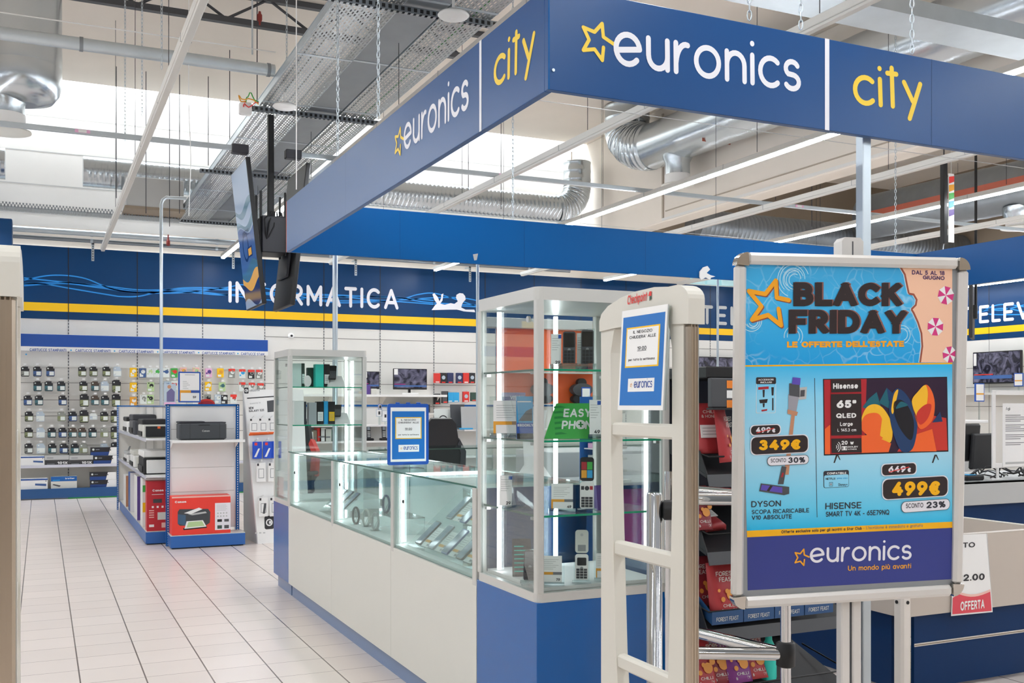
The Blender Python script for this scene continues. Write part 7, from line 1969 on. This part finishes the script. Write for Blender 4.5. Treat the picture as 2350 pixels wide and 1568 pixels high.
# toner cartons on the shelf and plinth
def toner(label, u0, v0, u1, v1, y, kind, z0):
    x0, x1 = at(50 + u0 / SC, 1030, Y=y)[0], at(50 + u1 / SC, 1030, Y=y)[0]
    h = (v1 - v0) / SC / 2331 * 15.9
    t = thing('toner_carton', label, 'toner carton', ((x0 + x1) / 2, y + .1, z0), group='toner cartons on the lower shelves')
    b = MB(); W = x1 - x0; f = XF((x0, y, z0)); b.box(x0, y, z0, x1, y + .15, z0 + h, {'hp': 'ink_black', '101': 'lab_grey', 'wb': 'white', 'br': 'cream'}[kind], .002)
    if kind == 'hp':
        b.poly(f, [(W * .6, 0), (W, 0), (W, h), (W * .68, h)], .001, 'white'); b.poly(f, [(0, 0), (W * .595, 0), (W * .63, h * .45), (0, h * .45)], .001, 'toner_blue'); b.disc(f, W * .09, h * .75, h * .13, .0014, 'lab_white', n=12); b.rect(f, W * .17, h * .7, W * .3, h * .78, .0014, 'grey'); b.rect(f, W * .66, h * .6, W * .69, h * .75, .0014, 'ink')
    elif kind == '101':
        b.poly(f, [(0, h * .45), (W, h * .45), (W, h), (0, h)], .001, 'light_grey'); b.rect(f, 0, 0, W, h * .55, .0012, 'toner_black'); text(b, f, '101X', W * .52, h * .12, h * .26, 'white', w=.24, fit=W * .42, h=.002); b.rect(f, W * .08, h * .7, W * .35, h * .8, .0014, 'grey'); b.rect(f, W * .08, h * .12, W * .4, h * .18, .0018, 'grey')
    elif kind == 'wb':
        b.rect(f, 0, h * .82, W, h * .95, .001, 'blue_mid'); b.poly(f, [(W * .55, h * .38), (W * .95, h * .3), (W * .95, h * .5), (W * .55, h * .55)], .001, 'lab_blue'); b.rect(f, W * .92, h * .7, W * .96, h * .77, .0012, 'ink')
    else:
        b.rect(f, 0, h * .62, W, h, .001, 'brother_blue'); text(b, f, 'brother', W * .55, h * .78, h * .12, 'white', w=.2, fit=W * .36, h=.002); b.rect(f, W * .06, h * .68, W * .34, h * .74, .0014, 'cyan'); b.poly(f, [(W * .05, h * .35), (W * .1, h * .42), (W * .38, h * .28), (W * .32, h * .18)], .0014, 'charcoal')
    b.build('printed_box', t)
toner('white toner carton with blue stripe at the left of the toner shelf', -40, 650, 405, 825, 17.2, 'wb', .516)
toner('grey toner carton with large white numerals, left one on the toner shelf', 415, 630, 850, 812, 17.2, '101', .516)
toner('grey toner carton with large white numerals, right one on the toner shelf', 856, 630, 1283, 800, 17.2, '101', .516)
toner('black and white toner carton lying on the toner shelf, below another', 1290, 632, 1800, 790, 17.2, 'hp', .516)
toner('black and white toner carton on top of the toner shelf pile', 1240, 482, 1765, 630, 17.22, 'hp', .516 + .139)
toner('black and white toner carton, upper of the two on the blue plinth', 1225, 840, 1700, 978, 17.18, 'hp', .151 + .124)
toner('black and white toner carton, lower of the two on the blue plinth', 1230, 986, 1705, 1126, 17.18, 'hp', .151)
toner('white toner carton with blue stripe at the left on the blue plinth', -40, 955, 465, 1160, 17.18, 'wb', .151)
toner('cream toner carton with a blue top on the plinth, beside the white one', 525, 932, 992, 1155, 17.18, 'br', .151)
b = MB(); p = at(669, 771, Y=17.44); b.lathe((p[0], 17.49, p[2]), [(.05, 0), (.05, .03), (.035, .06)], 'white', 16, (0, -1, 0)); b.lathe((p[0], 17.43, p[2]), [(.02, 0), (.02, .004)], 'black', 12, (0, -1, 0)); tag(b.build('camera_dome'), 'small white camera with black eye on the slatted back wall', 'security camera')

# ---------------- monitor shelf and hanging goods further right ----------------
t = thing('wall_shelf', 'white shelf with two monitors on the slatted back wall', 'shelf', (5.5, 17.3, 1.6))
b = MB(); b.box(3.6, 17.0, 1.605, 6.6, 17.49, 1.625, 'slat_white', .002); b.box(3.6, 16.99, 1.595, 6.6, 17.0, 1.635, 'white'); b.build('board', t)
for x in (3.7, 4.5, 5.5, 6.5):
    b = MB(); b.add([(x, 17.48, 1.42), (x, 17.48, 1.605), (x, 17.1, 1.605), (x + .01, 17.48, 1.42), (x + .01, 17.48, 1.605), (x + .01, 17.1, 1.605)], [(0, 1, 2), (5, 4, 3), (0, 3, 4, 1), (1, 4, 5, 2), (2, 5, 3, 0)], 'slat_white'); b.build('bracket', t)
def monitor(label, px0, py0, px1, py1, y, base):
    f = XF((0, y, 0)); a0, b0 = f.px(px0, py1); a1, b1 = f.px(px1, py0)
    t = thing('monitor', label, 'monitor', ((a0 + a1) / 2, y, base), group='monitors on the wall shelf')
    b = MB(); b.fbox(f, a0, b0, a1, b1, -.04, 0, 'black', .006); b.build('casing', t)
    b = MB(); b.rect(f, a0 + .012, b0 + .03, a1 - .012, b1 - .012, .002, 'screen_rocks'); b.rect(f, a0 + .012, b0 + .05, a1 - .012, b0 + .075, .004, 'tv_blue'); b.rect(f, a0 + .012, b0 + .085, a0 + (a1 - a0) * .35, b0 + .1, .004, 'magenta'); b.rect(f, a0 + .01, b1 - .11, a0 + .08, b1 - .01, .005, 'paper'); b.build('screen', t)
    c = (a0 + a1) / 2
    b = MB(); b.box(c - .02, y + .04, base + .01, c + .02, y + .08, b0 + .12, 'black'); b.box(c - .1, y - .02, base, c + .1, y + .16, base + .012, 'black', .004); b.build('stand', t)
monitor('large monitor with dark rocks on screen on the wall shelf', 903, 847, 980, 894, 17.12, 1.6255)
monitor('monitor partly hidden by the small glass cabinet on the wall shelf', 832, 853, 871, 893, 17.12, 1.6255)
for i, (px, w, c, lb) in enumerate(((942, .28, 'paper', 'white leaflet lying in front of the large monitor'), (857, .1, 'cream', 'cream box left of the large monitor on the wall shelf'), (845, .06, 'purple', 'narrow purple box beside the cream box on the wall shelf'))):
    x = at(px, 905, Y=17.05)[0]
    b = MB(); b.box(x - w / 2, 17.02, 1.636, x + w / 2, 17.1, 1.636 + (.03, .1, .16)[i], c, .002); tag(b.build('leaflet' if i == 0 else 'small_box'), lb, 'leaflet' if i == 0 else 'box')
b = MB(); x = at(945, 925, Y=17.2)[0]; b.box(x - .33, 17.15, 1.32, x + .33, 17.3, 1.46, 'dark_grey', .006); b.box(x - .33, 17.14, 1.38, x - .25, 17.15, 1.46, 'cream'); tag(b.build('sound_bar'), 'dark grey box below the large monitor behind the blue counter sign', 'box')
b = MB(); b.box(5.6, 17.1, 1.28, 6.5, 17.49, 1.305, 'slat_white'); tag(b.build('wall_shelf'), 'lower white shelf under the large monitor', 'shelf')
acc = [(1004, 868, 24, 'red', 'red headset carton'), (1018, 868, 26, 'ink_black', 'black round-window headset carton'), (1034, 868, 26, 'navy_pack', 'navy headset carton'), (1055, 868, 26, 'navy_pack', 'navy mouse carton with white mouse'), (1070, 868, 26, 'red', 'second red headset carton'), (1084, 868, 26, 'ink_black', 'second black round-window headset carton'),
       (1004, 916, 26, 'ink_black', 'black keyboard blister'), (1022, 912, 30, 'charcoal', 'grey headset blister'), (1033, 912, 24, 'cyan', 'cyan accessory blister'), (1047, 912, 24, 'cyan', 'second cyan accessory blister'), (1070, 911, 26, 'red', 'red and white mouse blister'), (1088, 911, 22, 'dgreen', 'green accessory blister')]
for i, (px, py, hh, mt, nm) in enumerate(acc):
    x, y, z = at(px, py, Y=17.25)
    h = hh / 2331 * 17.2; w = .12
    t = thing('accessory_box', '%s, %s from left on the %s hooks right of monitors' % (nm, ORD[i % 6], 'upper' if i < 6 else 'lower'), 'accessory box', (x, y, z - h / 2), group='hanging accessories right of the monitors')
    f = XF((x, 17.25, z)); b = MB(); b.fbox(f, -w / 2, -h / 2, w / 2, h / 2, -.06, 0, mt, .005)
    if 'round' in nm or 'mouse' in nm: b.disc(f, 0, .01, w * .3, .0015, 'lab_silver', n=14)
    b.rect(f, -w * .3, -h * .45, w * .3, -h * .35, .002, 'white' if mt in ('red', 'cyan') else 'carton_red'); b.build('box', t)
    b = MB(); b.tube([(x, 17.5, z + h / 2 + .012), (x, 17.2, z + h / 2 + .012)], .0035, 'wire', 5); b.build('hook', t)

# ---------------- second gondola row behind the island ----------------
def gondola2(label, x0, x1, y, shelves):
    t = thing('gondola', label, 'shelf unit', ((x0 + x1) / 2, y + .2, 0))
    b = MB(); b.box(x0, y + .3, 0, x1, y + .34, 1.43, 'slat_white'); b.build('back_panel', t)
    b = MB(); b.box(x0 - .02, y + .28, 1.43, x1 + .02, y + .36, 1.455, 'base_blue'); b.build('top_rail', t)
    for x in (x0 - .02, x1 - .01):
        b = MB(); perf_post(b, x, y + .28, x + .03, y + .36, 0, 1.43); b.build('upright', t)
    b = MB(); b.box(x0, y - .05, 0, x1, y + .28, .14, 'base_blue'); b.build('plinth', t)
    for z in shelves:
        b = MB(); b.box(x0, y, z - .02, x1, y + .3, z, 'white'); b.build('shelf', t)
gondola2('low white shelf unit with cordless phones behind the counter', 2.95, 4.18, 12.3, (1.2, 1.0, .72))
gondola2('low white shelf unit with computers right of the gaming chair', 5.02, 7.2, 12.3, (1.13, .78))
for i, px in enumerate((847, 882)):
    x, y, z = at(px, 1005, Y=12.42)[0], 12.42, 1.0
    t = thing('cordless_phone', 'black cordless phone standing in its cradle, %s, behind the counter' % ('next to the small glass cabinet' if i == 0 else 'beside the blue counter sign'), 'cordless phone', (x, y, z), group='cordless phones')
    b = MB(); b.box(x - .055, y - .04, z, x + .055, y + .05, z + .03, 'black', .008); b.build('cradle', t)
    b = MB(); f = fr_lean(x, y, z + .025, .15); b.prism(f, rrect_pts(-.025, 0, .025, .17, .01), -.02, 0, 'dark_grey'); hs_o = b.build('handset', t)
    b = MB(); b.rect(f, -.018, .11, .018, .15, .001, 'lab_silver')
    for k in range(12): b.rect(f, -.018 + (k % 3) * .013, .02 + (k // 3) * .02, -.008 + (k % 3) * .013, .033 + (k // 3) * .02, .001, 'lab_white')
    b.build('keypad', hs_o)
for i, (px, py, w, h) in enumerate(((872, 934, .05, .07), (870, 948, .08, .09), (884, 955, .09, .14))):
    x, _, z = at(px, py, Y=12.36); b = MB(); f = XF((x, 12.36, z)); b.fbox(f, -w / 2, -h / 2, w / 2, h / 2, -.004, 0, 'paper'); b.outline(f, -w / 2, -h / 2, w / 2, h / 2, .006, .001, 'lab_silver' if i else 'blue_frame'); b.rect(f, -.01, -.02, .015, .02, .0015, 'ink'); b.box(x - .01, 12.362, 1.2, x + .01, 12.37, max(1.21, z - h / 2 + .02), 'acrylic')
    tag(b.build('price_card'), ('tiny blue rimmed card above the cordless phones', 'white card in the middle above the cordless phones', 'larger white card hanging over the cordless phone beside the counter sign')[i], 'price card')
def gaming_chair(label, x, y, rz, trim):
    t = thing('gaming_chair', label, 'gaming chair', (x, y, 0), rz, 'gaming chairs', world=False)
    f = Fr((0, .06, .5), (1, 0, 0), unit((0, -.12, 1)))
    b = MB(); pts = [(-.2, 0), (.2, 0), (.27, .12), (.28, .42), (.2, .56), (.17, .74), (.12, .8), (-.12, .8), (-.17, .74), (-.2, .56), (-.28, .42), (-.27, .12)]
    b.prism(f, pts, -.05, .05, 'chair_black', smooth=False); bk = b.build('backrest', t)
    b = MB()
    for s in (-1, 1):
        b.prism(f, [(s * a, c) for a, c in ((.22, .1), (.285, .14), (.29, .42), (.215, .56), (.19, .5), (.23, .4))][::s], -.055, .075, trim)
    b.build('side_bolster', t)
    b = MB(); b.box(-.27, .04, .43, .27, .55, .53, 'chair_black', .03); b.build('seat', t)
    b = MB(); b.fbox(f, -.13, .6, .13, .7, -.056, -.05, 'lab_silver', .004); b.build('headrest_label', bk)
    b = MB(); b.disc(Fr(f.o, (-1, 0, 0), f.v), 0, .38, .06, .056, 'lab_white', ry=.035); b.disc(Fr(f.o, (-1, 0, 0), f.v), -.03, .38, .035, .058, 'red', ry=.025); b.build('back_emblem', bk)
    for s in (-1, 1):
        b = MB(); b.box(s * .3 - .04, .12, .66, s * .3 + .04, .42, .70, 'chair_black', .012); b.box(s * .3 - .02, .22, .48, s * .3 + .02, .3, .66, 'chair_black'); b.build('armrest', t)
    b = MB(); b.lathe((0, .28, .08), [(.03, 0), (.03, .2), (.022, .2), (.022, .36)], 'black', 14); b.build('gas_lift', t)
    for k in range(5):
        a = 2 * pi * k / 5; e = (.3 * cos(a), .28 + .3 * sin(a), .06)
        b = MB(); b.tube([(0, .28, .1), e], [.03, .018], 'black', 8); sp_o = b.build('foot_spoke', t)
        b = MB(); b.tube([(e[0] - .012, e[1], .03), (e[0] + .012, e[1], .03)], .03, 'black', 12); b.build('caster', sp_o)
cx = at(1012, 1000, Y=11.2)[0]
gaming_chair('black gaming chair with its back to us, right of the blue counter sign', cx, 11.2, -.25, 'dark_grey')
cx = at(676, 1020, Y=11.75)[0]
gaming_chair('black and red gaming chair seen through the small glass cabinet', cx, 11.75, pi - .6, 'red')
# computers on the second unit
for i, (px, Y, w, h, c, lb) in enumerate(((1052, 12.45, .2, .33, 'charcoal', 'grey open laptop lid on the computer shelf unit'), (1018, 12.5, .24, .27, 'lab_white', 'white headset carton behind the gaming chair'), (1078, 12.335, .22, .30, 'light_grey', 'pale laptop lid at the right of the computer shelf unit'))):
    x = at(px, 960, Y=Y)[0]; f = fr_lean(x, Y, 1.131, .1); b = MB(); b.fbox(f, -w / 2, 0, w / 2, h, -.02, 0, c, .003)
    if i == 1: b.ring(f, 0, h * .45, .05, .065, .001, 'ink', 20, -30, 210)
    tag(b.build('laptop' if i != 1 else 'headset_carton'), lb, 'laptop' if i != 1 else 'carton')
for i, (px, c, lb) in enumerate(((1033, 'lab_white', 'white keyboard lying at the front of the computer shelf unit'), (1064, 'cyan', 'blue and white leaflet at the front of the computer shelf unit'))):
    x = at(px, 975, Y=12.32)[0]; b = MB(); b.box(x - .13, 12.31, 1.131, x + .13, 12.42, 1.15, c, .004); tag(b.build('keyboard' if i == 0 else 'leaflet'), lb, 'keyboard' if i == 0 else 'leaflet')
# orange speaker wall seen through the tall cabinet
OY = 12.62
x0, x1 = at(1143, 800, Y=OY)[0], at(1420, 800, Y=OY)[0]
t = thing('orange_display', 'orange display wall with black speakers seen through the tall glass cabinet', 'display', ((x0 + x1) / 2, OY + .1, 0))
b = MB(); b.box(x0, OY, 1.46, x1, OY + .06, 2.5, 'orange_wall'); b.box(x0, OY + .06, 0, x1, OY + .1, 2.5, 'light_grey'); b.build('back_wall', t)
b = MB(); b.box(x0 - .2, OY - .08, 2.5, x1 + .2, OY + .12, 2.64, 'light_grey', .01); b.build('canopy', t)
z_ = at(1250, 855, Y=OY)[2]; b = MB(); b.box(x0, OY - .25, z_ - .015, x1, OY, z_, 'white'); b.build('shelf', t)
b = MB(); b.box(x0, OY - .3, 1.456, x1, OY, 1.465, 'cream'); b.build('deck', t)
for i, px in enumerate((1245, 1334)):
    x = at(px, 905, Y=OY - .1)[0]; t = thing('speaker', 'black round party speaker on the orange display, %s' % ('half hidden by the cabinet post' if i == 0 else 'behind the blue rimmed price sheet'), 'speaker', (x, OY - .12, 1.466), group='speakers on the orange display')
    b = MB(); f = XF((x, OY - .1, 1.466)); b.prism(f, arc(-.0, .07, .15, .07, 0, 350, 20), -.06, .04, 'rack_black'); b.build('base', t)
    b = MB(); b.prism(f, arc(0, .2, .16, .09, 0, 350, 22), -.06, .05, 'charcoal'); b.prism(f, arc(0, .3, .07, .06, 0, 350, 16), -.04, .03, 'rack_black'); b.build('cone_housing', t)
x = at(1345, 905, Y=OY - .28)[0]; b = MB(); f = XF((x, OY - .28, at(1345, 925, Y=OY - .28)[2])); b.fbox(f, -.07, 0, .07, .22, -.008, 0, 'blue_frame'); b.rect(f, -.06, .012, .06, .2, .001, 'paper'); b.rect(f, .0, .04, .05, .055, .002, 'ink'); tag(b.build('price_sheet'), 'blue rimmed price sheet before the right speaker on the orange display', 'price sheet')
x = at(1180, 905, Y=OY - .2)[0]; b = MB(); b.box(x - .17, OY - .2, 1.466, x + .17, OY - .05, 1.62, 'purple_grey', .003); f = XF((x, OY - .2, 1.466)); text(b, f, 'VISION', -.06, .06, .05, 'lab_white', w=.18, h=.001); tag(b.build('carton'), 'purple-grey carton with pale lettering on the orange display', 'carton')

for i, (px, c, w, h) in enumerate(((712, 'white', .07, .17), (722, 'dim_brown', .05, .2), (732, 'red', .05, .24), (740, 'white', .08, .24), (752, 'cream', .09, .22), (766, 'teal', .04, .2))):
    x = at(px, 1000, Y=12.4)[0]; b = MB(); b.box(x - w / 2, 12.38, 1.001, x + w / 2, 12.55, 1.001 + h * .7, c, .003); b.rect(XF((x, 12.38, 1.0)), -w * .3, h * .2, w * .3, h * .28, .001, 'ink_grey')
    tag(b.build('small_box'), '%s carton behind the small glass cabinet, %s from left on the phone shelves' % (('white', 'brown', 'red', 'tall white', 'cream', 'teal')[i], ORD[i]), 'box', 'cartons on the phone shelf unit')


for o_ in bpy.data.objects:
    if o_.get('world') is not None: del o_['world']
